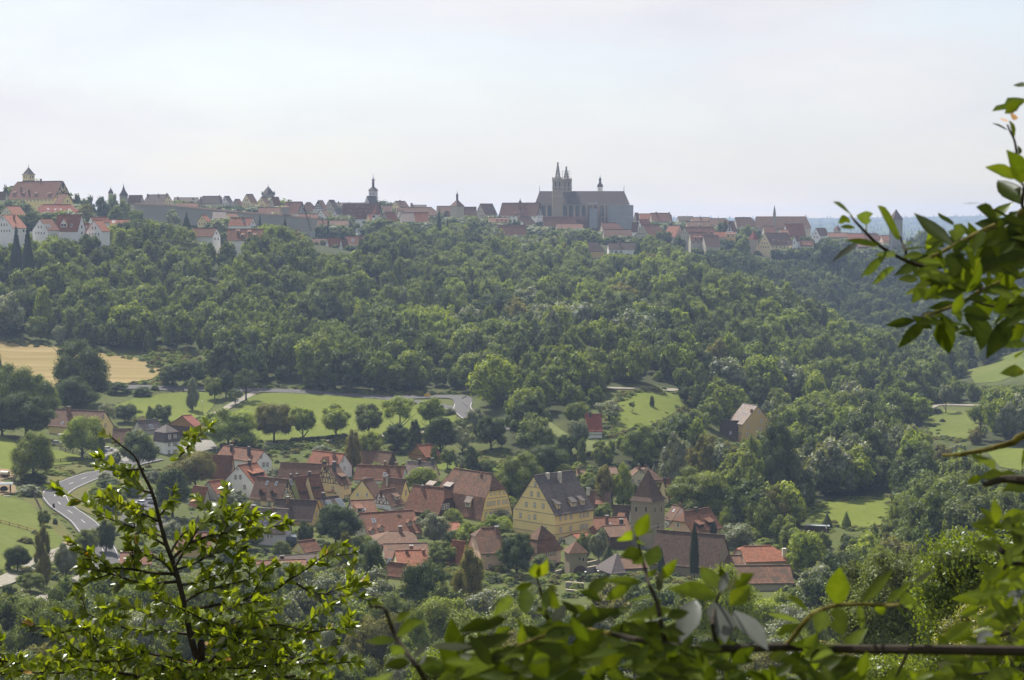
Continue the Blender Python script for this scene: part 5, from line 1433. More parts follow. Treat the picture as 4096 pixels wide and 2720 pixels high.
T('brown roofs on the skyline left of the bell roofed tower', 'B', (1672, 575), None, 1796, 516, 620, 1390, 5, 'L', 'dull', 'brown', Ll=11)
T('brown roof directly right of the bell roofed tower', 'B', (1915, 610), None, 2035, 524, 640, 1380, 5, 'L', 'dull', 'brown', Ll=11)
T('dark brown roof with small dormers left of the tall red gabled house', 'B', (2110, 585), 2028, 2222, 494, 630, 1400, 44, 'L', 'dull', 'brown').dormer([(2150, 540), (2185, 545)], 1.6, .9, 'shed')
T('low pale house with white dormers below the dark brown roof', 'B', (2150, 660), None, 2330, 622, 690, 1330, 5, 'L', 'cream', 'rust', Ll=9).dormer([(2220, 645), (2260, 645), (2300, 648)], 1.6, .8, 'shed', wall='white', frame='tiny')
T('long red brown roof of a barn above the wood', 'B', (1998, 775), None, 2490, 690, 820, 1290, 3, 'L', 'dull', 'rust', Ll=10)
# cluster in the trees
T('small white gable with orange roof in the trees', 'B', (674, 882), 638, 788, 813, 940, 1080, 30, 'L', 'white', 'red')
T('narrow white gable right of the small orange roof in the trees', 'B', (802, 905), 766, 856, 820, 945, 1070, 35, 'L', 'white', 'rust')
T('brown roofed house with skylight above the narrow white gable', 'B', (832, 868), None, 1022, 790, 910, 1095, 8, 'L', 'white', 'rust', Ll=10).skylight([(895, 835)], 1.5, 2).chimney([(957, 805, 785)], 1.0, cap=None)
T('brown roof hidden in the trees left of the small white gable', 'B', (520, 868), None, 655, 814, 900, 1100, 6, 'L', 'dull', 'brown', Ll=9)
T('low brown roofs behind trees below the white timbered gables', 'B', (682, 690), None, 852, 648, 720, 1200, 5, 'L', 'white', 'brown', Ll=9)
T('red roof with dark chimney left of the low brown roofs', 'B', (585, 690), None, 668, 640, 720, 1190, 20, 'L', 'dull', 'rust', Ll=9).chimney([(613, 660, 628)], 1.0, cap=None)
T('dark roof with pale end gable among trees above the white gables', 'B', (345, 790), None, 415, 738, 830, 1120, 20, 'L', 'pink', 'brown', Ll=9)
# the tall gabled house beside the church
h = T('large red brown roofed house with narrow white half timbered gable by the church', 'C', (230, 600), -120, 288, 485, 690, 1430, 62, 'R', 'white', 'rust', 'gabled_hall', (1, 1)); h.timber(5, dens=2.2, w=.35).chimney([(66, 530, 490), (112, 530, 485)], 1.2, cap=None).dormer([(30, 590), (75, 575)], 1.8, 1.2, 'shed')
T('dark hipped roof with round white clock face gable below the church', 'C', (70, 690), None, 212, 608, 720, 1400, 12, 'L', 'cream', 'brown', Ll=11, hip=(.3, .7))
hc = [o_ for o_ in bpy.data.objects if o_.get('label', '').startswith('dark hipped roof with round')][0]; qc = at(*full('C', 88, 682), 1396); vc = Vector(qc) - hc.location; ca_, sa_ = math.cos(-hc.rotation_euler.z), math.sin(-hc.rotation_euler.z); vc = (vc.x * ca_ - vc.y * sa_, vc.x * sa_ + vc.y * ca_, vc.z)
MB().tube([(vc[0], vc[1], vc[2]), (vc[0], vc[1] + 3, vc[2])], 1.5, 14).build('clock_face', M['white'], hc)
round_tower('roof_turret', 'small pointed roof turret left of the church', 'C', 75, 455, 490, 20, 560, 1470, 'dull', 'dark', 1, 1.5)
T('long low brown roof in front of the church nave', 'C', (290, 702), None, 590, 616, 740, 1420, 3, 'L', 'dull', 'rust', Ll=11, hip=(0, .3))
T('brown roof stepping down right of the long low roof by the church', 'C', (415, 722), None, 655, 680, 745, 1400, 4, 'L', 'dull', 'rust', Ll=10)
T('orange brown half hipped roof before the church scaffolding', 'C', (840, 735), None, 1022, 668, 770, 1380, 10, 'L', 'dull', 'rust', Ll=11, hip=(.2, .8))
T('dark roofed long house below the church scaffolding', 'C', (850, 790), None, 1105, 732, 820, 1340, 4, 'L', 'dull', 'brown', Ll=10)
# right of the church
T('rusty gable right beside the church scaffolding', 'C', (1150, 655), 1118, 1180, 578, 690, 1450, 48, 'L', 'dull', 'rust')
T('pale red roof between the rusty gable and the broad red brown roof', 'C', (1185, 640), None, 1300, 586, 680, 1460, 6, 'L', 'pink', 'red', Ll=11)
h = T('broad red brown roof on the skyline with two end chimneys', 'C', (1292, 650), None, 1478, 580, 690, 1450, 6, 'L', 'dull', 'rust', Ll=12, hip=(0, .3)); h.chimney([(1330, 590, 570), (1450, 592, 574)], 1.2, cap=None)
T('small white gable with red roof right of the church', 'C', (1192, 690), 1148, 1282, 640, 725, 1400, 40, 'L', 'white', 'red')
T('white gable with dark roof below the small red roofed gable', 'C', (1158, 738), 1102, 1172, 668, 780, 1370, 55, 'R', 'white', 'brown')
T('stone gabled house with wide red brown roof below the skyline', 'C', (1268, 790), 1138, 1412, 688, 830, 1340, 40, 'L', 'dull', 'rust')
T('bright red roof left of the tall stone gable', 'C', (1502, 798), 1400, 1592, 698, 850, 1340, 60, 'R', 'dull', 'red')
T('tall stone gable with long brown dormered roof', 'C', (1665, 822), 1520, 1925, 708, 935, 1330, 38, 'L', 'dull', 'rust', win=(1, 1)).dormer([(1680, 755), (1735, 757), (1790, 760), (1840, 762)], 1.8, .9, 'shed')
T('grey walled house with brown dormered roof in front of the stone gable', 'C', (1650, 832), None, 1785, 760, 940, 1310, 4, 'L', 'dull', 'rust', Ll=10, win=(0, 1)).dormer([(1692, 815), (1738, 815)], 2.4, 1.0, 'shed')
T('brown sloping roof right of the grey walled house', 'C', (1788, 880), None, 1922, 786, 945, 1300, 10, 'L', 'dull', 'brown', Ll=12, win=(0, 0))
T('long dark brown roofs on the skyline above the bushes', 'C', (1540, 650), None, 1680, 612, 690, 1480, 4, 'L', 'dull', 'dark', Ll=11)
T('brown roof row with white chimney on the right skyline', 'C', (1660, 660), None, 1830, 620, 700, 1470, 4, 'L', 'dull', 'brown', Ll=11).chimney([(1740, 640, 615)], 1.0, cap=None)
T('low brown roof before the right skyline row', 'C', (1620, 708), None, 1832, 660, 740, 1420, 4, 'L', 'cream', 'brown', Ll=10).chimney([(1727, 690, 675)], 1.2, mat='chimwhite', cap=None)
T('brown roof with sloping end right of the skyline row', 'C', (1830, 690), None, 2020, 630, 730, 1450, 6, 'L', 'dull', 'brown', Ll=12, hip=(.2, .6))
h = T('white half timbered gable above an ochre house front', 'C', (2040, 745), 1972, 2075, 655, 800, 1380, 50, 'L', 'white', 'rust'); h.timber(3, dens=2, w=.3)
T('ochre house front below the half timbered gable', 'C', (1972, 775), None, 2062, 758, 860, 1350, 4, 'L', 'ochre', 'rust', Ll=8, win=(0, 1))
T('broad grey brown roof left of the monastery church', 'C', (2075, 700), None, 2255, 620, 740, 1450, 6, 'L', 'dull', 'brown', Ll=12, hip=(0, .6))
T('pale roof strip with tiny dormers below the stone gable roof', 'C', (1870, 800), None, 1970, 752, 860, 1340, 4, 'L', 'dull', 'red', Ll=9)
h = T('square wall tower with red pyramid roof above the right wood', 'C', (2228, 822), 2186, 2270, None, 965, 1370, 44, 'L', 'dull', 'maroon', 'wall_tower', rh=6, rings=[(-.5, -.3), (20, 6.3)], cat='tower', group='towers of the hilltop town')
T('yellow house with dark hipped roof standing free in the wood', 'C', (674, 930), None, 850, 843, 1010, 1180, 4, 'L', 'ochre', 'dark', Ll=11, hip=(.9, .9), win=(0, 0)).win('r', [(718, 945)], 1.8, 2.0, 'white')
T('white house with dark roof and wide windows in the wood', 'C', (893, 912), None, 1166, 852, 985, 1180, 4, 'L', 'white', 'dark', Ll=9, win=(0, 0)).win('r', [(922, 938), (960, 938), (1005, 938)], 2.2, 2.0, 'white').chimney([(990, 865, 832)], 1.0, cap=None)
T('little red roof peeping out of the wood', 'C', (1330, 962), None, 1412, 888, 985, 1200, 25, 'L', 'dull', 'red', Ll=8)
# far right
h = T('cream house with large dark dormered roof on the retaining wall', 'f', (3084, 980), 3033, 3175, 931, 1006, 1360, 34, 'L', 'cream', 'brown', win=(1, 1)); h.dormer([(3095, 965), (3115, 967), (3135, 969), (3155, 972)], 1.8, .9, 'shed')
T('small white turreted house right of the cream dormered house', 'D', (262, 835), 228, 300, 792, 930, 1365, 44, 'L', 'white', 'rust')
T('white house with brown dormers next to the turreted house', 'D', (305, 885), None, 422, 830, 932, 1365, 5, 'L', 'white', 'rust', Ll=9, win=(0, 1)).dormer([(340, 880), (380, 882)], 2, 1, 'shed')
T('pale orange sunlit roof in front of the monastery church', 'D', (185, 800), None, 352, 680, 830, 1400, 14, 'L', 'white', 'red', Ll=12)
T('white house left of the sunlit orange roof', 'D', (118, 770), None, 192, 732, 830, 1390, 5, 'L', 'white', 'rust', Ll=9)
T('brown roof at the left foot of the monastery steeple', 'D', (-30, 760), None, 70, 700, 800, 1410, 6, 'L', 'dull', 'rust', Ll=10)
T('white gable with brown roof right of the monastery church', 'D', (478, 785), 404, 562, 718, 830, 1430, 42, 'L', 'white', 'brown')
h = T('small square tower with brown pyramid roof at the far right roofs', 'D', (638, 735), 606, 672, None, 790, 1450, 44, 'L', 'dull', 'brown', 'wall_tower', rh=3.5, rings=[(-.4, -.2), (20, 3.6)], cat='tower', group='towers of the hilltop town')
T('brown roof spreading below the small square tower', 'D', (568, 800), None, 735, 762, 840, 1430, 5, 'L', 'dull', 'rust', Ll=11)
T('pale red roofed row behind the overhanging leaves', 'D', (735, 820), None, 905, 768, 860, 1440, 5, 'L', 'dull', 'red', Ll=10)
T('rusty hipped roof behind the overhanging leaves', 'D', (900, 830), None, 1060, 768, 870, 1440, 5, 'L', 'dull', 'rust', Ll=10, hip=(.2, .8))
T('clean red roof left of the tall grey tower', 'D', (1062, 835), None, 1130, 786, 880, 1430, 8, 'L', 'pink', 'red', Ll=9)
h = T('tall grey tower with pointed roof behind the overhanging leaves', 'D', (1150, 640), 1118, 1242, None, 900, 1420, 52, 'L', 'greystone', 'brown', 'stone_tower', rh=8, rings=[(-.5, -.3), (20, 7.8)], cat='tower', group='towers of the hilltop town')
T('long brown shed roof below the far right houses', 'D', (835, 890), None, 1000, 862, 930, 1380, 4, 'L', 'darkwood', 'brown', Ll=8)
for r_ in REPORT: print('TOWN', r_)

# ------------------------------------------------------------------ the great church
YC = 1500.0
def W_(cr, x, y, Y=YC): return at(*full(cr, x, y), Y)
p0 = W_('C', 215, 640); ch = thing('great_church', 'long grey gothic church with two towers and high dark roof on the skyline', 'church', tuple(p0), 0, None)
def L_(x, y, dy=0.0):
    q = W_('C', x, y) - p0; return Vector((q.x, dy, q.z))
e0, e1 = L_(212, 497), L_(1086, 512); r0, r1 = L_(256, 377), L_(1040, 380); b0_ = L_(215, 760)
DN = 20.0
MB().box((e0.x + 1, 0, b0_.z), (e1.x - 1, DN, e0.z)).build('wall', M['stone'], ch)
MB().hull8([Vector((e0.x, -.8, e0.z - .4)), Vector((e1.x, -.8, e0.z - .4)), Vector((e1.x, DN + .8, e0.z - .4)), Vector((e0.x, DN + .8, e0.z - .4)),
            Vector((r0.x, DN / 2 - .1, r0.z)), Vector((r1.x, DN / 2 - .1, r0.z)), Vector((r1.x, DN / 2 + .1, r0.z)), Vector((r0.x, DN / 2 + .1, r0.z))]).build('roof', M['dark'], ch)
MB().box((e0.x + 1, -.4, e0.z - 1.1), (e1.x - 1, 0.0, e0.z - .45)).build('cornice', M['surround'], ch)
for x in (256, 1040):
    q = L_(x, 377); MB().tube([(q.x, DN / 2, q.z - .5), (q.x, DN / 2, q.z + 5)], [.3, .06]).build('finial', M['chimdark'], ch)
def gothic(x, y, w, h, parent, dy=0.0):
    q = L_(x, y); pts = [(-w / 2, -h / 2), (w / 2, -h / 2), (w / 2, h * .22), (w * .3, h * .4), (0, h / 2), (-w * .3, h * .4), (-w / 2, h * .22)]
    fr = MB().hull8([(q.x + a * 1.25, dy - .12, q.z + b * 1.08) for a, b in pts] + [(q.x + a * 1.25, dy + .05, q.z + b * 1.08) for a, b in pts]).build('window', M['surround'], parent)
    MB().hull8([(q.x + a, dy - .2, q.z + b) for a, b in pts] + [(q.x + a, dy - .05, q.z + b) for a, b in pts]).build('pane', M['glass'], fr)
for x in (293, 345, 485, 545, 603, 660, 716, 772, 828): gothic(x, 553, 3.4, 10, ch)
for x in (318, 462, 515, 574, 632, 688, 744, 800, 856):
    q = L_(x, 520); MB().hull8([(q.x - .8, -5.5, b0_.z), (q.x + .8, -5.5, b0_.z), (q.x + .8, 0, b0_.z), (q.x - .8, 0, b0_.z), (q.x - .8, -1.6, q.z), (q.x + .8, -1.6, q.z), (q.x + .8, 0, q.z), (q.x - .8, 0, q.z)]).build('buttress', M['stone'], ch)
a0, a1 = L_(465, 596), L_(690, 640)
MB().hull8([(a0.x, -7, a1.z - 14), (a1.x, -7, a1.z - 14), (a1.x, -.05, a1.z - 14), (a0.x, -.05, a1.z - 14), (a0.x, -7, a1.z), (a1.x, -7, a1.z), (a1.x, -.05, a0.z), (a0.x, -.05, a0.z)]).build('aisle', M['rust'], ch)
def ctower(x0, x1, ytop, dy, spire_x, apex, half):
    a, b = L_(x0, ytop), L_(x1, ytop); w = b.x - a.x
    t = MB().box((a.x, dy, b0_.z), (b.x, dy + w, a.z)).build('tower', M['stone'], ch)
    for z in (a.z - 1.2, L_(0, 350).z, L_(0, 430).z):
        MB().box((a.x - .4, dy - .4, z), (b.x + .4, dy + w + .4, z + .7)).build('cornice', M['surround'], t)
    k = MB()
    n = 7
    for i in range(n):
        u = a.x + (w - .7) * i / (n - 1)
        k.box((u, dy - .3, a.z), (u + .7, dy + .2, a.z + 1.3)); k.box((a.x - .3, dy + (w - .7) * i / (n - 1), a.z), (a.x + .2, dy + (w - .7) * i / (n - 1) + .7, a.z + 1.3))
    k.build('parapet', M['surround'], t)
    s = L_(spire_x, apex); r = half / 2.3057 / F * YC; c = (s.x, dy + w / 2, 0); z0 = a.z
    # openwork spire: eight ribs, rings and the cap
    m = MB(); hh = s.z - z0
    for i in range(8):
        q = math.pi * 2 * (i + .5) / 8
        m.bar((c[0] + r * math.cos(q), c[1] + r * math.sin(q), z0), (c[0] + .15 * math.cos(q), c[1] + .15 * math.sin(q), z0 + hh * .9), .62)
        for f in range(1, 6):
            rr = r * (1 - f * .15); zz = z0 + hh * .9 * f * .15
            q2 = q + math.pi / 4
            m.bar((c[0] + rr * math.cos(q), c[1] + rr * math.sin(q), zz), (c[0] + rr * math.cos(q2), c[1] + rr * math.sin(q2), zz), .42)
            m.box((c[0] + rr * math.cos(q) - .3, c[1] + rr * math.sin(q) - .3, zz), (c[0] + rr * math.cos(q) + .3, c[1] + rr * math.sin(q) + .3, zz + 1.1))
    m.lathe([(.5, 0), (1.0, .6), (.4, 1.4), (.25, hh * .1)], 8, (c[0], c[1], z0 + hh * .88))
    m.build('spire', M['greystone'], t)
    for (xx, yy) in ((.30, 298), (.70, 298)):
        u = a.x + w * xx; q = L_(0, 330); 
        fr = MB().box((u - .9, dy - .15, q.z - 3.6), (u + .9, dy + .1, q.z + 3.6)).build('window', M['surround'], t); MB().box((u - .6, dy - .22, q.z - 3.2), (u + .6, dy - .1, q.z + 3.2)).build('pane', M['glass'], fr)
    return t
ctower(372, 464, 268, -9.5, 421, 112, 24); ctower(462, 554, 268, 9.0, 505, 148, 24)
# the scaffolds
M['net'] = plain('scaffold_net', (.24, .26, .29), .9, .1, var=.12, scale=.3); M['pole'] = plain('scaffold_tube', (.40, .40, .41), .5, .5, .5)
def scaffold(label, x0, x1, y0, y1, dy, net=True, step=3.0):
    a, b = L_(x0, y0), L_(x1, y1); o = thing('scaffold', label, 'scaffold', tuple(p0 + Vector((a.x, dy, b.z))), 0, 'scaffolds on the great church')
    w, hgt = b.x - a.x, a.z - b.z
    m = MB(); u = 0
    while u <= w + .1:
        for d in (0, 1.4): m.box((u - .12, d, 0), (u + .12, d + .2, hgt + 1))
        u += step
    m.build('poles', M['pole'], o)
    k = MB(); z = 0
    while z <= hgt:
        k.box((-.2, -.15, z), (w + .2, 1.6, z + .18)); z += 2.1
    k.build('platform', M['wood'], o)
    if net: MB().box((.2, -.32, 0), (w - .2, -.24, hgt)).build('netting', M['net'], o)
    return o
scaffold('pale netted scaffold wrapping the right end of the great church', 878, 1118, 508, 760, -3.5)
scaffold('narrow netted scaffold in front of the church windows', 714, 786, 540, 720, -8.5)
scaffold('bare tube scaffold with white roof sheet on the church wall', 680, 872, 512, 720, -7.0, False)
scaffold('scaffold cage around the right hand openwork church spire', 466, 545, 196, 270, 7.0, False, 2.6)
sb = [o_ for o_ in bpy.data.objects if o_.get('label', '').startswith('bare tube scaffold')][0]; aa = L_(690, 505); bb = L_(715, 512)
MB().box((1, -.3, 19.6), (9, 1.8, 19.9)).build('sheet', M['white'], sb)
# town hall lantern tower behind
q = W_('C', 812, 420, 1560); o = thing('lantern_tower', 'white tower with dark cupola rising behind the church roof', 'tower', tuple(q), 0, 'towers of the hilltop town')
sz_ = 1560 / 2.3057 / F
MB().box((-23 * sz_, -23 * sz_, -20), (23 * sz_, 23 * sz_, 80 * sz_)).build('wall', M['white'], o)
MB().box((-28 * sz_, -28 * sz_, 80 * sz_), (28 * sz_, 28 * sz_, 84 * sz_)).box((-24 * sz_, -24 * sz_, 84 * sz_), (24 * sz_, 24 * sz_, 102 * sz_)).build('gallery', M['slate'], o)
MB().lathe([(20 * sz_, 102 * sz_), (12 * sz_, 118 * sz_), (10 * sz_, 138 * sz_), (14 * sz_, 144 * sz_), (9 * sz_, 158 * sz_), (3 * sz_, 166 * sz_), (1 * sz_, 190 * sz_)], 10).build('cupola', M['chimdark'], o)
# the monastery church
q = W_('D', -100, 790, 1450); o = thing('monastery_church', 'long plain church with steep brown roof and one slim steeple at the right', 'church', tuple(q), 0, None)
k = 1450 / 2.3057 / F
MB().box((0, 0, -12), (492 * k, 16, 72 * k)).build('wall', M['dull'], o)
MB().hull8([(-1, -1, 70 * k), (500 * k, -1, 70 * k), (500 * k, 17, 70 * k), (-1, 17, 70 * k), (0, 7.9, 178 * k), (462 * k, 7.9, 178 * k), (462 * k, 8.1, 178 * k), (0, 8.1, 178 * k)]).build('roof', M['brown'], o)
st = MB().lathe([(13 * k, 40 * k), (13 * k, 190 * k), (15 * k, 192 * k), (10 * k, 225 * k), (11 * k, 228 * k), (4 * k, 262 * k), (1 * k, 282 * k)], 8, (155 * k, -1.5, 0)).build('steeple', M['greystone'], o)
MB().tube([(462 * k, 8, 176 * k), (462 * k, 8, 200 * k)], [.3, .05]).build('finial', M['chimdark'], o)
# crane
a = W_('B', 520, 690, 1180); b = W_('B', 440, 535, 1180)
o = thing('crane', 'dark slanting crane boom in front of the white half timbered gable', 'crane', tuple(a)); m = MB(); v = b - a
for s_ in (-.4, .4): m.bar((s_, 0, -6), (v.x + s_ * .4, 0, v.z), .28)
for i in range(12): m.bar((-.4 + v.x * i / 12, 0, v.z * i / 12), (.4 + v.x * (i + 1) / 12, 0, v.z * (i + 1) / 12), .16)
m.build('boom', M['timber'], o); MB().box((-1.6, -1.5, -8), (1.8, 1.5, -4)).build('base_cab', M['zinc'], o)
# ------------------------------------------------------------------ trees one can tell apart
NTREE = [0]
def XT(label, px, top, base, w, kind='dome', mat='foA', Y=None, name='broadleaf_tree', cat='tree', bole=.07, lod=None, group=None):
    if Y is None:
        p = ground(px, base); Y = p.y
    else:
        q = at(px, base, Y); p = Vector((q.x, Y, tz(q.x, Y)))
    h = at(px, top, Y).z - p.z
    wm = w / F * Y * 1.06
    NTREE[0] += 1
    lod = lod or ('near' if w > 150 or Y < 420 else 'mid')
    return make_tree(name, label, cat, tuple(p), max(2, h) * 1.02, wm, kind, mat, bole, lod, group)
G1 = 'trees round the left fields'
XT('huge broad oak standing alone in front of the stubble field', 322, 1350, 1625, 235, 'dome', 'foC', bole=.1, group=G1)
XT('dark round tree under the right side of the huge oak', 300, 1500, 1660, 190, 'round', 'foC', group=G1)
XT('tall olive crown at the left edge below the stubble field', 52, 1448, 1680, 190, 'round', 'foA', group=G1)
XT('lower spreading tree between the left edge and the huge oak', 150, 1490, 1690, 180, 'dome', 'foA', group=G1)
XT('big dark tree beside the yellow farmhouse roof', 105, 1560, 1755, 210, 'dome', 'foC', group=G1)
XT('dark tree at the left edge above the paddock', 10, 1575, 1745, 130, 'round', 'foC', group=G1)
XT('small tree cut by the left edge beside the stubble field', -10, 1400, 1560, 60, 'tall', 'foC', group=G1)
XT('round spreading tree at the corner of the fenced paddock', 135, 1715, 1932, 185, 'dome', 'foA', group=G1)
XT('lush tree directly in front of the yellow farmhouse', 330, 1658, 1835, 165, 'dome', 'foB', group=G1)
XT('slim tree at the right of the yellow farmhouse gable', 400, 1715, 1832, 60, 'tall', 'foA', group=G1)
XT('bushy pale tree beside the farm yard entrance', 455, 1805, 1870, 65, 'round', 'foD', group=G1)
XT('tree behind the small grey roofed house', 430, 1610, 1705, 75, 'open', 'foD', group=G1)
XT('dark fruit tree in the garden above the grey houses', 500, 1610, 1690, 95, 'round', 'foC', group=G1)
XT('round fruit tree at the lower meadow corner above the grey roof', 645, 1615, 1690, 85, 'round', 'foA', group=G1)
XT('slender sapling left of the round fruit tree', 600, 1625, 1695, 40, 'tall', 'foA', group=G1)
XT('big tree hiding the front of the white mansard house', 555, 1715, 1880, 145, 'dome', 'foA', group=G1)
XT('pale columnar tree between the two small meadows', 771, 1508, 1645, 62, 'tall', 'foD', bole=.06, group=G1)
XT('leaning round tree by the road right of the columnar tree', 858, 1500, 1598, 75, 'round', 'foA', group=G1)
XT('thicker tree behind the leaning tree at the roadside', 905, 1475, 1590, 70, 'round', 'foC', group=G1)
XT('dark tree with bare trunk at the meadow corner', 985, 1472, 1602, 95, 'open', 'foC', bole=.3, group=G1)
XT('small dark tree on a thin trunk beside the pale path', 942, 1555, 1622, 62, 'open', 'foC', bole=.3, group=G1)
XT('dark hedge tree left of the yellow town sign', 690, 1450, 1545, 95, 'dome', 'foC', group=G1)
XT('rounded thicket at the right tip of the stubble field', 770, 1440, 1542, 110, 'dome', 'foC', group=G1)
G2 = 'row of trees below the meadow'
XT('broadest bright tree at the left end of the meadow row', 915, 1622, 1800, 225, 'dome', 'foB', group=G2)
XT('second tree from the left in the meadow row wide and brownish green', 1098, 1606, 1772, 165, 'dome', 'foE', group=G2)
XT('narrow tree third from the left in the meadow row', 1212, 1618, 1764, 100, 'round', 'foB', bole=.2, group=G2)
XT('round tree with short trunk in the middle of the meadow row', 1343, 1616, 1762, 130, 'round', 'foB', bole=.22, group=G2)
XT('dense tree right of the middle in the meadow row', 1475, 1610, 1752, 125, 'round', 'foA', bole=.16, group=G2)
XT('tall dark trunked tree second from the right in the meadow row', 1600, 1582, 1742, 128, 'open', 'foB', bole=.3, group=G2)
XT('lighter tree at the right end of the meadow row', 1720, 1588, 1735, 118, 'round', 'foB', bole=.3, group=G2)
G3 = 'garden and orchard trees of the village'
XT('olive birch standing above the white gabled house', 1412, 1722, 1890, 88, 'tall', 'foE', name='birch', group=G3)
XT('bright yellow green tree right of the olive birch', 1478, 1715, 1850, 110, 'dome', 'foB', group=G3)
XT('dark bushy tree below the lane under the meadow row', 1590, 1690, 1800, 120, 'round', 'foC', group=G3)
XT('dark pointed tree right of the lane end', 1660, 1680, 1812, 70, 'tall', 'foC', group=G3)
XT('broad dark tree above the wooden barn', 1760, 1660, 1820, 130, 'dome', 'foC', group=G3)
XT('grey green shrubby tree above the orchard', 1850, 1690, 1815, 120, 'open', 'foD', group=G3)
XT('bushy tree by the lane below the middle of the meadow', 1285, 1775, 1830, 75, 'round', 'foD', group=G3)
XT('small fruit tree beside the wooden barn roof', 1735, 1786, 1850, 38, 'tall', 'foA', group=G3)
XT('round orchard tree right of the wooden barn', 1790, 1795, 1882, 62, 'round', 'foA', bole=.3, group=G3)
XT('silvery orchard tree in the middle of the orchard', 1842, 1815, 1885, 52, 'open', 'foD', group=G3)
XT('tall dark orchard tree above the mansard house', 1885, 1785, 1890, 66, 'tall', 'foC', bole=.08, group=G3)
XT('low orchard bush tree at the right of the orchard', 1945, 1832, 1890, 80, 'round', 'foA', group=G3)
XT('round tree on the roofs before the pink gable house', 1684, 1858, 1965, 112, 'round', 'foB', group=G3)
XT('tall spreading tree between mansard house and tall yellow house', 2075, 1803, 1990, 172, 'dome', 'foA', group=G3)
XT('dark upright tree behind the tall yellow house', 2185, 1765, 1905, 165, 'round', 'foC', group=G3)
XT('weeping birch left of the pair beside the church', 2418, 1862, 2025, 105, 'tall', 'foE', name='birch', bole=.05, group=G3)
XT('weeping birch right of the pair beside the church', 2492, 1855, 2028, 95, 'tall', 'foB', name='birch', bole=.05, group=G3)
XT('small round tree between yellow house and dark roof', 2415, 2012, 2085, 78, 'round', 'foA', group=G3)
XT('very dark dense round tree in the middle of the village', 1345, 2010, 2195, 185, 'dome', 'foC', bole=.08, group=G3)
XT('small dark cone shaped tree before the long rust roof', 1588, 2055, 2140, 85, 'round', 'foC', group=G3)
XT('pale round tree below the brown barn house', 1738, 2046, 2175, 125, 'round', 'foD', group=G3)
XT('bushy bright tree below the mansard house', 1885, 2085, 2215, 120, 'round', 'foB', group=G3)
XT('lively green tree at the lower left of the tall yellow house', 1988, 2058, 2150, 115, 'round', 'foB', group=G3)
XT('dark tree between the pale house and the pink mansard house', 2066, 2122, 2300, 148, 'dome', 'foC', bole=.08, group=G3)
XT('sunlit round tree beside the bright red roof', 1770, 2162, 2270, 120, 'round', 'foA', group=G3)
XT('dark tree in front of the sunken white house garden', 945, 1958, 2042, 95, 'round', 'foD', group=G3)
XT('large olive topped tree left of the red brown roofs', 780, 1797, 1965, 190, 'dome', 'foE', group=G3)
XT('dark tree under the large olive topped tree', 690, 1862, 2070, 135, 'dome', 'foC', group=G3)
XT('grey green tree behind the slate house', 1000, 2110, 2200, 110, 'round', 'foD', group=G3)
XT('low tree right of the slate house veranda', 1225, 2080, 2190, 70, 'round', 'foC', group=G3)
XT('dark narrow cypress in front of the church nave', 2777, 2098, 2320, 42, 'cypress', 'foN', name='cypress', group=G3)
XT('short dark conifer left of the narrow cypress', 2645, 2188, 2300, 46, 'spruce', 'foN', name='conifer', group=G3)
XT('small conifer in front of the pink house dormer', 2855, 2085, 2145, 28, 'cypress', 'foN', name='conifer', group=G3)
XT('blue grey spruce behind the pale green house', 2616, 1853, 1905, 36, 'spruce', 'foD', name='spruce', group=G3)
XT('round tree behind the gate tower', 2338, 2128, 2235, 70, 'round', 'foA', group=G3)
XT('lighter tree right of the gate tower', 2395, 2115, 2250, 75, 'round', 'foD', group=G3)
XT('dark drooping tree between gate tower and church', 2435, 2180, 2285, 95, 'spruce', 'foC', group=G3)
XT('small leafy tree at the right end of the pink house', 2898, 2035, 2130, 48, 'round', 'foB', group=G3)
G4 = 'trees between the church and the mill'
XT('broad bright tree crown right of the church tower', 2795, 1858, 2065, 245, 'dome', 'foA', group=G4)
XT('silvery willow right of the pink house', 2950, 2088, 2225, 150, 'dome', 'foD', group=G4)
XT('olive willow above the silvery willow', 3095, 1930, 2130, 170, 'dome', 'foE', group=G4)
XT('massive dark poplar in front of the mill', 3110, 1690, 2035, 215, 'tall', 'foC', bole=.05, group=G4)
XT('light green poplar at the left side of the massive poplar', 3010, 1745, 2010, 110, 'tall', 'foA', group=G4)
XT('grey green tree below the far meadow', 2700, 1735, 1965, 140, 'tall', 'foD', group=G4)
XT('dense tree above the pale green house', 2560, 1695, 1860, 160, 'dome', 'foA', group=G4)
XT('olive tree between the salmon house and the mill', 2840, 1745, 1910, 130, 'tall', 'foE', group=G4)
XT('round tree by the tall red roofed house', 2300, 1600, 1700, 90, 'round', 'foA', group=G4)
XT('grey tree hiding the left half of the tall red roofed house', 2310, 1665, 1815, 90, 'round', 'foD', group=G4)
XT('small gnarled tree in the far meadow', 2528, 1605, 1652, 26, 'open', 'foC', bole=.35, group=G4)
XT('ivy clad post like tree in the far meadow', 2608, 1583, 1630, 26, 'tall', 'foC', bole=.02, group=G4)
XT('spreading apple tree at the lower left of the far meadow', 2435, 1600, 1690, 100, 'open', 'foD', group=G4)
XT('dark bush tree at the right tip of the far meadow', 2738, 1535, 1612, 60, 'round', 'foC', group=G4)
XT('thin branched larch in the lower right meadow', 3308, 2050, 2120, 62, 'spruce', 'foA', name='larch', group=G4)
XT('yellow green young tree right of the thin larch', 3385, 2045, 2115, 56, 'spruce', 'foB', name='young_tree', group=G4)
XT('fresh green tree among grey ones near the far path', 3555, 1572, 1660, 125, 'dome', 'foB', group=G4)
XT('slim tree with bare trunk beside the far path', 3708, 1530, 1652, 55, 'round', 'foA', bole=.3, group=G4)
XT('second slim tree with bare trunk right of the far path', 3783, 1530, 1655, 55, 'round', 'foD', bole=.3, group=G4)
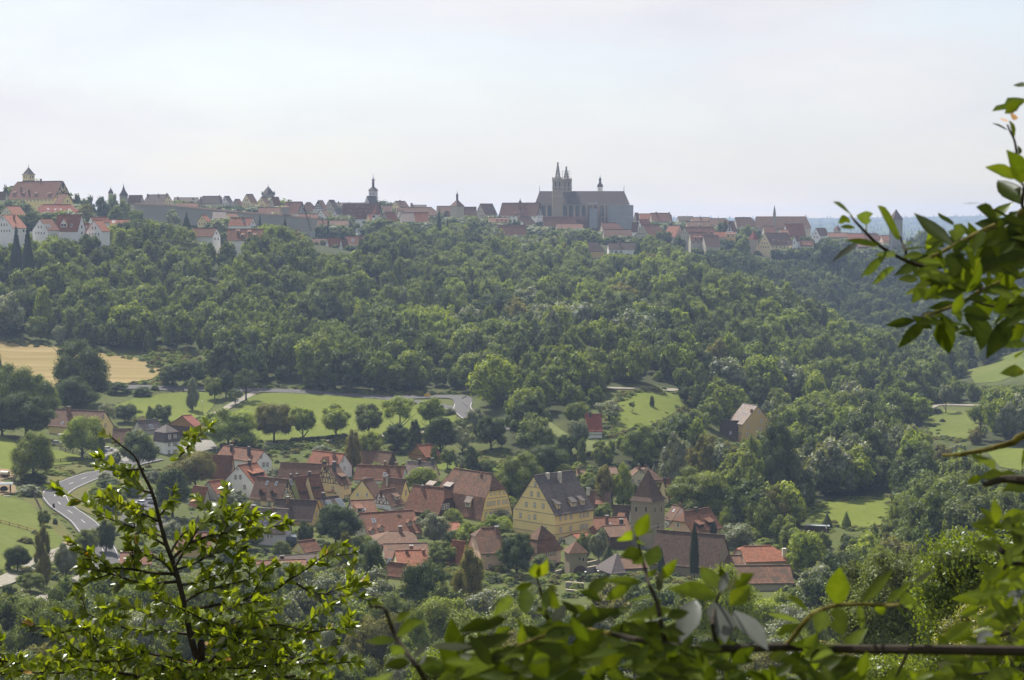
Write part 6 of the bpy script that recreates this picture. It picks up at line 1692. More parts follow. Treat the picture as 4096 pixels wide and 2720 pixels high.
XT('tall thin trunked tree before the right meadow', 3920, 1600, 1760, 90, 'open', 'foA', bole=.25, group=G4)
XT('leafy tall tree at the right edge before the meadow', 4045, 1600, 1780, 110, 'dome', 'foD', bole=.2, group=G4)
XT('grey green tree in front of the road junction bend', 1905, 1628, 1748, 90, 'round', 'foD', group=G3)
XT('mid green tree right below the road junction', 1850, 1665, 1752, 85, 'dome', 'foA', group=G3)
XT('dark tree hiding the road end below the junction', 1965, 1655, 1800, 120, 'dome', 'foC', group=G3)
G5 = 'trees in front of the village'
XT('big dark elm in front of the bright red roof', 1692, 2232, 2560, 205, 'dome', 'foC', bole=.06, group=G5)
XT('tall olive birch right of the big dark elm', 1882, 2195, 2520, 170, 'tall', 'foE', name='birch', bole=.08, group=G5)
XT('dark tall birch left of the big dark elm', 1495, 2178, 2520, 165, 'tall', 'foC', name='birch', bole=.1, group=G5)
XT('slender olive birch below the very dark round tree', 1385, 2130, 2350, 90, 'tall', 'foE', name='birch', group=G5)
XT('grey green tree beside the slender olive birch', 1290, 2260, 2470, 150, 'round', 'foD', group=G5)
XT('tall dark brownish poplar beside the road bend', 172, 2103, 2350, 98, 'tall', 'foE', name='poplar', bole=.03, group=G5)
XT('round tree where the road leaves the picture', 345, 2112, 2225, 115, 'round', 'foA', group=G5)
XT('dark tree behind the foreground branches by the road', 425, 2075, 2215, 85, 'round', 'foC', group=G5)
XT('dark tree left of the road side bushes', 70, 2178, 2290, 110, 'dome', 'foC', group=G5)
XT('tree at the left edge below the gravel lane', 40, 2340, 2600, 130, 'tall', 'foC', group=G5)
XT('bush tree between the two gravel lanes', 120, 2285, 2370, 110, 'dome', 'foA', group=G5)
XT('small round tree by the pasture fence at the road', 177, 2038, 2108, 56, 'round', 'foA', bole=.05, group=G5)
XT('grey green tree below the poplar by the lane', 265, 2165, 2320, 100, 'round', 'foD', group=G5)
XT('clipped dark conifer by the ochre cottage', 1437, 2505, 2560, 28, 'cypress', 'foN', name='conifer', group=G5)
# town trees
G6 = 'trees of the hilltop town'
for i, (lb, px, top, base, w, kind, mat, Y) in enumerate((
    ('round tree in front of the large yellow hall', 92, 792, 850, 92, 'dome', 'foD', 1090), ('left most dark tree beside the large hall', 30, 742, 800, 50, 'round', 'foC', 1200),
    ('dark round tree right of the large hall gable', 300, 768, 830, 62, 'dome', 'foC', 1180), ('wide tree in the green gap right of the hall', 350, 775, 850, 80, 'dome', 'foC', 1170),
    ('bluish tree left of the needle spire', 410, 778, 860, 62, 'dome', 'foC', 1180), ('tree under the small pointed tower', 455, 772, 850, 52, 'round', 'foA', 1250), ('tree hiding the foot of the needle spire', 500, 790, 870, 62, 'dome', 'foA', 1200),
    ('slim dark conifer in the green gap right of the hall', 415, 812, 880, 34, 'spruce', 'foN', 1120), ('paler tree in front of the slim dark conifer', 340, 810, 880, 80, 'dome', 'foE', 1080), ('tree in front of the needle spire wall', 470, 815, 890, 70, 'dome', 'foA', 1110),
    ('tree before the left end of the town wall', 545, 835, 905, 70, 'dome', 'foA', 1080), ('bluish tree half way along the long town wall', 690, 832, 890, 70, 'dome', 'foD', 1150), ('tree behind the wall left of the pale blue house', 640, 800, 850, 50, 'round', 'foD', 1260),
    ('big layered spruce at the wood edge', 747, 850, 965, 70, 'spruce', 'foN', 1000), ('left dark spruce of the pair at the left edge', 66, 905, 1040, 78, 'spruce', 'foN', 850), ('right dark spruce of the pair at the left edge', 112, 898, 1050, 84, 'spruce', 'foN', 840),
    ('slim spruce in front of the round wall tower', 1140, 868, 945, 44, 'spruce', 'foN', 1080), ('slim spruce by the long grey brown roof', 1757, 836, 912, 40, 'spruce', 'foN', 1230), ('low dark conifer right of the slim spruce', 1790, 868, 912, 20, 'spruce', 'foN', 1230),
    ('small dark conifer below the town wall left of the spruce', 1040, 855, 915, 30, 'spruce', 'foN', 1120), ('small spruce beside the low brown roofs', 1312, 870, 912, 16, 'spruce', 'foN', 1160),
    ('pale tree before the great dormered barn', 1385, 858, 905, 62, 'dome', 'foD', 1250), ('yellowish shrub tree left of the great barn', 1320, 855, 900, 40, 'round', 'foB', 1260), ('tree left of the white gabled houses in the town', 880, 872, 915, 70, 'dome', 'foD', 1050),
    ('round light tree on the roofs right of the church', 2690, 880, 925, 95, 'dome', 'foD', 1420), ('tree between two roofs right of the church', 2735, 878, 920, 45, 'round', 'foD', 1440), ('dark tree left of the half timbered gable', 2895, 880, 940, 52, 'round', 'foC', 1400), ('bushy tree right of the half timbered gable', 2985, 895, 965, 70, 'dome', 'foA', 1390),
    ('large dark tree in front of the bright red roof', 2650, 920, 985, 78, 'dome', 'foC', 1290), ('dark tree beside the tall stone gable', 2715, 940, 1010, 50, 'round', 'foC', 1280), ('big tree at the right end of the retaining wall', 3320, 945, 1050, 135, 'dome', 'foC', 1300), ('pale tree in front of the wall tower', 2970, 945, 1010, 60, 'dome', 'foA', 1320),
    ('tall dark tree mass behind the overhanging leaves', 3715, 905, 1010, 105, 'dome', 'foC', 1300), ('second tree mass right behind the overhanging leaves', 3830, 935, 1020, 110, 'dome', 'foC', 1310), ('tree at the foot of the bell roofed tower', 1895, 875, 930, 70, 'dome', 'foA', 1280), ('tree right of the bell roofed tower', 1950, 870, 925, 80, 'dome', 'foD', 1280),
    ('dark tree below the tall half timbered gable by the church', 2062, 875, 930, 40, 'round', 'foC', 1360), ('tree in front of the long low roof by the church', 2160, 902, 960, 110, 'dome', 'foD', 1300), ('tree in front of the church scaffolding', 2360, 910, 970, 100, 'dome', 'foA', 1260))):
    XT(lb, px, top, base, w, kind, mat, Y, name='spruce' if kind == 'spruce' else 'broadleaf_tree', lod='far', group=G6)
print('explicit trees', NTREE[0])

# places kept free for houses
def in_house(x, y, pad=1.5):
    for o, lr, ll in FOOT:
        d = Vector((x, y, 0)) - o[0]; u = d.dot(o[1]); v = d.dot(o[2])
        if -pad < u < lr + pad and -pad < v < ll + pad: return True
    return False
# --- the slope between camera and village
VLIM = [(-900, 2380), (0, 2340), (200, 2330), (420, 2260), (600, 2260), (900, 2270), (1150, 2235), (1450, 2230), (1560, 2330), (1900, 2330), (2040, 2320), (2150, 2330), (2220, 2400), (2350, 2440), (2440, 2330), (2560, 2300), (2900, 2350), (3180, 2340), (3260, 2230), (3420, 2150), (3620, 2110), (4096, 2060), (5200, 2060)]
g = np.random.default_rng(12)
y = 128.0
FB = []
while y < 428:
    sp = 8.5 if y < 260 else 9.5
    x = -(.36 * y + 25)
    while x < .36 * y + 25:
        a, b = x + g.uniform(-.4, .4) * sp, y + g.uniform(-.4, .4) * sp
        x += sp
        z = tz(a, b); q = proj((a, b, z))
        if any((p.x - a) ** 2 + (p.y - b) ** 2 < 40 for p in rl[::2]) or (y > 405 and (q[0] < 500 or in_house(a, b, 4))): continue
        h = g.uniform(9, 15); k = g.random()
        kind = 'dome' if k < .5 else 'round' if k < .75 else 'tall'
        top = proj((a, b, z + h))[1]; lim = interp(VLIM, q[0]) + g.uniform(-10, 30)
        if top < lim:
            h2 = h * (q[1] - lim) / max(1, q[1] - top)
            if h2 < 3.0: continue
            if h2 < 6: kind = 'bush'
            h = h2
        h = vis_cap(a, b, z, h)
        if h < 2.5 or proj((a, b, z + h))[1] > 2760: continue
        w = h * (g.uniform(.7, .95) if kind != 'tall' else g.uniform(.5, .6))
        if kind == 'bush': w = h * 1.2
        u = g.random(); mat = 'foA' if u < .45 else 'foC' if u < .6 else 'foB' if u < .75 else 'foD' if u < .92 else 'foE'
        FB.append((a, b, z, h, w, kind, mat))
    y += sp
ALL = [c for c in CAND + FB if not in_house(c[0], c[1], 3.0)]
ALL.sort(key=lambda c: -(c[3] + c[4]) / c[1])
free = 289 - NTREE[0]
TONE = {'foA': 'mid green', 'foB': 'fresh yellow green', 'foC': 'dark green', 'foD': 'grey green', 'foE': 'olive brown'}
MARK = [('the road bend', 300, 2030), ('the foreground trunk', 640, 2350), ('the dark elm', 1690, 2400), ('the graveyard', 2300, 2390), ('the church nave', 2700, 2300), ('the long low barn', 3020, 2290), ('the mill', 2950, 1720), ('the massive poplar', 3110, 1860), ('the far meadow', 2590, 1640), ('the tall yellow house', 2210, 1950), ('the road junction', 1850, 1620),
        ('the tall red roofed house', 2375, 1700), ('the church tower', 2590, 1950), ('the thin larch', 3308, 2090), ('the hedge by the right meadow', 3650, 1700), ('the leafy branch at the right', 3850, 2000), ('the dark horizontal branch', 3500, 2550), ('the far path', 3740, 1620), ('the slate house', 1030, 2100), ('the ochre cottage', 1440, 2520)]
cnt = 0; REST = []
for c in ALL:
    q = proj((c[0], c[1], c[2] + c[3] * .6))
    if cnt >= free or not (-150 < q[0] < 4250): REST.append(c); continue
    mk = min(MARK, key=lambda m: (m[1] - q[0]) ** 2 + (m[2] - q[1]) ** 2)
    dx, dy = q[0] - mk[1], q[1] - mk[2]
    rel = ('left of' if dx < 0 else 'right of') if abs(dx) > abs(dy) else ('above' if dy < 0 else 'below')
    dist = math.hypot(dx, dy); far_ = 'just' if dist < 130 else 'some way' if dist < 330 else 'far'
    shape = {'dome': 'broad tree', 'round': 'round tree', 'tall': 'upright tree', 'bush': 'low bushy tree'}[c[5]]
    size = 'tall' if c[3] > 13 else 'middling' if c[3] > 9 else 'small'
    make_tree('broadleaf_tree', f'{size} {TONE[c[6]]} {shape} {far_} {rel} {mk[0]}', 'tree', c[:3], c[3], c[4], c[5], c[6], 0.03, 'near' if c[1] < 330 else 'mid', 'trees of the valley wood')
    cnt += 1
print('auto trees', cnt, 'rest', len(REST))
# trees among the town roofs
tg = np.random.default_rng(8)
for _ in range(420):
    Y = tg.uniform(1080, 1460); px = tg.uniform(150, 4300)
    x = (px - 2048) / F * Y; z = tz(x, Y)
    if in_house(x, Y, 4): continue
    h = tg.uniform(5, 8.5)
    top = proj((x, Y, z + h))[1]
    if top < interp(RIM, px) - 12: continue
    REST.append((x, Y, z, h, h * .95, 'dome', ('foA', 'foC', 'foD')[int(tg.integers(3))]))
# bushes that close the gaps at the foot of the town houses
for o, lr, ll in FOOT:
    if o[0].y < 1000: continue
    n = max(2, int(lr / 4))
    for i in range(n):
        p = o[0] + o[1] * (lr * (i + .5) / n) - o[2] * tg.uniform(2.5, 5)
        h = tg.uniform(2.4, 4.0) + max(0, o[0].z - tz(p.x, p.y)); REST.append((p.x, p.y, tz(p.x, p.y), h, h * 1.3, 'dome', ('foA', 'foC', 'foD')[int(tg.integers(3))]))
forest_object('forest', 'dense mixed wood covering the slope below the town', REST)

# --- garden bushes between the houses
BUSH = [0]
def bush(label, x, y, h, w, mat, group='bushes in the village gardens', cat='bush', name='bush'):
    BUSH[0] += 1
    return make_tree(name, label, cat, (x, y, tz(x, y) - .1), h, w, 'bush', mat, 0, 'mid', group, bare=False)
g = np.random.default_rng(21); HM = [(h[3], h[0][0]) for h in FOOT4]
tries = 0
while BUSH[0] < 150 and tries < 6000:
    tries += 1
    px, py = g.uniform(380, 3150), g.uniform(1880, 2290)
    p = ground(px, py)
    if in_house(p.x, p.y, 1.2) or min((q.x - p.x) ** 2 + (q.y - p.y) ** 2 for q in rl) < 30: continue
    near = min(HM, key=lambda m: (m[1] - p).length)
    side = 'left of' if p.x < near[1].x else 'right of'
    m = ('foA', 'foB', 'foC', 'foD')[int(g.integers(4))]
    hh = g.uniform(1.6, 5.0)
    bush(f'{"low" if hh < 2.3 else "tall"} {TONE[m]} bush {side} the {near[0]}', p.x, p.y, hh, hh * g.uniform(1.0, 1.5), m)
for lb, px, py, hpx, w, m in (('grey green thicket behind the hay feeder', 115, 1985, 55, 110, 'foD'), ('dark bush at the foot of the paddock tree', 130, 1935, 50, 120, 'foC'), ('bright bush at the outer road edge', 147, 1988, 25, 45, 'foB'), ('small dark bush on the verge by the lower road', 220, 2102, 30, 22, 'foC'), ('grey bush by the pasture gate', 140, 2140, 25, 35, 'foD'),
                              ('hedge bush inside the road bend', 440, 1952, 45, 120, 'foC'), ('bush row at the inner road edge behind the leaves', 520, 1985, 50, 110, 'foC'), ('grassy shrub on the bank above the road', 270, 1895, 22, 70, 'foE'), ('long shrub under the paddock fence', 200, 1900, 30, 80, 'foB'), ('dark bush along the stubble field edge', 470, 1575, 55, 110, 'foC'), ('bush row below the yellow sign', 570, 1585, 45, 90, 'foC'), ('bush by the roadside left of the sign', 620, 1560, 25, 40, 'foA'),
                              ('dark bush at the meadow end by the junction', 1660, 1620, 14, 16, 'foC'), ('shrubs along the road below the junction', 1790, 1660, 34, 70, 'foD'), ('round shrub in the meadow of the right path', 3770, 1690, 18, 26, 'foC'), ('shrub clump under the slim trees of the right path', 3745, 1655, 24, 60, 'foC')):
    p = ground(px, py); k = p.y / F; bush(lb, p.x, p.y, hpx * k, w * k, m, 'bushes along roads and fields')
# hedges
def hedge(label, pts, hpx, mat='foC'):
    P = [ground(*p) for p in pts]; k = P[0].y / F; hh = hpx * k; gg = np.random.default_rng(len(label))
    L = smooth_line([p[:2] for p in P], 10); C = []; N_ = []
    for i in range(2600):
        t = gg.random() * (len(L) - 1); j = int(t); q = L[j].lerp(L[min(j + 1, len(L) - 1)], t - j)
        a = gg.random() * math.pi; C.append((q.x + math.cos(a) * hh * .45, q.y + gg.normal() * hh * .12 - math.sin(a) * hh * .3, tz(q.x, q.y) + math.sin(a) * hh * .9 * gg.uniform(.3, 1))); N_.append((math.cos(a) * .5, -.6, math.sin(a) + .3))
    C = np.array(C); N_ = np.array(N_); N_ /= np.linalg.norm(N_, axis=1, keepdims=True); N_ += gg.normal(size=N_.shape) * .3
    V, T_ = cards(C, N_, .5, gg)
    m = MB()
    for a, b in zip(L, L[1:]):
        za, zb = tz(*a), tz(*b); d = Vector((0, hh * .3, 0)); A = Vector((*a, za)); B = Vector((*b, zb)); u = Vector((0, 0, hh * .8))
        m.hull8([A - d, B - d, B + d, A + d, A - d * .7 + u, B - d * .7 + u, B + d * .7 + u, A + d * .7 + u])
    tri = np.array([(f[0], f[i], f[i + 1]) for f in m.f for i in range(1, len(f) - 1)])
    o = link('hedge', np_mesh('hedge', np.concatenate([V, np.array(m.v)]), np.concatenate([T_, tri + len(V)]), [M[mat]], np.concatenate([np.repeat(gg.random(len(C)), 4), np.full(len(m.v), .2)])))
    tag(o, label, 'hedge', 'hedges')
hedge('dark clipped hedge along the lane under the left meadow row', [(1165, 1770), (1250, 1766), (1345, 1757), (1385, 1752)], 22)
hedge('dark clipped hedge along the lane under the right meadow row', [(1535, 1742), (1620, 1732), (1720, 1722)], 16)
hedge('clipped hedge with square end in the right hand gardens', [(3500, 1700), (3620, 1702), (3738, 1710)], 20)
hedge('longer hedge behind the square ended hedge', [(3490, 1670), (3560, 1668), (3640, 1672)], 16)
# --- rough growth along edges: one object
g = np.random.default_rng(3); rows = []
def edge_growth(pts, n, s, h=(.4, 1.2), mats=('foA', 'foB', 'foE', 'foC')):
    P = [ground(*p)[:2] for p in pts]; P = [Vector(p) for p in P]
    for _ in range(n):
        t = g.random() * (len(P) - 1); i = int(t); q = P[i].lerp(P[i + 1], t - i)
        x, y = q.x + g.normal() * s, q.y + g.normal() * s
        if min((r_.x - x) ** 2 + (r_.y - y) ** 2 for r_ in rl) < 19 or near_road(x, y, 4.2): continue
        hh = g.uniform(*h); rows.append((x, y, tz(x, y), hh, hh * g.uniform(1.2, 2), 'bush', mats[int(g.integers(len(mats)))]))
edge_growth([(0, 1366), (205, 1386), (400, 1406), (600, 1448), (645, 1490)], 160, 1.5, (.6, 2.2))
edge_growth([(645, 1490), (605, 1522), (430, 1545), (330, 1552), (0, 1556)], 160, 1.2, (.4, 1.2))
edge_growth([(430, 1547), (560, 1541), (700, 1548), (1024, 1553), (1330, 1566), (1600, 1578), (1820, 1578)], 420, 2.2, (.6, 2.4))
edge_growth([(960, 1600), (1180, 1574), (1500, 1600), (1830, 1652)], 120, .8, (.3, .6))
edge_growth([(440, 1632), (540, 1592), (700, 1570), (880, 1578)], 120, 1.2, (.4, 1.2))
edge_growth([(440, 1632), (560, 1682), (690, 1702), (800, 1682)], 160, 2.2, (.6, 2.2))
edge_growth([(930, 1790), (1180, 1790), (1400, 1775), (1600, 1760), (1760, 1735)], 260, 2.6, (.8, 2.8))
edge_growth([(0, 1744), (80, 1778), (250, 1808), (372, 1838)], 80, 1, (.4, 1))
edge_growth([(80, 1985), (140, 1930), (260, 1872), (420, 1850), (520, 1850)], 220, 2.0, (.4, 1.5), ('foE', 'foB', 'foA'))
edge_growth([(180, 2040), (250, 2110), (310, 2180), (300, 2250), (200, 2300)], 220, 2.2, (.4, 1.4), ('foE', 'foB', 'foA'))
edge_growth([(0, 2290), (100, 2290), (240, 2300), (300, 2240)], 160, 2.5, (.6, 2))
edge_growth([(480, 1900), (330, 1945), (290, 1990), (345, 2055), (560, 2080)], 60, 1, (.25, .5), ('foE', 'foB'))
edge_growth([(2475, 1603), (2525, 1573), (2707, 1571), (2765, 1620), (2600, 1712), (2456, 1745), (2440, 1700), (2475, 1603)], 260, 1.6, (.6, 2.2))
edge_growth([(3220, 2075), (3290, 2015), (3580, 1985), (3600, 2060), (3520, 2118), (3380, 2120), (3220, 2075)], 240, 1.6, (.6, 2))
edge_growth([(3660, 1655), (3874, 1650), (3950, 1660), (3853, 1770), (3740, 1752), (3660, 1655)], 200, 1.6, (.6, 2))
edge_growth([(2000, 1880), (2300, 1890), (2500, 1930), (2700, 2000), (2900, 2080), (3150, 2220), (3300, 2250)], 320, 6, (1, 3))
edge_growth([(400, 1900), (700, 1900), (1000, 1830), (1400, 1800), (1700, 1800), (2000, 1860)], 260, 7, (.8, 2.5))
edge_growth([(400, 2260), (900, 2280), (1400, 2290), (2000, 2310), (2600, 2330), (3100, 2360)], 420, 8, (.8, 2.6))
for _ in range(1700):
    p = ground(g.uniform(380, 3200), g.uniform(1860, 2320))
    if in_house(p.x, p.y, .6) or min((r_.x - p.x) ** 2 + (r_.y - p.y) ** 2 for r_ in rl) < 25: continue
    hh = g.uniform(.4, 2.0); rows.append((p.x, p.y, p.z, hh, hh * 1.6, 'bush', ('foA', 'foB', 'foC', 'foD')[int(g.integers(4))]))
forest_object('undergrowth', 'low rough growth along field edges and lanes', rows)
# ------------------------------------------------------------------ small things in the valley
M['carwhite'] = plain('white_car_paint', (.78, .78, .78), .25, .5, var=.02); M['carsilver'] = plain('silver_car_paint', (.50, .52, .55), .25, .5, .4, var=.02)
M['carblue'] = plain('blue_car_paint', (.03, .09, .30), .25, .5, var=.02); M['cardark'] = plain('dark_car_paint', (.03, .035, .05), .22, .5, var=.02); M['carred'] = plain('red_paint', (.45, .06, .03), .4, .4, var=.05)
M['rubber'] = plain('tyre_rubber', (.02, .02, .02), .9, .1); M['lampred'] = plain('red_lamp', (.4, .02, .015), .3, .5); M['signyellow'] = plain('yellow_sign', (.72, .42, .03), .5, .3, var=.05)
M['hide'] = plain('dark_hide', (.03, .025, .022), .8, .2); M['tank'] = plain('cream_tank', (.66, .60, .48), .5, .4, var=.08); M['lampglass'] = plain('lamp_glass', (.75, .76, .74), .2, .6)
M['zincgrey'] = plain('fibre_sheet', (.22, .25, .27), .7, .3)

def car_meshes():
    b = MB(); prof = [(-2.1, .35), (2.1, .35), (2.15, .7), (1.9, .92), (.95, 1.0), (-2.0, 1.02), (-2.15, .75)]
    b.hull8([(x, -.85, z) for x, z in prof] + [(x, .85, z) for x, z in prof])
    ca = [(.95, .99), (.35, 1.46), (-1.25, 1.48), (-1.95, 1.01)]
    c = MB().hull8([(x, -.74, z) for x, z in ca] + [(x, .74, z) for x, z in ca])
    roof = MB().box((-1.2, -.66, 1.47), (.32, .66, 1.53))
    w = MB(); n = 12
    w.tube([(0, -.11, 0), (0, .11, 0)], [.33, .33], n); rim = MB().tube([(0, -.125, 0), (0, .125, 0)], [.2, .2], 10)
    hl = MB().box((2.1, -.14, .66), (2.2, .14, .8)); tl = MB().box((-2.2, -.12, .75), (-2.08, .12, .92))
    return b, c, roof, w, rim, hl, tl
CM = car_meshes(); _cm = {}
def car(label, px, py, rz, paint, s=1.0):
    p = ground(px, py); o = thing('parked_car', label, 'car', (p.x, p.y, p.z + .28), R(rz), 'cars parked in the valley'); o.scale = (s, s, s)
    if paint not in _cm: _cm[paint] = (CM[0].mesh('body', M[paint]), CM[2].mesh('roof', M[paint]))
    if 'x' not in _cm: _cm['x'] = (CM[1].mesh('windows', M['glass']), CM[3].mesh('wheel', M['rubber']), CM[4].mesh('rim', M['zinc']), CM[5].mesh('headlight', M['lampglass']), CM[6].mesh('tail_light', M['lampred']))
    b, r_ = _cm[paint]; x = _cm['x']
    link('body', b, o); link('roof', r_, o); link('window', x[0], o)
    for a in (-1.3, 1.3):
        for d in (-.8, .8):
            w = link('wheel', x[1], o); w.location = (a, d, .33); link('rim', x[2], w)
    for d in (-.6, .6):
        link('headlight', x[3], o).location = (0, d, 0); link('tail_light', x[4], o).location = (0, d, 0)
car('white car facing left on the car park behind the foreground trunk', 592, 1992, 172, 'carwhite', .8)
car('silver white van like car below the white car on the car park', 592, 2018, 170, 'carsilver', .85)
car('pale car left of the silver one half hidden by leaves', 562, 2026, 168, 'carwhite', .85)
car('pale silver car lowest on the car park', 538, 2036, 170, 'carsilver', .85)
car('white car in the farm yard beside the blue trailer', 432, 1808, 25, 'carwhite', .8)
car('silver car under the trees by the yellow farmhouse', 228, 1783, 20, 'carsilver', .8)
car('dark blue car parked at the pink mansard house', 2188, 2282, 15, 'cardark', .75)
def trailer(label, px, py, mat):
    p = ground(px, py); o = thing('trailer', label, 'trailer', tuple(p), R(15))
    MB().box((-1.1, -.6, .45), (1.1, .6, .55)).box((-1.1, -.6, .55), (1.1, -.55, 1.0)).box((-1.1, .55, .55), (1.1, .6, 1.0)).box((-1.1, -.6, .55), (-1.05, .6, 1.0)).box((1.05, -.6, .55), (1.1, .6, 1.0)).build('body', M[mat], o)
    for d in (-.65, .65): MB().tube([(0, d - .08, .3), (0, d + .08, .3)], [.3, .3], 12).build('wheel', M['rubber'], o)
    MB().bar((1.1, 0, .45), (2.1, 0, .4), .08).build('drawbar', M['zinc'], o)
trailer('small blue trailer in the farm yard', 414, 1815, 'carblue')
# tractor under the trees
p = ground(938, 1786); o = thing('tractor', 'red tractor parked under the broad tree by the lane', 'tractor', tuple(p), R(160))
MB().box((-.2, -.35, .6), (1.5, .35, 1.3)).hull8([(-1.0, -.5, .7), (-.2, -.5, .7), (-.2, .5, .7), (-1.0, .5, .7), (-1.0, -.5, 1.3), (-.2, -.5, 1.3), (-.2, .5, 1.3), (-1.0, .5, 1.3)]).build('body', M['carred'], o)
MB().box((-1.0, -.55, 1.3), (-.1, .55, 2.1)).build('cab', M['glass'], o); MB().box((-1.1, -.6, 2.1), (0, .6, 2.2)).build('roof', M['carwhite'], o)
for x, r_ in ((-.7, .7), (1.1, .42)):
    for d in (-.6, .6): MB().tube([(x, d - .15, r_), (x, d + .15, r_)], [r_, r_], 14).build('wheel', M['rubber'], o)
# fences
def fence(label, pts, rails=3, h=1.15, gap=3.2, mat='timber', group='wooden paddock fences'):
    P = [ground(*p) for p in pts]; o = thing('fence', label, 'fence', tuple(P[0]), 0, group); p0 = P[0]
    L = []
    for a, b in zip(P, P[1:]):
        n = max(1, round((b - a).length / gap)); L += [a.lerp(b, i / n) for i in range(n)]
    L.append(P[-1]); L = [Vector((q.x, q.y, tz(q.x, q.y) + .1)) - p0 for q in L]
    for q in L: MB().box((q.x - .08, q.y - .08, q.z - .5), (q.x + .08, q.y + .08, q.z + h)).build('post', M[mat], o)
    for k in range(rails):
        m = MB(); z = h * (k + .7) / (rails + .1)
        for a, b in zip(L, L[1:]): m.bar(a + Vector((0, -.1, z)), b + Vector((0, -.1, z)), .06, .13)
        m.build('rail', M[mat], o)
fence('straight dark rail fence right of the paddock tree', [(214, 1855), (300, 1848), (372, 1838)])
fence('dark fence behind the paddock along the farm drive', [(241, 1800), (262, 1812), (320, 1824), (368, 1832)])
fence('long dark fence running down to the road bend', [(45, 1928), (100, 1960), (140, 2000), (165, 2050)])
fence('short dark fence around the trodden paddock', [(-20, 1912), (54, 1920), (80, 1884)])
fence('grey fence with gate across the lower pasture', [(0, 2098), (75, 2117), (142, 2137)], 2, 1.0, 3.0, 'wood')
fence('thin wire fence along the upper small meadow', [(540, 1590), (640, 1574), (735, 1568)], 2, .9, 4.0, 'darkwood')
# hay feeder with roof
p = ground(16, 1972); o = thing('hay_feeder', 'roofed hay feeder with curved grey roof at the left edge', 'feeder', tuple(p), R(10))
for x in (-1.6, 1.6):
    for d in (-1, 1): MB().box((x - .08, d - .08, 0), (x + .08, d + .08, 2.2)).build('leg', M['timber'], o)
k = MB()
for i in range(6):
    a0, a1 = -1.1 + i * .37, -1.1 + (i + 1) * .37
    z0, z1 = 2.2 + .45 * (1 - (a0 / 1.1) ** 2), 2.2 + .45 * (1 - (min(a1, 1.1) / 1.1) ** 2)
    k.slab([(-2.3, a0, z0), (2.3, a0, z0), (2.3, a1, z1), (-2.3, a1, z1)], .06)
k.build('roof', M['zincgrey'], o); m = MB()
for i in range(12): m.bar((-1.5 + i * .27, -.6, .7), (-1.5 + i * .27, -.9, 1.6), .05)
m.build('hay_rack', M['timber'], o); MB().lathe([(.9, .5), (1.1, .9), (.7, 1.5), (.1, 1.7)], 9).build('hay', M['hide'], o)
p = ground(20, 1912); o = thing('water_tank', 'cream white cylindrical tank on a dark trailer in the trodden paddock', 'tank', tuple(p), R(-20))
MB().tube([(-1.25, 0, 1.2), (-1.2, 0, 1.2), (1.2, 0, 1.2), (1.25, 0, 1.2)], [.4, .6, .6, .4], 14).build('tank', M['tank'], o); MB().box((-1.3, -.5, .45), (1.3, .5, .62)).build('chassis', M['timber'], o)
for d in (-.6, .6): MB().tube([(0, d - .1, .35), (0, d + .1, .35)], [.35, .35], 12).build('wheel', M['rubber'], o)
p = ground(26, 1990); o = thing('log', 'pale barked log lying in front of the hay feeder', 'log', tuple(p), R(4)); MB().tube([(-.8, 0, .22), (0, .03, .24), (.9, 0, .22)], [.2, .22, .19], 9).build('log_body', M['chimwhite'], o)
# signs, posts, lamps
def sign(label, px, py, top, w, h, mat, rz=0, posts=2):
    p = ground(px, py); zt = at(px, top, p.y).z - p.z; o = thing('road_sign', label, 'sign', tuple(p), R(rz), 'road signs')
    for d in ((-w * .35, w * .35) if posts == 2 else (0,)): MB().box((d - .04, 0, -.3), (d + .04, .08, zt)).build('post', M['zinc'], o)
    MB().box((-w / 2, -.06, zt - h), (w / 2, -.01, zt)).build('board', M[mat], o)
sign('yellow town sign beside the road at the stubble field', 655, 1545, 1521, 1.35, 1.7, 'signyellow')
sign('wide yellow direction sign at the road junction', 1710, 1592, 1576, 2.2, .9, 'signyellow')
sign('small grey sign on a pole right of the yellow direction sign', 1740, 1592, 1567, .8, .25, 'zinc', 0, 1)
sign('white sign on a post in front of the woodpile', 3305, 2138, 2100, .35, .9, 'frame', 0, 1)
p = ground(1712, 1591); zt = at(1712, 1562, p.y).z
o = thing('bicycle', 'small white bicycle figure mounted above the yellow direction sign', 'bicycle', (p.x, p.y - .2, at(1712, 1576, p.y).z), 0); m = MB()
for x in (-.35, .4):
    pr = [(x + .28 * math.cos(a * math.pi / 6), 0, .32 + .28 * math.sin(a * math.pi / 6)) for a in range(13)]
    MB().tube(pr, .035, 5).build('wheel', M['frame'], o)
m.bar((-.35, 0, .32), (-.05, 0, .75), .06).bar((-.05, 0, .75), (.3, 0, .7), .06).bar((.4, 0, .32), (.28, 0, .95), .06).bar((-.05, 0, .75), (0, 0, .32), .06).bar((0, 0, .32), (.3, 0, .7), .06); m.build('frame', M['frame'], o)
p = ground(1031, 1790 - 228); 
def post(label, px, py, hpx, w, mat, name='marker_post'):
    p = ground(px, py); k = p.y / F; o = thing(name, label, 'post', tuple(p), 0, 'roadside posts'); MB().lathe([(w, -.2), (w, hpx * k * .8), (w * .6, hpx * k)], 8).build('post_body', M[mat], o)
post('white marker post beside the road above the long meadow', 1180, 1572, 11, .12, 'frame'); post('white marker post at the road junction', 1630, 1592, 9, .12, 'frame'); post('white marker post inside the road bend', 283, 1999, 14, .09, 'frame')
post('dark litter bin like post outside the road bend', 215, 2036, 21, .3, 'timber', 'bin'); post('dark post on the bank above the road bend', 247, 1905, 13, .18, 'timber'); post('thin pale pole by the red garage', 480, 2250, 28, .07, 'frame')
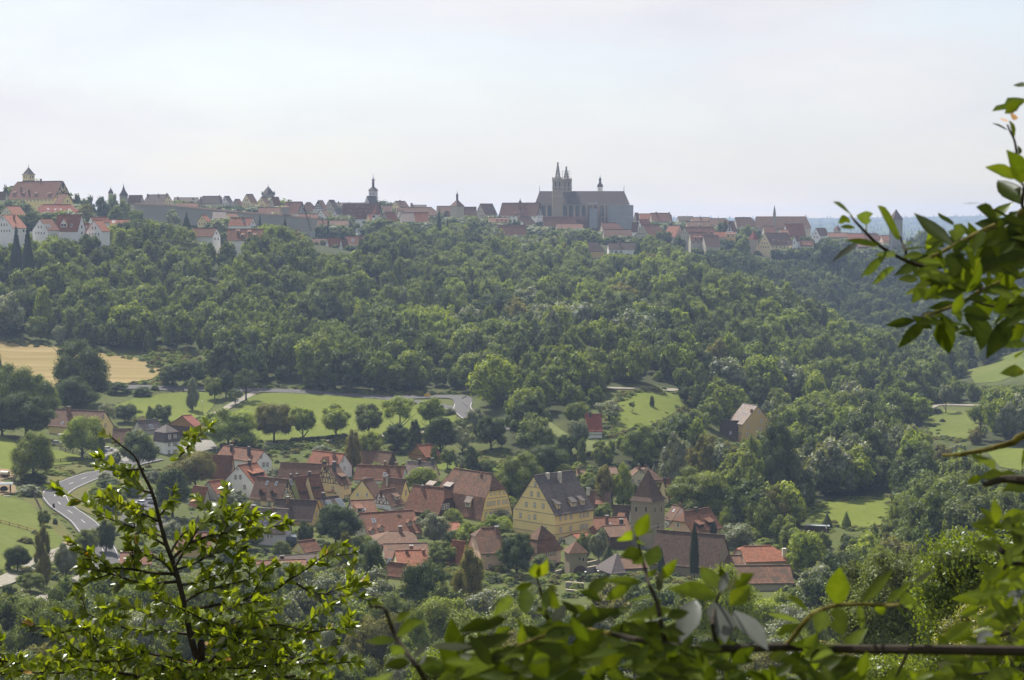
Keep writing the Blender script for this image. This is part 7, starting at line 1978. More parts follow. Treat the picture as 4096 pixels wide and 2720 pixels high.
def lamp(label, px, py, top, mat='zinc'):
    p = ground(px, py); zt = at(px, top, p.y).z - p.z; o = thing('street_lamp', label, 'street lamp', tuple(p), 0, 'street lamps')
    MB().tube([(0, 0, -.3), (0, 0, zt)], [.07, .045], 7).build('pole', M[mat], o); MB().lathe([(.10, zt), (.26, zt + .15), (.28, zt + .3), (.08, zt + .42)], 8).build('lamp_head', M['lampglass'], o)
lamp('street lamp beside the pale path under the columnar tree', 809, 1655, 1608); lamp('old street lamp in front of the stone gateway', 2342, 2322, 2292, 'timber'); lamp('small street lamp right of the gate tower', 2393, 2308, 2288, 'timber'); lamp('street lamp by the barn yard', 866, 1812, 1796)
# guard rail
P = [ground(*q) for q in ((1866, 1592), (1842, 1602), (1848, 1614), (1868, 1632))]; o = thing('guard_rail', 'grey steel guard rail outside the bend of the upper road', 'guard rail', tuple(P[0])); m = MB()
for a, b in zip(P, P[1:]): m.bar(a - P[0] + Vector((0, 0, .65)), b - P[0] + Vector((0, 0, .65)), .08, .34)
m.build('rail', M['zinc'], o)
for q in P: q = q - P[0]; MB().box((q.x - .06, q.y - .06, q.z - .4), (q.x + .06, q.y + .06, q.z + .8)).build('post', M['zinc'], o)
# graveyard walls and graves
def wall(label, pts, h, w=.5, mat='greystone'):
    P = [ground(*q) for q in pts]; o = thing('stone_wall', label, 'wall', tuple(P[0]), 0, 'stone walls of the graveyard'); m = MB(); c = MB()
    for a, b in zip(P, P[1:]):
        a = a - P[0]; b = b - P[0]; d = Vector((0, w, 0)); z = Vector((0, 0, 1.0)); u = Vector((0, 0, h))
        m.hull8([a - z, b - z, b - z + d, a - z + d, a + u, b + u, b + u + d, a + u + d])
        e = Vector((0, .08, 0)); t = Vector((0, 0, .12)); c.hull8([a + u - e, b + u - e, b + u + d + e, a + u + d + e, a + u - e + t, b + u - e + t, b + u + d + e + t, a + u + d + e + t])
    m.build('masonry', M[mat], o); c.build('coping', M['surround'], o)
wall('stone wall in front of the graves', [(2262, 2352), (2300, 2354), (2336, 2358)], 1.15); wall('lower dry stone wall below the graves', [(2264, 2378), (2310, 2380)], .8)
wall('high stone wall from gate tower to church', [(2348, 2296), (2400, 2288)], 1.3); wall('upper terrace wall behind the gate tower', [(2347, 2268), (2402, 2258)], .9); wall('short stone wall left of the gate tower', [(2220, 2302), (2262, 2290)], .7)
for lb, px, py, mt in (('grey gravestone at the left corner of the graves', 2287, 2332, 'greystone'), ('red granite gravestone right of the gateway lamp', 2326, 2326, 'carred'), ('dark gravestone by the graveyard wall', 2318, 2340, 'chimdark'), ('small pale gravestone between the graves', 2302, 2338, 'chimwhite')):
    p = ground(px, py); o = thing('gravestone', lb, 'gravestone', tuple(p), 0, 'graves'); MB().hull8([(a, -.08, z) for a, z in ((-.3, 0), (.3, 0), (.3, .7), (0, .95), (-.3, .7))] + [(a, .08, z) for a, z in ((-.3, 0), (.3, 0), (.3, .7), (0, .95), (-.3, .7))]).build('stone', M[mt], o); MB().box((-.35, -1.1, -.1), (.35, -.1, .16)).build('plot', M['soil'], o)
# woodpile
p = ground(3270, 2128); o = thing('woodpile', 'long dark woodpile with grey cover beside the lower right meadow', 'woodpile', tuple(p), R(-4)); m = MB(); gg = random.Random(2)
for i in range(26):
    for j in range(7): m.tube([(-3 + i * .23, -.5, .12 + j * .22), (-3 + i * .23, .5, .12 + j * .22)], gg.uniform(.09, .12), 6)
m.build('logs', M['darkwood'], o); MB().slab([(-3.2, -.7, 1.75), (3.1, -.7, 1.65), (3.1, .7, 1.75), (-3.2, .7, 1.85)], .08).build('cover', M['zincgrey'], o)
p = ground(3238, 2122); o = thing('covered_cart', 'pale cloth covered cart left of the woodpile', 'cart', tuple(p)); MB().hull8([(-.8, -.5, .3), (.8, -.5, .3), (.8, .5, .3), (-.8, .5, .3), (-.6, -.4, 1.1), (.5, -.4, 1.2), (.5, .4, 1.2), (-.6, .4, 1.1)]).build('cover', M['tank'], o)
for d in (-.45, .45): MB().tube([(d, -.55, .3), (d, .55, .3)], [.28, .28], 10).build('wheel', M['rubber'], o)
# lettering on the inn
q0 = INN.face('l', 1905, 806); q1 = INN.face('l', 1765, 806)
fc = bpy.data.curves.new('lettering', 'FONT'); fc.body = 'TAUBERSTUBE'; fc.align_x = 'CENTER'; fc.align_y = 'CENTER'; fc.size = 1.0; fc.extrude = .02
lo = bpy.data.objects.new('lettering', fc); COL.objects.link(lo); lo.parent = INN.o; fc.materials.append(M['timber'])
lo.location = (-.05, (q0.y + q1.y) / 2, q0.z); lo.rotation_euler = (R(90), 0, -R(90))
bpy.context.view_layer.update(); lo.scale = (abs(q1.y - q0.y) / max(.1, lo.dimensions.x),) * 3
_dg = bpy.context.evaluated_depsgraph_get(); _me = bpy.data.meshes.new_from_object(lo.evaluated_get(_dg)); _lt = link('lettering', _me, INN.o)
_lt.location, _lt.rotation_euler, _lt.scale = lo.location.copy(), lo.rotation_euler.copy(), lo.scale.copy(); bpy.data.objects.remove(lo)
# flower box under the inn window and downpipes on the yellow house
q = INN.face('l', 1861, 775); MB().box((-.35, q.y - .45, q.z - .15), (-.05, q.y + .45, q.z + .1)).build('flower_box', M['carred'], INN.o)
# satellite dish on the roofs
p = at(2236, 1870, 545); o = thing('satellite_dish', 'white satellite dish on a pole behind the tall yellow house', 'satellite dish', tuple(p)); MB().lathe([(.05, 0), (.3, .06), (.5, .2)], 12).build('dish', M['frame'], o); MB().tube([(0, 0, 0), (0, .1, -4.5)], .05, 6).build('pole', M['zinc'], o)
# ------------------------------------------------------------------ branches close to the camera
M['leaf'] = foliage('near_leaves', (.105, .150, .010), (.135, .180, .013), trans=.55, gloss=.035, rough=.3, bright=1.3, mott=38)
M['leafdark'] = foliage('near_leaves_shade', (.040, .062, .005), (.060, .086, .007), trans=.58, gloss=.02, rough=.35, bright=1.2, mott=38)
M['leafyoung'] = foliage('sapling_leaves', (.175, .225, .014), (.215, .255, .020), trans=.6, gloss=.10, rough=.28, bright=1.3, mott=16)
M['leafgrey'] = foliage('grey_and_glint_leaves', (.085, .095, .085), (.12, .13, .115), trans=.2, gloss=.035, rough=.35)  # grey leaves; on the sapling they are painted stand-ins for white glints
M['leaforange'] = foliage('turning_leaves', (.50, .27, .02), (.5, .16, .03), trans=.5, gloss=.2)
M['leafyellow'] = foliage('yellow_leaves', (.22, .25, .025), (.27, .27, .03), trans=.45, gloss=.2)
M['moss'] = plain('mossy_bark', (.10, .085, .02), .95, .1, var=.5, scale=40)
M['twig'] = plain('twig_bark', (.030, .024, .018), .9, .15, var=.4, scale=30)

def leaf_np(B, D, N, L, Wd, bend, g, notch=None):
    """folded, curved leaves: 6 stations along, 3 points across each"""
    n = len(B); D = D / np.linalg.norm(D, axis=1, keepdims=True)
    N = N - D * (N * D).sum(1, keepdims=True); N /= np.linalg.norm(N, axis=1, keepdims=True) + 1e-9
    S = np.cross(D, N)
    ts = np.array([0, .16, .36, .58, .80, 1.0]); ws = np.array([.05, .62, .98, .92, .52, .02])
    V = np.empty((n, 6, 3, 3))
    fold = g.uniform(.10, .35, n)[:, None]; wav = g.normal(size=(n, 6)) * .05
    for i, (t, w) in enumerate(zip(ts, ws)):
        c = B + D * (L * t)[:, None] - N * (L * bend * t * t)[:, None]
        for j, s in enumerate((-1, 0, 1)):
            ww = Wd * w * .5 * (1 + wav[:, i] * (1 if s > 0 else -1.4))
            if notch is not None and 1 < i < 5: ww = np.where((notch == i * s), ww * .35, ww)
            V[:, i, j] = c + S * (ww * s)[:, None] + N * (ww * abs(s))[:, None] * fold
    idx = np.arange(n * 18).reshape(n, 6, 3)
    Q = []
    for i in range(5):
        for j in range(2): Q.append(np.stack([idx[:, i, j], idx[:, i, j + 1], idx[:, i + 1, j + 1], idx[:, i + 1, j]], 1))
    return V.reshape(-1, 3), np.concatenate(Q)

class Leaves:
    def __init__(s, seed): s.g = np.random.default_rng(seed); s.B = []; s.D = []; s.N = []; s.L = []; s.W = []; s.b = []; s.m = []
    def add(s, b, d, n, L, w, bend=.15, m=0):
        s.B.append(b); s.D.append(d); s.N.append(n); s.L.append(L); s.W.append(w); s.b.append(bend); s.m.append(m)
    def build(s, parent, mats, name='leaves'):
        n = len(s.B); nt_ = s.g.integers(-14, 15, n)
        V, Q = leaf_np(np.array(s.B, float), np.array(s.D, float), np.array(s.N, float), np.array(s.L), np.array(s.W), np.array(s.b), s.g, nt_)
        fm = np.tile(np.array(s.m), 10); tint = (s.g.random(n)[:, None, None] * .6 + np.array([0, .38, .06])[None, None] + np.zeros((n, 6, 3)) + s.g.normal(size=(n, 6, 3)) * .06).clip(0, 1).ravel()
        return link(name, np_mesh(name, V, Q, [M[k] for k in mats], tint, fm, smooth=True), parent)

def curve3(P, k=5):
    P = [Vector(p) for p in P]; out = []
    for i in range(len(P) - 1):
        p0, p1, p2, p3 = P[max(i - 1, 0)], P[i], P[i + 1], P[min(i + 2, len(P) - 1)]
        for t in range(k):
            t /= k; out.append(.5 * ((2 * p1) + (p2 - p0) * t + (2 * p0 - 5 * p1 + 4 * p2 - p3) * t * t + (3 * p1 - p0 - 3 * p2 + p3) * t ** 3))
    return out + [P[-1]]

# --- the sapling at the left
fr = random.Random(5); YT = 13.0
base = at(830, 2790, YT); gz = tz(base.x, YT)
sap = thing('sapling', 'leafy sapling with dark trunk in the left foreground', 'tree', (base.x, YT, gz))
o3 = Vector((base.x, YT, gz))
def loc(px, py, dy=0.0): return at(px, py, YT + dy) - o3
tr = [Vector((.05, 0, -.3)), Vector((.02, 0, 2.0)), Vector((0.01, 0, 5.0))] + [loc(*q) for q in ((811, 2717), (794, 2647), (772, 2582), (755, 2508), (737, 2417), (720, 2344), (698, 2266), (664, 2174), (645, 2107), (628, 2039), (607, 1965), (573, 1897), (550, 1846), (529, 1815), (489, 1785), (448, 1751))]
tc_ = curve3(tr, 3); n_ = len(tc_)
MB().tube(tc_, [.030 - .026 * (i / n_) for i in range(n_)], 8).build('trunk', M['twig'], sap)
LV = Leaves(3); g = LV.g
def sprout(P, r0, every=.028, start=.25, lsize=(.062, .098), bm=None, parent=None, sub=2):
    """a branch with leaves along its outer part and a few side twigs"""
    C = curve3(P, 5); n = len(C)
    bm.tube(C, [r0 * (1 - .75 * i / n) for i in range(n)], 5)
    tot = sum((b - a).length for a, b in zip(C, C[1:])); acc = 0; nxt = tot * start; side = 1
    for a, b in zip(C, C[1:]):
        l = (b - a).length
        while nxt < acc + l:
            t = (nxt - acc) / l; p = a.lerp(b, t); d = (b - a).normalized()
            lat = Vector((g.normal(), g.normal() * .8, g.normal())).cross(d).normalized()
            D = d * g.uniform(.35, .9) + lat * .8 + Vector((0, 0, g.uniform(-.15, .25)))
            nn = Vector((g.normal() * .6, g.normal() * .55 - .55, .75))
            k = g.random(); L = g.uniform(*lsize)
            LV.add(p, D, nn, L, L * g.uniform(.42, .58), g.uniform(0, .3), 3 if k < .005 else 2 if k < .05 else 1 if k < .4 else 0)
            nxt += every * g.uniform(.35, 1.1)
        acc += l
    if sub:
        for q in range(sub):
            i = int(g.uniform(.3, .9) * n); d = (C[min(i + 1, n - 1)] - C[i - 1]).normalized()
            lat = Vector((g.normal(), g.normal() * .9, g.normal() * .9 + .25)).normalized()
            e = C[i] + (d * .7 + lat * .7) * g.uniform(.14, .36)
            sprout([C[i], C[i].lerp(e, .5) + Vector((0, 0, .015)), e], r0 * .45, every * .8, .2, lsize, bm, parent, 0)
    # tuft at the tip
    d = (C[-1] - C[-2]).normalized()
    for _ in range(6):
        D = d + Vector((g.normal() * .6, g.normal() * .6, g.normal() * .5 + .2)); L = g.uniform(*lsize)
        LV.add(C[-1], D, Vector((g.normal() * .4, g.normal() * .4, 1)), L, L * .5, .15, 0)
qx = lambda x, y: (x / 2.3057, 2040 + y / 2.3057)
BR = [[qx(*p) for p in b] for b in (
    [(1530, 330), (1400, 250), (1250, 170), (1080, 110), (940, 60)], [(1600, 590), (1400, 580), (1200, 545), (1010, 530), (900, 490), (760, 400)], [(1640, 660), (1450, 675), (1250, 660), (1050, 600), (930, 560), (760, 540)],
    [(1600, 440), (1750, 310), (1900, 250), (2100, 215), (2361, 190), (2630, 127)], [(1640, 545), (1800, 490), (1950, 400), (2050, 350), (2200, 300)], [(1680, 690), (1850, 660), (2000, 600), (2150, 590)],
    [(1720, 900), (1900, 895), (2100, 850), (2361, 790), (2540, 735), (2660, 650), (2760, 590), (3000, 450), (3260, 400)], [(2740, 680), (2840, 740), (3000, 775), (3210, 790), (3310, 640)],
    [(1770, 1150), (1600, 1130), (1400, 1105), (1200, 1100), (1000, 1040), (800, 960), (640, 960)], [(1780, 1150), (2000, 1150), (2100, 1200), (2200, 1310), (2330, 1400)], [(1780, 1130), (1900, 1060), (2050, 940), (2250, 860), (2450, 840)],
    [(1850, 1560), (2000, 1450), (2150, 1360), (2361, 1330), (2600, 1380), (2900, 1420), (3300, 1400)], [(1830, 1500), (1500, 1560), (1100, 1500), (900, 1400), (750, 1320), (600, 1200), (480, 1120)],
    [(1620, -470), (1720, -560), (1760, -660), (1790, -700)], [(1320, -380), (1175, -370), (1020, -380), (900, -400)], [(1400, -160), (1298, -185), (1210, -225), (1120, -210)], [(1455, 100), (1330, 40), (1175, -20), (1056, -110), (1000, -160)],
    [(1455, 70), (1525, -10), (1565, -70), (1600, -170)], [(1615, 520), (1850, 138), (1960, 46), (2070, -80), (2085, -205)], [(1700, 870), (1560, 900), (1380, 960), (1240, 900), (1130, 840)], [(1760, 1080), (1640, 1010), (1560, 900), (1500, 780)],
    [(1840, 1450), (1650, 1380), (1400, 1330), (1200, 1290), (950, 1250), (800, 1100)], [(1850, 1500), (1980, 1350), (2150, 1180), (2380, 1080), (2600, 1060), (2800, 1120)], [(1870, 1600), (2100, 1560), (2400, 1500), (2700, 1560), (3050, 1560)],
    [(1870, 1600), (1700, 1640), (1400, 1640), (1100, 1620), (700, 1500)], [(1860, 1580), (1600, 1450), (1300, 1420), (1050, 1380)], [(1800, 1300), (2000, 1260), (2250, 1230), (2500, 1220), (2750, 1260)], [(1700, 850), (1850, 760), (2050, 700), (2300, 640), (2450, 560)],
    [(1620, 620), (1500, 480), (1350, 420), (1200, 370)], [(1560, 420), (1680, 230), (1900, 100), (2050, 40), (2200, -20)], [(1500, 250), (1350, 160), (1250, 30)], [(1880, 1640), (2200, 1640), (2500, 1610), (2900, 1640)], [(1880, 1650), (1500, 1680), (1000, 1650), (600, 1640)])]
for _ in range(16):
    x0, y0 = fr.uniform(350, 2900), fr.uniform(1050, 1560); a = fr.uniform(-.5, .5) + (math.pi if fr.random() < .5 else 0)
    BR.append([qx(x0 + t * 260 * math.cos(a), y0 + t * 110 * math.sin(a) - 12 * t * t + fr.uniform(-15, 15)) for t in range(4)])
bm = MB()
for i, b in enumerate(BR):
    dy = fr.uniform(-.9, .9); n = len(b)
    P = [loc(x, y, dy * (j / (n - 1)) + fr.uniform(-.05, .05)) for j, (x, y) in enumerate(b)]
    sprout(P, .010 + .003 * (n > 5), .023, 0.10, (.060, .095), bm, sap, 1 if b[-1][1] < 2000 else 3 if n > 4 else 2)
top_ = [loc(489, 1785), loc(448, 1751), loc(415, 1740)]
sprout(top_, .006, .03, 0, (.05, .075), bm, sap, 0)
bm.build('branch', M['twig'], sap)
LV.build(sap, ['leafyoung', 'leaf', 'leafgrey', 'leaforange'])
# a second twig entering at the lower left corner
s2 = thing('leafy_twig', 'bright leafy twig reaching in at the lower left corner', 'twig', tuple(at(-60, 2760, 11)))
o3 = at(-60, 2760, 11); LV = Leaves(8); g = LV.g; bm = MB()
lq = lambda x, y, d=11.0: at(*qx(x, y), d) - o3
sprout([lq(-300, 1700), lq(-60, 1560), lq(60, 1450), lq(180, 1370)], .008, .02, .2, (.05, .08), bm, s2, 1)
sprout([lq(-200, 1800), lq(200, 1640), lq(380, 1540), lq(440, 1440)], .008, .02, .2, (.05, .08), bm, s2, 1)
bm.build('branch', M['twig'], s2); LV.build(s2, ['leafyoung', 'leaf', 'leafgrey', 'leaforange'])

# --- leaves measured one by one: foot, tip and width in the photo
def near_plant(name, label, Y0, stems, leaves, seed, cat, fill=(), mats=('leaf', 'leafdark', 'leafgrey', 'leaforange'), stemmat='twig', root=None):
    g = np.random.default_rng(seed); LVs = Leaves(seed)
    a = root or at(*full(*stems[0][0][0]), Y0)
    o = thing(name, label, cat, tuple(a))
    for pts, r0, mt in stems:
        P = [at(*full(*p), Y0 + g.uniform(-.05, .05) * Y0 * .4) - a for p in pts]
        C = curve3(P, 4); MB().tube(C, [r0 * (1 - .6 * i / len(C)) for i in range(len(C))], 7).build('branch', M[mt], o)
    for (c, x0, y0, x1, y1, w, m) in leaves:
        d = Y0 * (1 + g.uniform(-.07, .07)); b = at(*full(c, x0, y0), d) - a; t = at(*full(c, x1, y1), d * (1 + g.uniform(-.05, .05))) - a
        D = t - b; L = D.length; k = d / F / CR[c][2]
        n = Vector((g.normal() * .25, -1.0 + g.normal() * .15, g.uniform(.2, .9)))
        LVs.add(b, D, n, L, w * k * 1.28, g.uniform(-.05, .14), m)
    for (c, x0, y0, x1, y1, n, ln, m) in fill:
        for _ in range(n):
            x, y = g.uniform(x0, x1), g.uniform(y0, y1); d = Y0 * (1 + g.uniform(-.18, .25)); b = at(*full(c, x, y), d) - a; k = d / F / CR[c][2]
            ang = g.uniform(-.6, 3.7); L = ln * k * g.uniform(.6, 1.2)
            D = Vector((math.cos(ang), g.normal() * .35, math.sin(ang) * .8))
            LVs.add(b, D, Vector((g.normal() * .4, -.7 + g.normal() * .3, .6)), L, L * g.uniform(.42, .56), g.uniform(0, .2), m if g.random() < .82 else 0)
    LVs.build(o, list(mats)); return o
near_plant('leafy_shrub', 'dark blurred leafy shrub with upright sprouts along the bottom centre', 2.7,
    [([('j', 2700, 1310), ('j', 2361, 1300), ('j', 1500, 1290), ('j', 800, 1285), ('j', 230, 1268), ('k', 2000, 1280), ('k', 1700, 1282), ('k', 1450, 1250), ('k', 1200, 1205), ('k', 1030, 1170), ('k', 860, 1130)], .0085, 'twig'),
     ([('k', 1420, 1250), ('k', 1375, 1050), ('k', 1340, 860), ('k', 1270, 700), ('k', 1230, 560), ('k', 1190, 400), ('k', 1150, 250)], .0042, 'twig'), ([('k', 330, 1000), ('k', 270, 780), ('k', 250, 690), ('k', 225, 625)], .003, 'twig'),
     ([('k', 1900, 1270), ('k', 1850, 1050), ('k', 1880, 860), ('k', 1930, 740)], .004, 'twig'), ([('j', 130, 1300), ('j', 190, 1230), ('j', 280, 1110), ('j', 390, 980), ('j', 520, 910), ('j', 630, 880), ('j', 880, 870), ('j', 1100, 880), ('j', 1220, 870)], .005, 'moss'),
     ([('b', 1560, 1568), ('b', 1480, 1440), ('b', 1330, 1240), ('b', 1250, 1080), ('b', 1210, 960), ('b', 1160, 900), ('b', 1050, 890)], .0045, 'twig'), ([('j', 1290, 1300), ('j', 1230, 1440), ('j', 1150, 1600)], .003, 'twig'), ([('k', 900, 1140), ('k', 600, 1100), ('k', 300, 1160), ('k', 0, 1280)], .004, 'moss')],
    [('k', 1150, 245, 1262, 28, 115, 0), ('k', 1110, 275, 955, 185, 125, 0), ('k', 1185, 235, 1285, 165, 85, 1), ('k', 1160, 310, 1255, 265, 80, 0), ('k', 1190, 380, 1015, 425, 110, 1), ('k', 1215, 430, 1110, 500, 100, 0), ('k', 1260, 520, 1345, 350, 130, 1), ('k', 1270, 560, 1300, 610, 110, 0), ('k', 1350, 760, 1385, 550, 62, 2), ('k', 1370, 640, 1520, 455, 84, 0),
     ('k', 225, 630, 200, 470, 92, 0), ('k', 240, 620, 325, 455, 90, 0), ('k', 190, 680, 0, 735, 62, 0), ('k', 250, 700, 160, 655, 50, 2), ('k', 130, 970, 130, 660, 125, 1), ('k', 285, 940, 400, 640, 110, 0), ('k', 360, 900, 420, 740, 130, 0), ('k', 700, 830, 905, 540, 110, 1), ('k', 820, 830, 640, 745, 100, 1), ('k', 870, 830, 1150, 640, 90, 0), ('k', 1190, 670, 900, 630, 70, 0), ('k', 1020, 640, 1200, 690, 60, 0),
     ('k', 1890, 790, 1525, 690, 150, 0), ('k', 1880, 730, 1745, 510, 140, 0), ('k', 1900, 600, 1995, 490, 130, 1), ('k', 1920, 760, 1985, 570, 70, 2), ('k', 2010, 880, 2205, 690, 130, 0), ('k', 2060, 710, 2210, 590, 110, 0), ('k', 1990, 750, 2070, 640, 55, 2), ('k', 1880, 860, 1830, 740, 100, 1),
     ('k', 1690, 830, 1545, 1190, 190, 2), ('k', 1880, 850, 1970, 1210, 200, 2), ('k', 2050, 930, 2361, 1280, 170, 2), ('k', 490, 880, 370, 1030, 90, 2), ('k', 620, 960, 650, 1080, 60, 2), ('k', 1500, 930, 1060, 1010, 120, 0), ('k', 1040, 850, 1300, 800, 70, 0),
     ('j', 390, 960, 252, 755, 135, 0), ('j', 630, 875, 662, 525, 180, 0), ('j', 860, 860, 1152, 550, 92, 0), ('j', 1090, 855, 1300, 670, 72, 0), ('j', 1210, 865, 1385, 725, 115, 0), ('j', 520, 930, 455, 1150, 130, 0), ('j', 620, 900, 690, 1165, 150, 0), ('j', 850, 880, 845, 1105, 80, 0), ('j', 1090, 885, 950, 975, 80, 0), ('j', 1190, 885, 1295, 1055, 110, 0), ('j', 1260, 885, 1400, 882, 50, 0), ('j', 1345, 670, 1520, 560, 42, 2), ('j', 0, 950, 300, 1060, 110, 0), ('j', 90, 1150, 290, 1050, 90, 0), ('j', 200, 1235, 610, 1255, 85, 0),
     ('k', -40, 1470, 540, 1180, 140, 1), ('k', 60, 1568, 840, 1190, 180, 1), ('k', 0, 1330, 480, 1080, 110, 1), ('k', 560, 1040, 1000, 900, 120, 1), ('k', 200, 1180, 700, 1060, 120, 0), ('k', 900, 1090, 1420, 1090, 110, 1), ('k', 640, 1300, 1180, 1310, 90, 1), ('k', 1180, 1060, 1520, 1180, 120, 1), ('k', 760, 1520, 1000, 1340, 150, 0), ('k', 400, 1500, 250, 1640, 140, 1),
     ('b', 1300, 1020, 1400, 940, 70, 0), ('b', 1300, 1150, 1480, 1000, 130, 0), ('b', 1290, 1200, 1000, 1210, 70, 0), ('b', 1340, 1260, 1230, 1360, 110, 0), ('b', 1250, 1060, 1330, 960, 70, 2), ('b', 1500, 1420, 1600, 1330, 60, 2), ('b', 1420, 1400, 1190, 1440, 90, 1), ('b', 1450, 1350, 1600, 1240, 60, 2), ('b', 2361, 800, 2220, 930, 100, 0), ('b', 2300, 1000, 1890, 1100, 130, 1), ('b', 1760, 1100, 1860, 1190, 150, 1), ('b', 2361, 1150, 1620, 1540, 200, 1), ('b', 2361, 1260, 1800, 1568, 150, 0), ('b', 1100, 1540, 1180, 1600, 220, 0), ('b', 2000, 1260, 1580, 1260, 60, 2), ('b', 2200, 1160, 2361, 1080, 80, 0)],
    41, 'shrub', [('k', 1380, 1290, 2060, 1700, 110, 240, 1), ('k', 0, 1150, 1400, 1650, 95, 340, 1), ('b', 1700, 1300, 2361, 1650, 40, 330, 1), ('j', 0, 1300, 900, 1650, 44, 280, 1), ('j', 900, 1450, 1600, 1700, 14, 220, 0), ('k', 300, 950, 1500, 1180, 22, 230, 1)])
near_plant('overhanging_branch', 'dark leafy branch hanging in from the upper right edge', 3.6,
    [([('D', 2900, 300), ('D', 2361, 560), ('D', 2200, 650), ('D', 2000, 740), ('D', 1850, 810), ('D', 1720, 880), ('D', 1520, 980), ('D', 1400, 1030)], .007, 'moss'), ([('D', 2000, 1290), ('D', 1500, 1100), ('D', 1270, 1020), ('D', 1040, 890), ('D', 900, 760), ('D', 790, 640), ('D', 765, 600)], .0045, 'twig'),
     ([('D', 2800, 1050), ('D', 2361, 1150), ('D', 1990, 1290), ('D', 1800, 1400), ('D', 1600, 1480), ('D', 1450, 1530)], .006, 'moss'), ([('D', 1270, 1020), ('D', 1270, 930), ('D', 1235, 850), ('D', 1225, 800)], .003, 'twig'), ([('D', 905, 770), ('D', 908, 690)], .002, 'twig'),
     ([('D', 2600, 800), ('D', 2361, 560), ('f', 4096, 751), ('f', 4080, 715), ('f', 4067, 612), ('f', 4058, 563), ('f', 4040, 523), ('f', 4030, 500)], .004, 'twig'), ([('D', 2500, 1300), ('D', 2300, 1420), ('D', 2060, 1440), ('D', 1850, 1370)], .004, 'twig')],
    [('D', 772, 603, 628, 458, 100, 0), ('D', 748, 632, 655, 668, 80, 0), ('D', 802, 712, 662, 716, 48, 0), ('D', 905, 692, 898, 512, 130, 0), ('D', 1222, 802, 975, 528, 205, 0), ('D', 1030, 880, 738, 812, 72, 0), ('D', 830, 850, 638, 980, 46, 2), ('D', 1172, 985, 1000, 962, 105, 0), ('D', 1080, 990, 858, 1182, 100, 0), ('D', 1172, 1085, 966, 1242, 92, 0),
     ('D', 2125, 655, 1958, 512, 155, 1), ('D', 1960, 490, 1790, 490, 14, 2), ('D', 1705, 885, 1350, 600, 112, 1), ('D', 1725, 835, 1755, 645, 125, 0), ('D', 1885, 785, 1720, 715, 110, 0), ('D', 1702, 692, 1565, 598, 90, 1), ('D', 1620, 862, 1505, 828, 85, 0), ('D', 1230, 912, 1472, 922, 62, 1), ('D', 1232, 905, 1340, 838, 60, 0), ('D', 1500, 982, 1178, 1162, 135, 1), ('D', 1525, 1000, 1428, 1225, 140, 1), ('D', 1732, 940, 1708, 1155, 145, 1), ('D', 1985, 745, 1890, 910, 80, 1),
     ('D', 2420, 790, 1890, 1000, 270, 1), ('D', 2420, 960, 1870, 1120, 240, 1), ('D', 1985, 1255, 1545, 1160, 195, 1), ('D', 2140, 660, 1950, 910, 130, 1), ('D', 2400, 620, 2150, 810, 155, 1), ('D', 2361, 260, 2020, 150, 90, 0), ('D', 2420, 240, 2250, 40, 120, 0), ('D', 2330, 500, 2105, 262, 150, 1), ('D', 2361, 400, 2280, 360, 60, 2),
     ('D', 1462, 1252, 1340, 1385, 95, 0), ('D', 1575, 1262, 1450, 1370, 82, 0), ('D', 1765, 1422, 1485, 1452, 72, 1), ('D', 1855, 1445, 1700, 1570, 110, 1), ('D', 1990, 1322, 1955, 1600, 185, 1), ('D', 2361, 1380, 2050, 1600, 150, 1), ('D', 2040, 1232, 2310, 1255, 130, 0), ('D', 2361, 1272, 2225, 1352, 80, 0), ('D', 2361, 1405, 2045, 1382, 90, 1), ('D', 1600, 1050, 1300, 1170, 60, 0), ('D', 1350, 1080, 1400, 1180, 60, 0), ('D', 2100, 1000, 1980, 1240, 120, 0), ('D', 2200, 1050, 2150, 1290, 140, 0), ('D', 1560, 1500, 1360, 1560, 60, 2),
     ('n', 1590, -20, 1672, 312, 155, 1), ('n', 1450, 10, 1205, 250, 92, 1), ('n', 1360, 5, 1075, 45, 72, 1), ('n', 1960, -30, 1982, 235, 165, 1), ('n', 2240, -20, 2022, 340, 145, 1), ('n', 2361, 205, 2170, 265, 105, 0), ('n', 2361, 280, 2290, 360, 90, 0), ('n', 2361, 470, 2190, 472, 92, 0), ('n', 2361, 50, 2220, 190, 110, 0), ('n', 1500, 0, 1620, 60, 60, 0),
     ('f', 4110, 345, 4048, 330, 26, 1), ('f', 4100, 395, 3975, 433, 50, 0), ('f', 4085, 405, 4015, 455, 34, 0), ('f', 4053, 481, 4058, 440, 28, 3), ('f', 4030, 488, 3998, 466, 15, 3), ('f', 4032, 522, 3978, 484, 15, 1), ('f', 4055, 560, 4056, 486, 31, 1), ('f', 4075, 620, 4094, 555, 18, 1), ('f', 4056, 690, 3948, 665, 40, 0), ('f', 4100, 725, 4050, 616, 66, 1), ('f', 4100, 800, 3985, 708, 52, 1)],
    52, 'branch', [('D', 1650, 900, 2500, 1560, 70, 290, 1), ('D', 2000, 600, 2600, 1000, 34, 290, 1), ('D', 1300, 880, 1750, 1280, 20, 220, 0), ('D', 1400, 1180, 1750, 1560, 14, 200, 0), ('n', 1500, 0, 2361, 160, 16, 230, 1)])
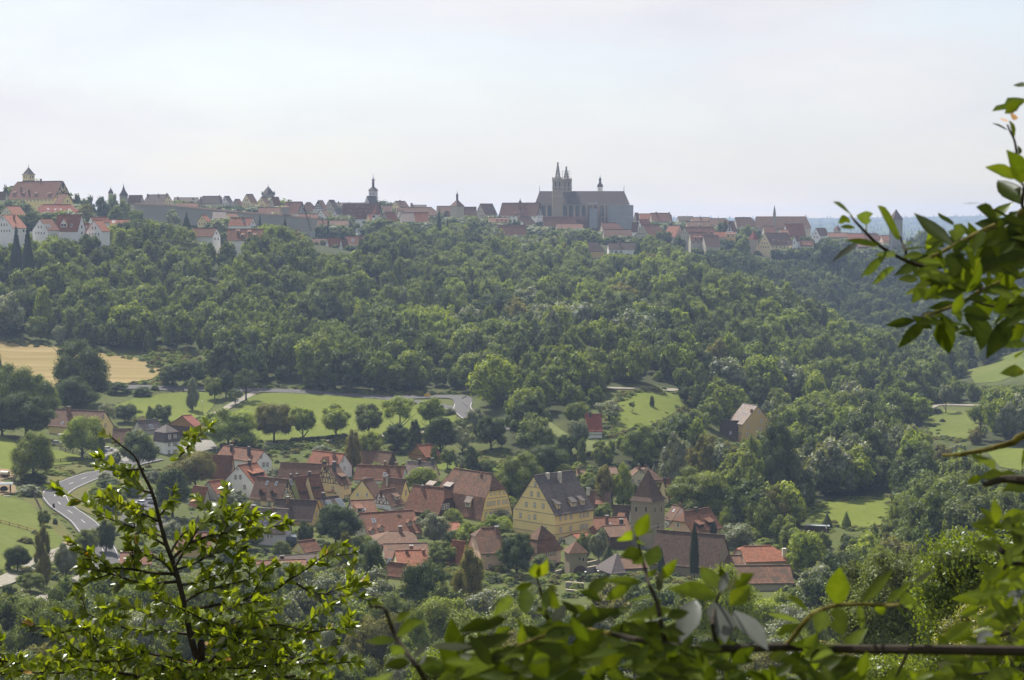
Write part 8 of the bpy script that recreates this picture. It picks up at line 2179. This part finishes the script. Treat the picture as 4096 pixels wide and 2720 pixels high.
near_plant('leafy_branch', 'sunlit leafy branches entering low at the right edge', 3.3,
    [([('j', 2800, 300), ('j', 2361, 380), ('j', 2200, 400), ('j', 2100, 330)], .009, 'twig'), ([('n', 2700, 1500), ('n', 2361, 1480), ('n', 2180, 1470), ('n', 1990, 1520)], .011, 'twig'), ([('j', 2700, 950), ('j', 2300, 1100), ('j', 2150, 1160), ('j', 2000, 1190)], .005, 'twig'), ([('j', 2700, 450), ('j', 2361, 490), ('j', 2200, 510), ('j', 2170, 600)], .005, 'twig'), ([('j', 2600, 1500), ('j', 2300, 1480), ('j', 2050, 1500), ('j', 1700, 1540)], .004, 'twig')],
    [('n', 2095, 1375, 1878, 1258, 115, 0), ('n', 2295, 1425, 1955, 1442, 130, 0), ('n', 1985, 1445, 1818, 1502, 62, 0), ('n', 1990, 1380, 1890, 1400, 40, 2), ('j', 2150, 800, 1655, 832, 120, 0), ('j', 2165, 765, 1790, 778, 90, 0), ('j', 2110, 235, 1835, 160, 135, 0), ('j', 2150, 180, 2361, 60, 120, 0), ('j', 2210, 405, 2025, 300, 140, 0), ('j', 2170, 440, 2140, 800, 135, 0), ('j', 2095, 575, 1985, 665, 85, 0), ('j', 2055, 1060, 1925, 970, 125, 0), ('j', 1885, 1030, 1580, 1215, 92, 0), ('j', 1895, 1120, 1690, 1190, 90, 0), ('j', 2060, 1060, 2380, 890, 130, 1), ('j', 2260, 300, 2300, 120, 130, 1), ('j', 2300, 330, 2361, 200, 100, 0), ('j', 2000, 900, 2150, 1000, 110, 2), ('j', 2361, 740, 2230, 900, 140, 2), ('j', 2060, 1120, 1930, 1230, 110, 2),
     ('j', 1850, 1500, 1350, 1520, 120, 0), ('j', 1560, 1410, 1800, 1568, 130, 2), ('j', 2050, 1490, 1820, 1430, 110, 0), ('j', 2361, 1500, 1950, 1600, 170, 0), ('j', 2361, 1260, 2250, 1420, 140, 0), ('j', 2361, 640, 2335, 560, 60, 0), ('j', 2250, 650, 2361, 720, 90, 0), ('n', 2361, 1500, 2200, 1560, 120, 0), ('j', 2361, 20, 2150, 90, 100, 0), ('n', 2361, 1180, 2340, 1370, 40, 1)],
    63, 'branch', [('j', 2050, 100, 2600, 700, 60, 210, 0), ('j', 1950, 650, 2600, 1300, 80, 210, 0), ('j', 1650, 1300, 2600, 1700, 55, 260, 1)])
near_plant('bare_twig', 'bare moss covered twig pointing left from the right edge', 3.9, [([('n', 2900, 900), ('n', 2361, 1065), ('n', 2260, 1130), ('n', 2080, 1178), ('n', 1950, 1208), ('n', 1780, 1240), ('n', 1615, 1248)], .0085, 'moss'), ([('n', 1960, 1206), ('n', 1955, 1235)], .004, 'moss')], [('n', 1955, 1230, 1990, 1300, 30, 0)], 71, 'twig')

# --- big trees on the slope just below the camera
def near_tree(label, px, top, w, Y, kind, mat, n=26000, size=.016, name='broadleaf_tree', narrow=True, hh=None):
    x = (px - 2048) / F * Y; z = tz(x, Y); h = hh or at(px, top, Y).z - z; wm = w / F * Y
    key = (kind, n, size)
    if key not in CROWN:
        C, Rr = lobes(kind, 77 + n % 7); CROWN[key] = blobs_crown('crown', 99, C, Rr, n, size, [M['foA']], jit=1.6, core=.62, up=.2)
    o = thing(name, label, 'tree', (x, Y, z), rnd.uniform(0, 6), 'trees just below the viewpoint')
    c = link('crown', CROWN[key], o); zc = max(h * .12, h - wm * 1.15); c.location = (0, 0, zc); c.scale = (wm, wm, h - zc); c.material_slots[0].link = 'OBJECT'; c.material_slots[0].material = M[mat]
    t = link('trunk', TRUNK[0], o); t.scale = (wm * .8, wm * .8, h)
M['foF'] = foliage('ash_leaves', (.120, .165, .018), (.150, .190, .024), trans=.5, gloss=.07, rough=.4, bright=1.4)
near_tree('large bright ash tree filling the lower right behind the near branches', 4060, 1990, 860, 62, 'dome', 'foF')
near_tree('mid green tree left of the large bright ash tree', 3560, 2140, 520, 130, 'dome', 'foA', 16000, .018)
near_tree('yellowing ash bough tree in front of the large ash', 3960, 2330, 420, 52, 'open', 'leafyellow', 7000, .022)
near_tree('low yellow green shrub tree at the bottom right', 3600, 2560, 520, 58, 'bush', 'foF', 16000, .02)
near_tree('grey green crown at the bottom between branch and ash', 3600, 2440, 360, 150, 'dome', 'foD', 16000, .018)
near_tree('yellow green shrub tree behind the bottom centre leaves', 1750, 2560, 420, 62, 'bush', 'foF', 16000, .02)
near_tree('bright crown behind the upright sprouts', 2900, 2230, 330, 230, 'dome', 'foB', 16000, .018)
near_tree('grey green crown at the bottom left under the sapling', 330, 2560, 460, 140, 'dome', 'foD', 16000, .018)
# ------------------------------------------------------------------ render settings
SC.view_settings.view_transform = 'Standard'; SC.view_settings.look = 'None'
SC.view_settings.exposure = EXPO; SC.view_settings.gamma = 1
SC.cycles.use_denoising = True
SC.cycles.max_bounces = 6; SC.cycles.diffuse_bounces = 3; SC.cycles.transmission_bounces = 3
SC.cycles.volume_bounces = 0; SC.cycles.transparent_max_bounces = 6
SC.cycles.sample_clamp_indirect = 6
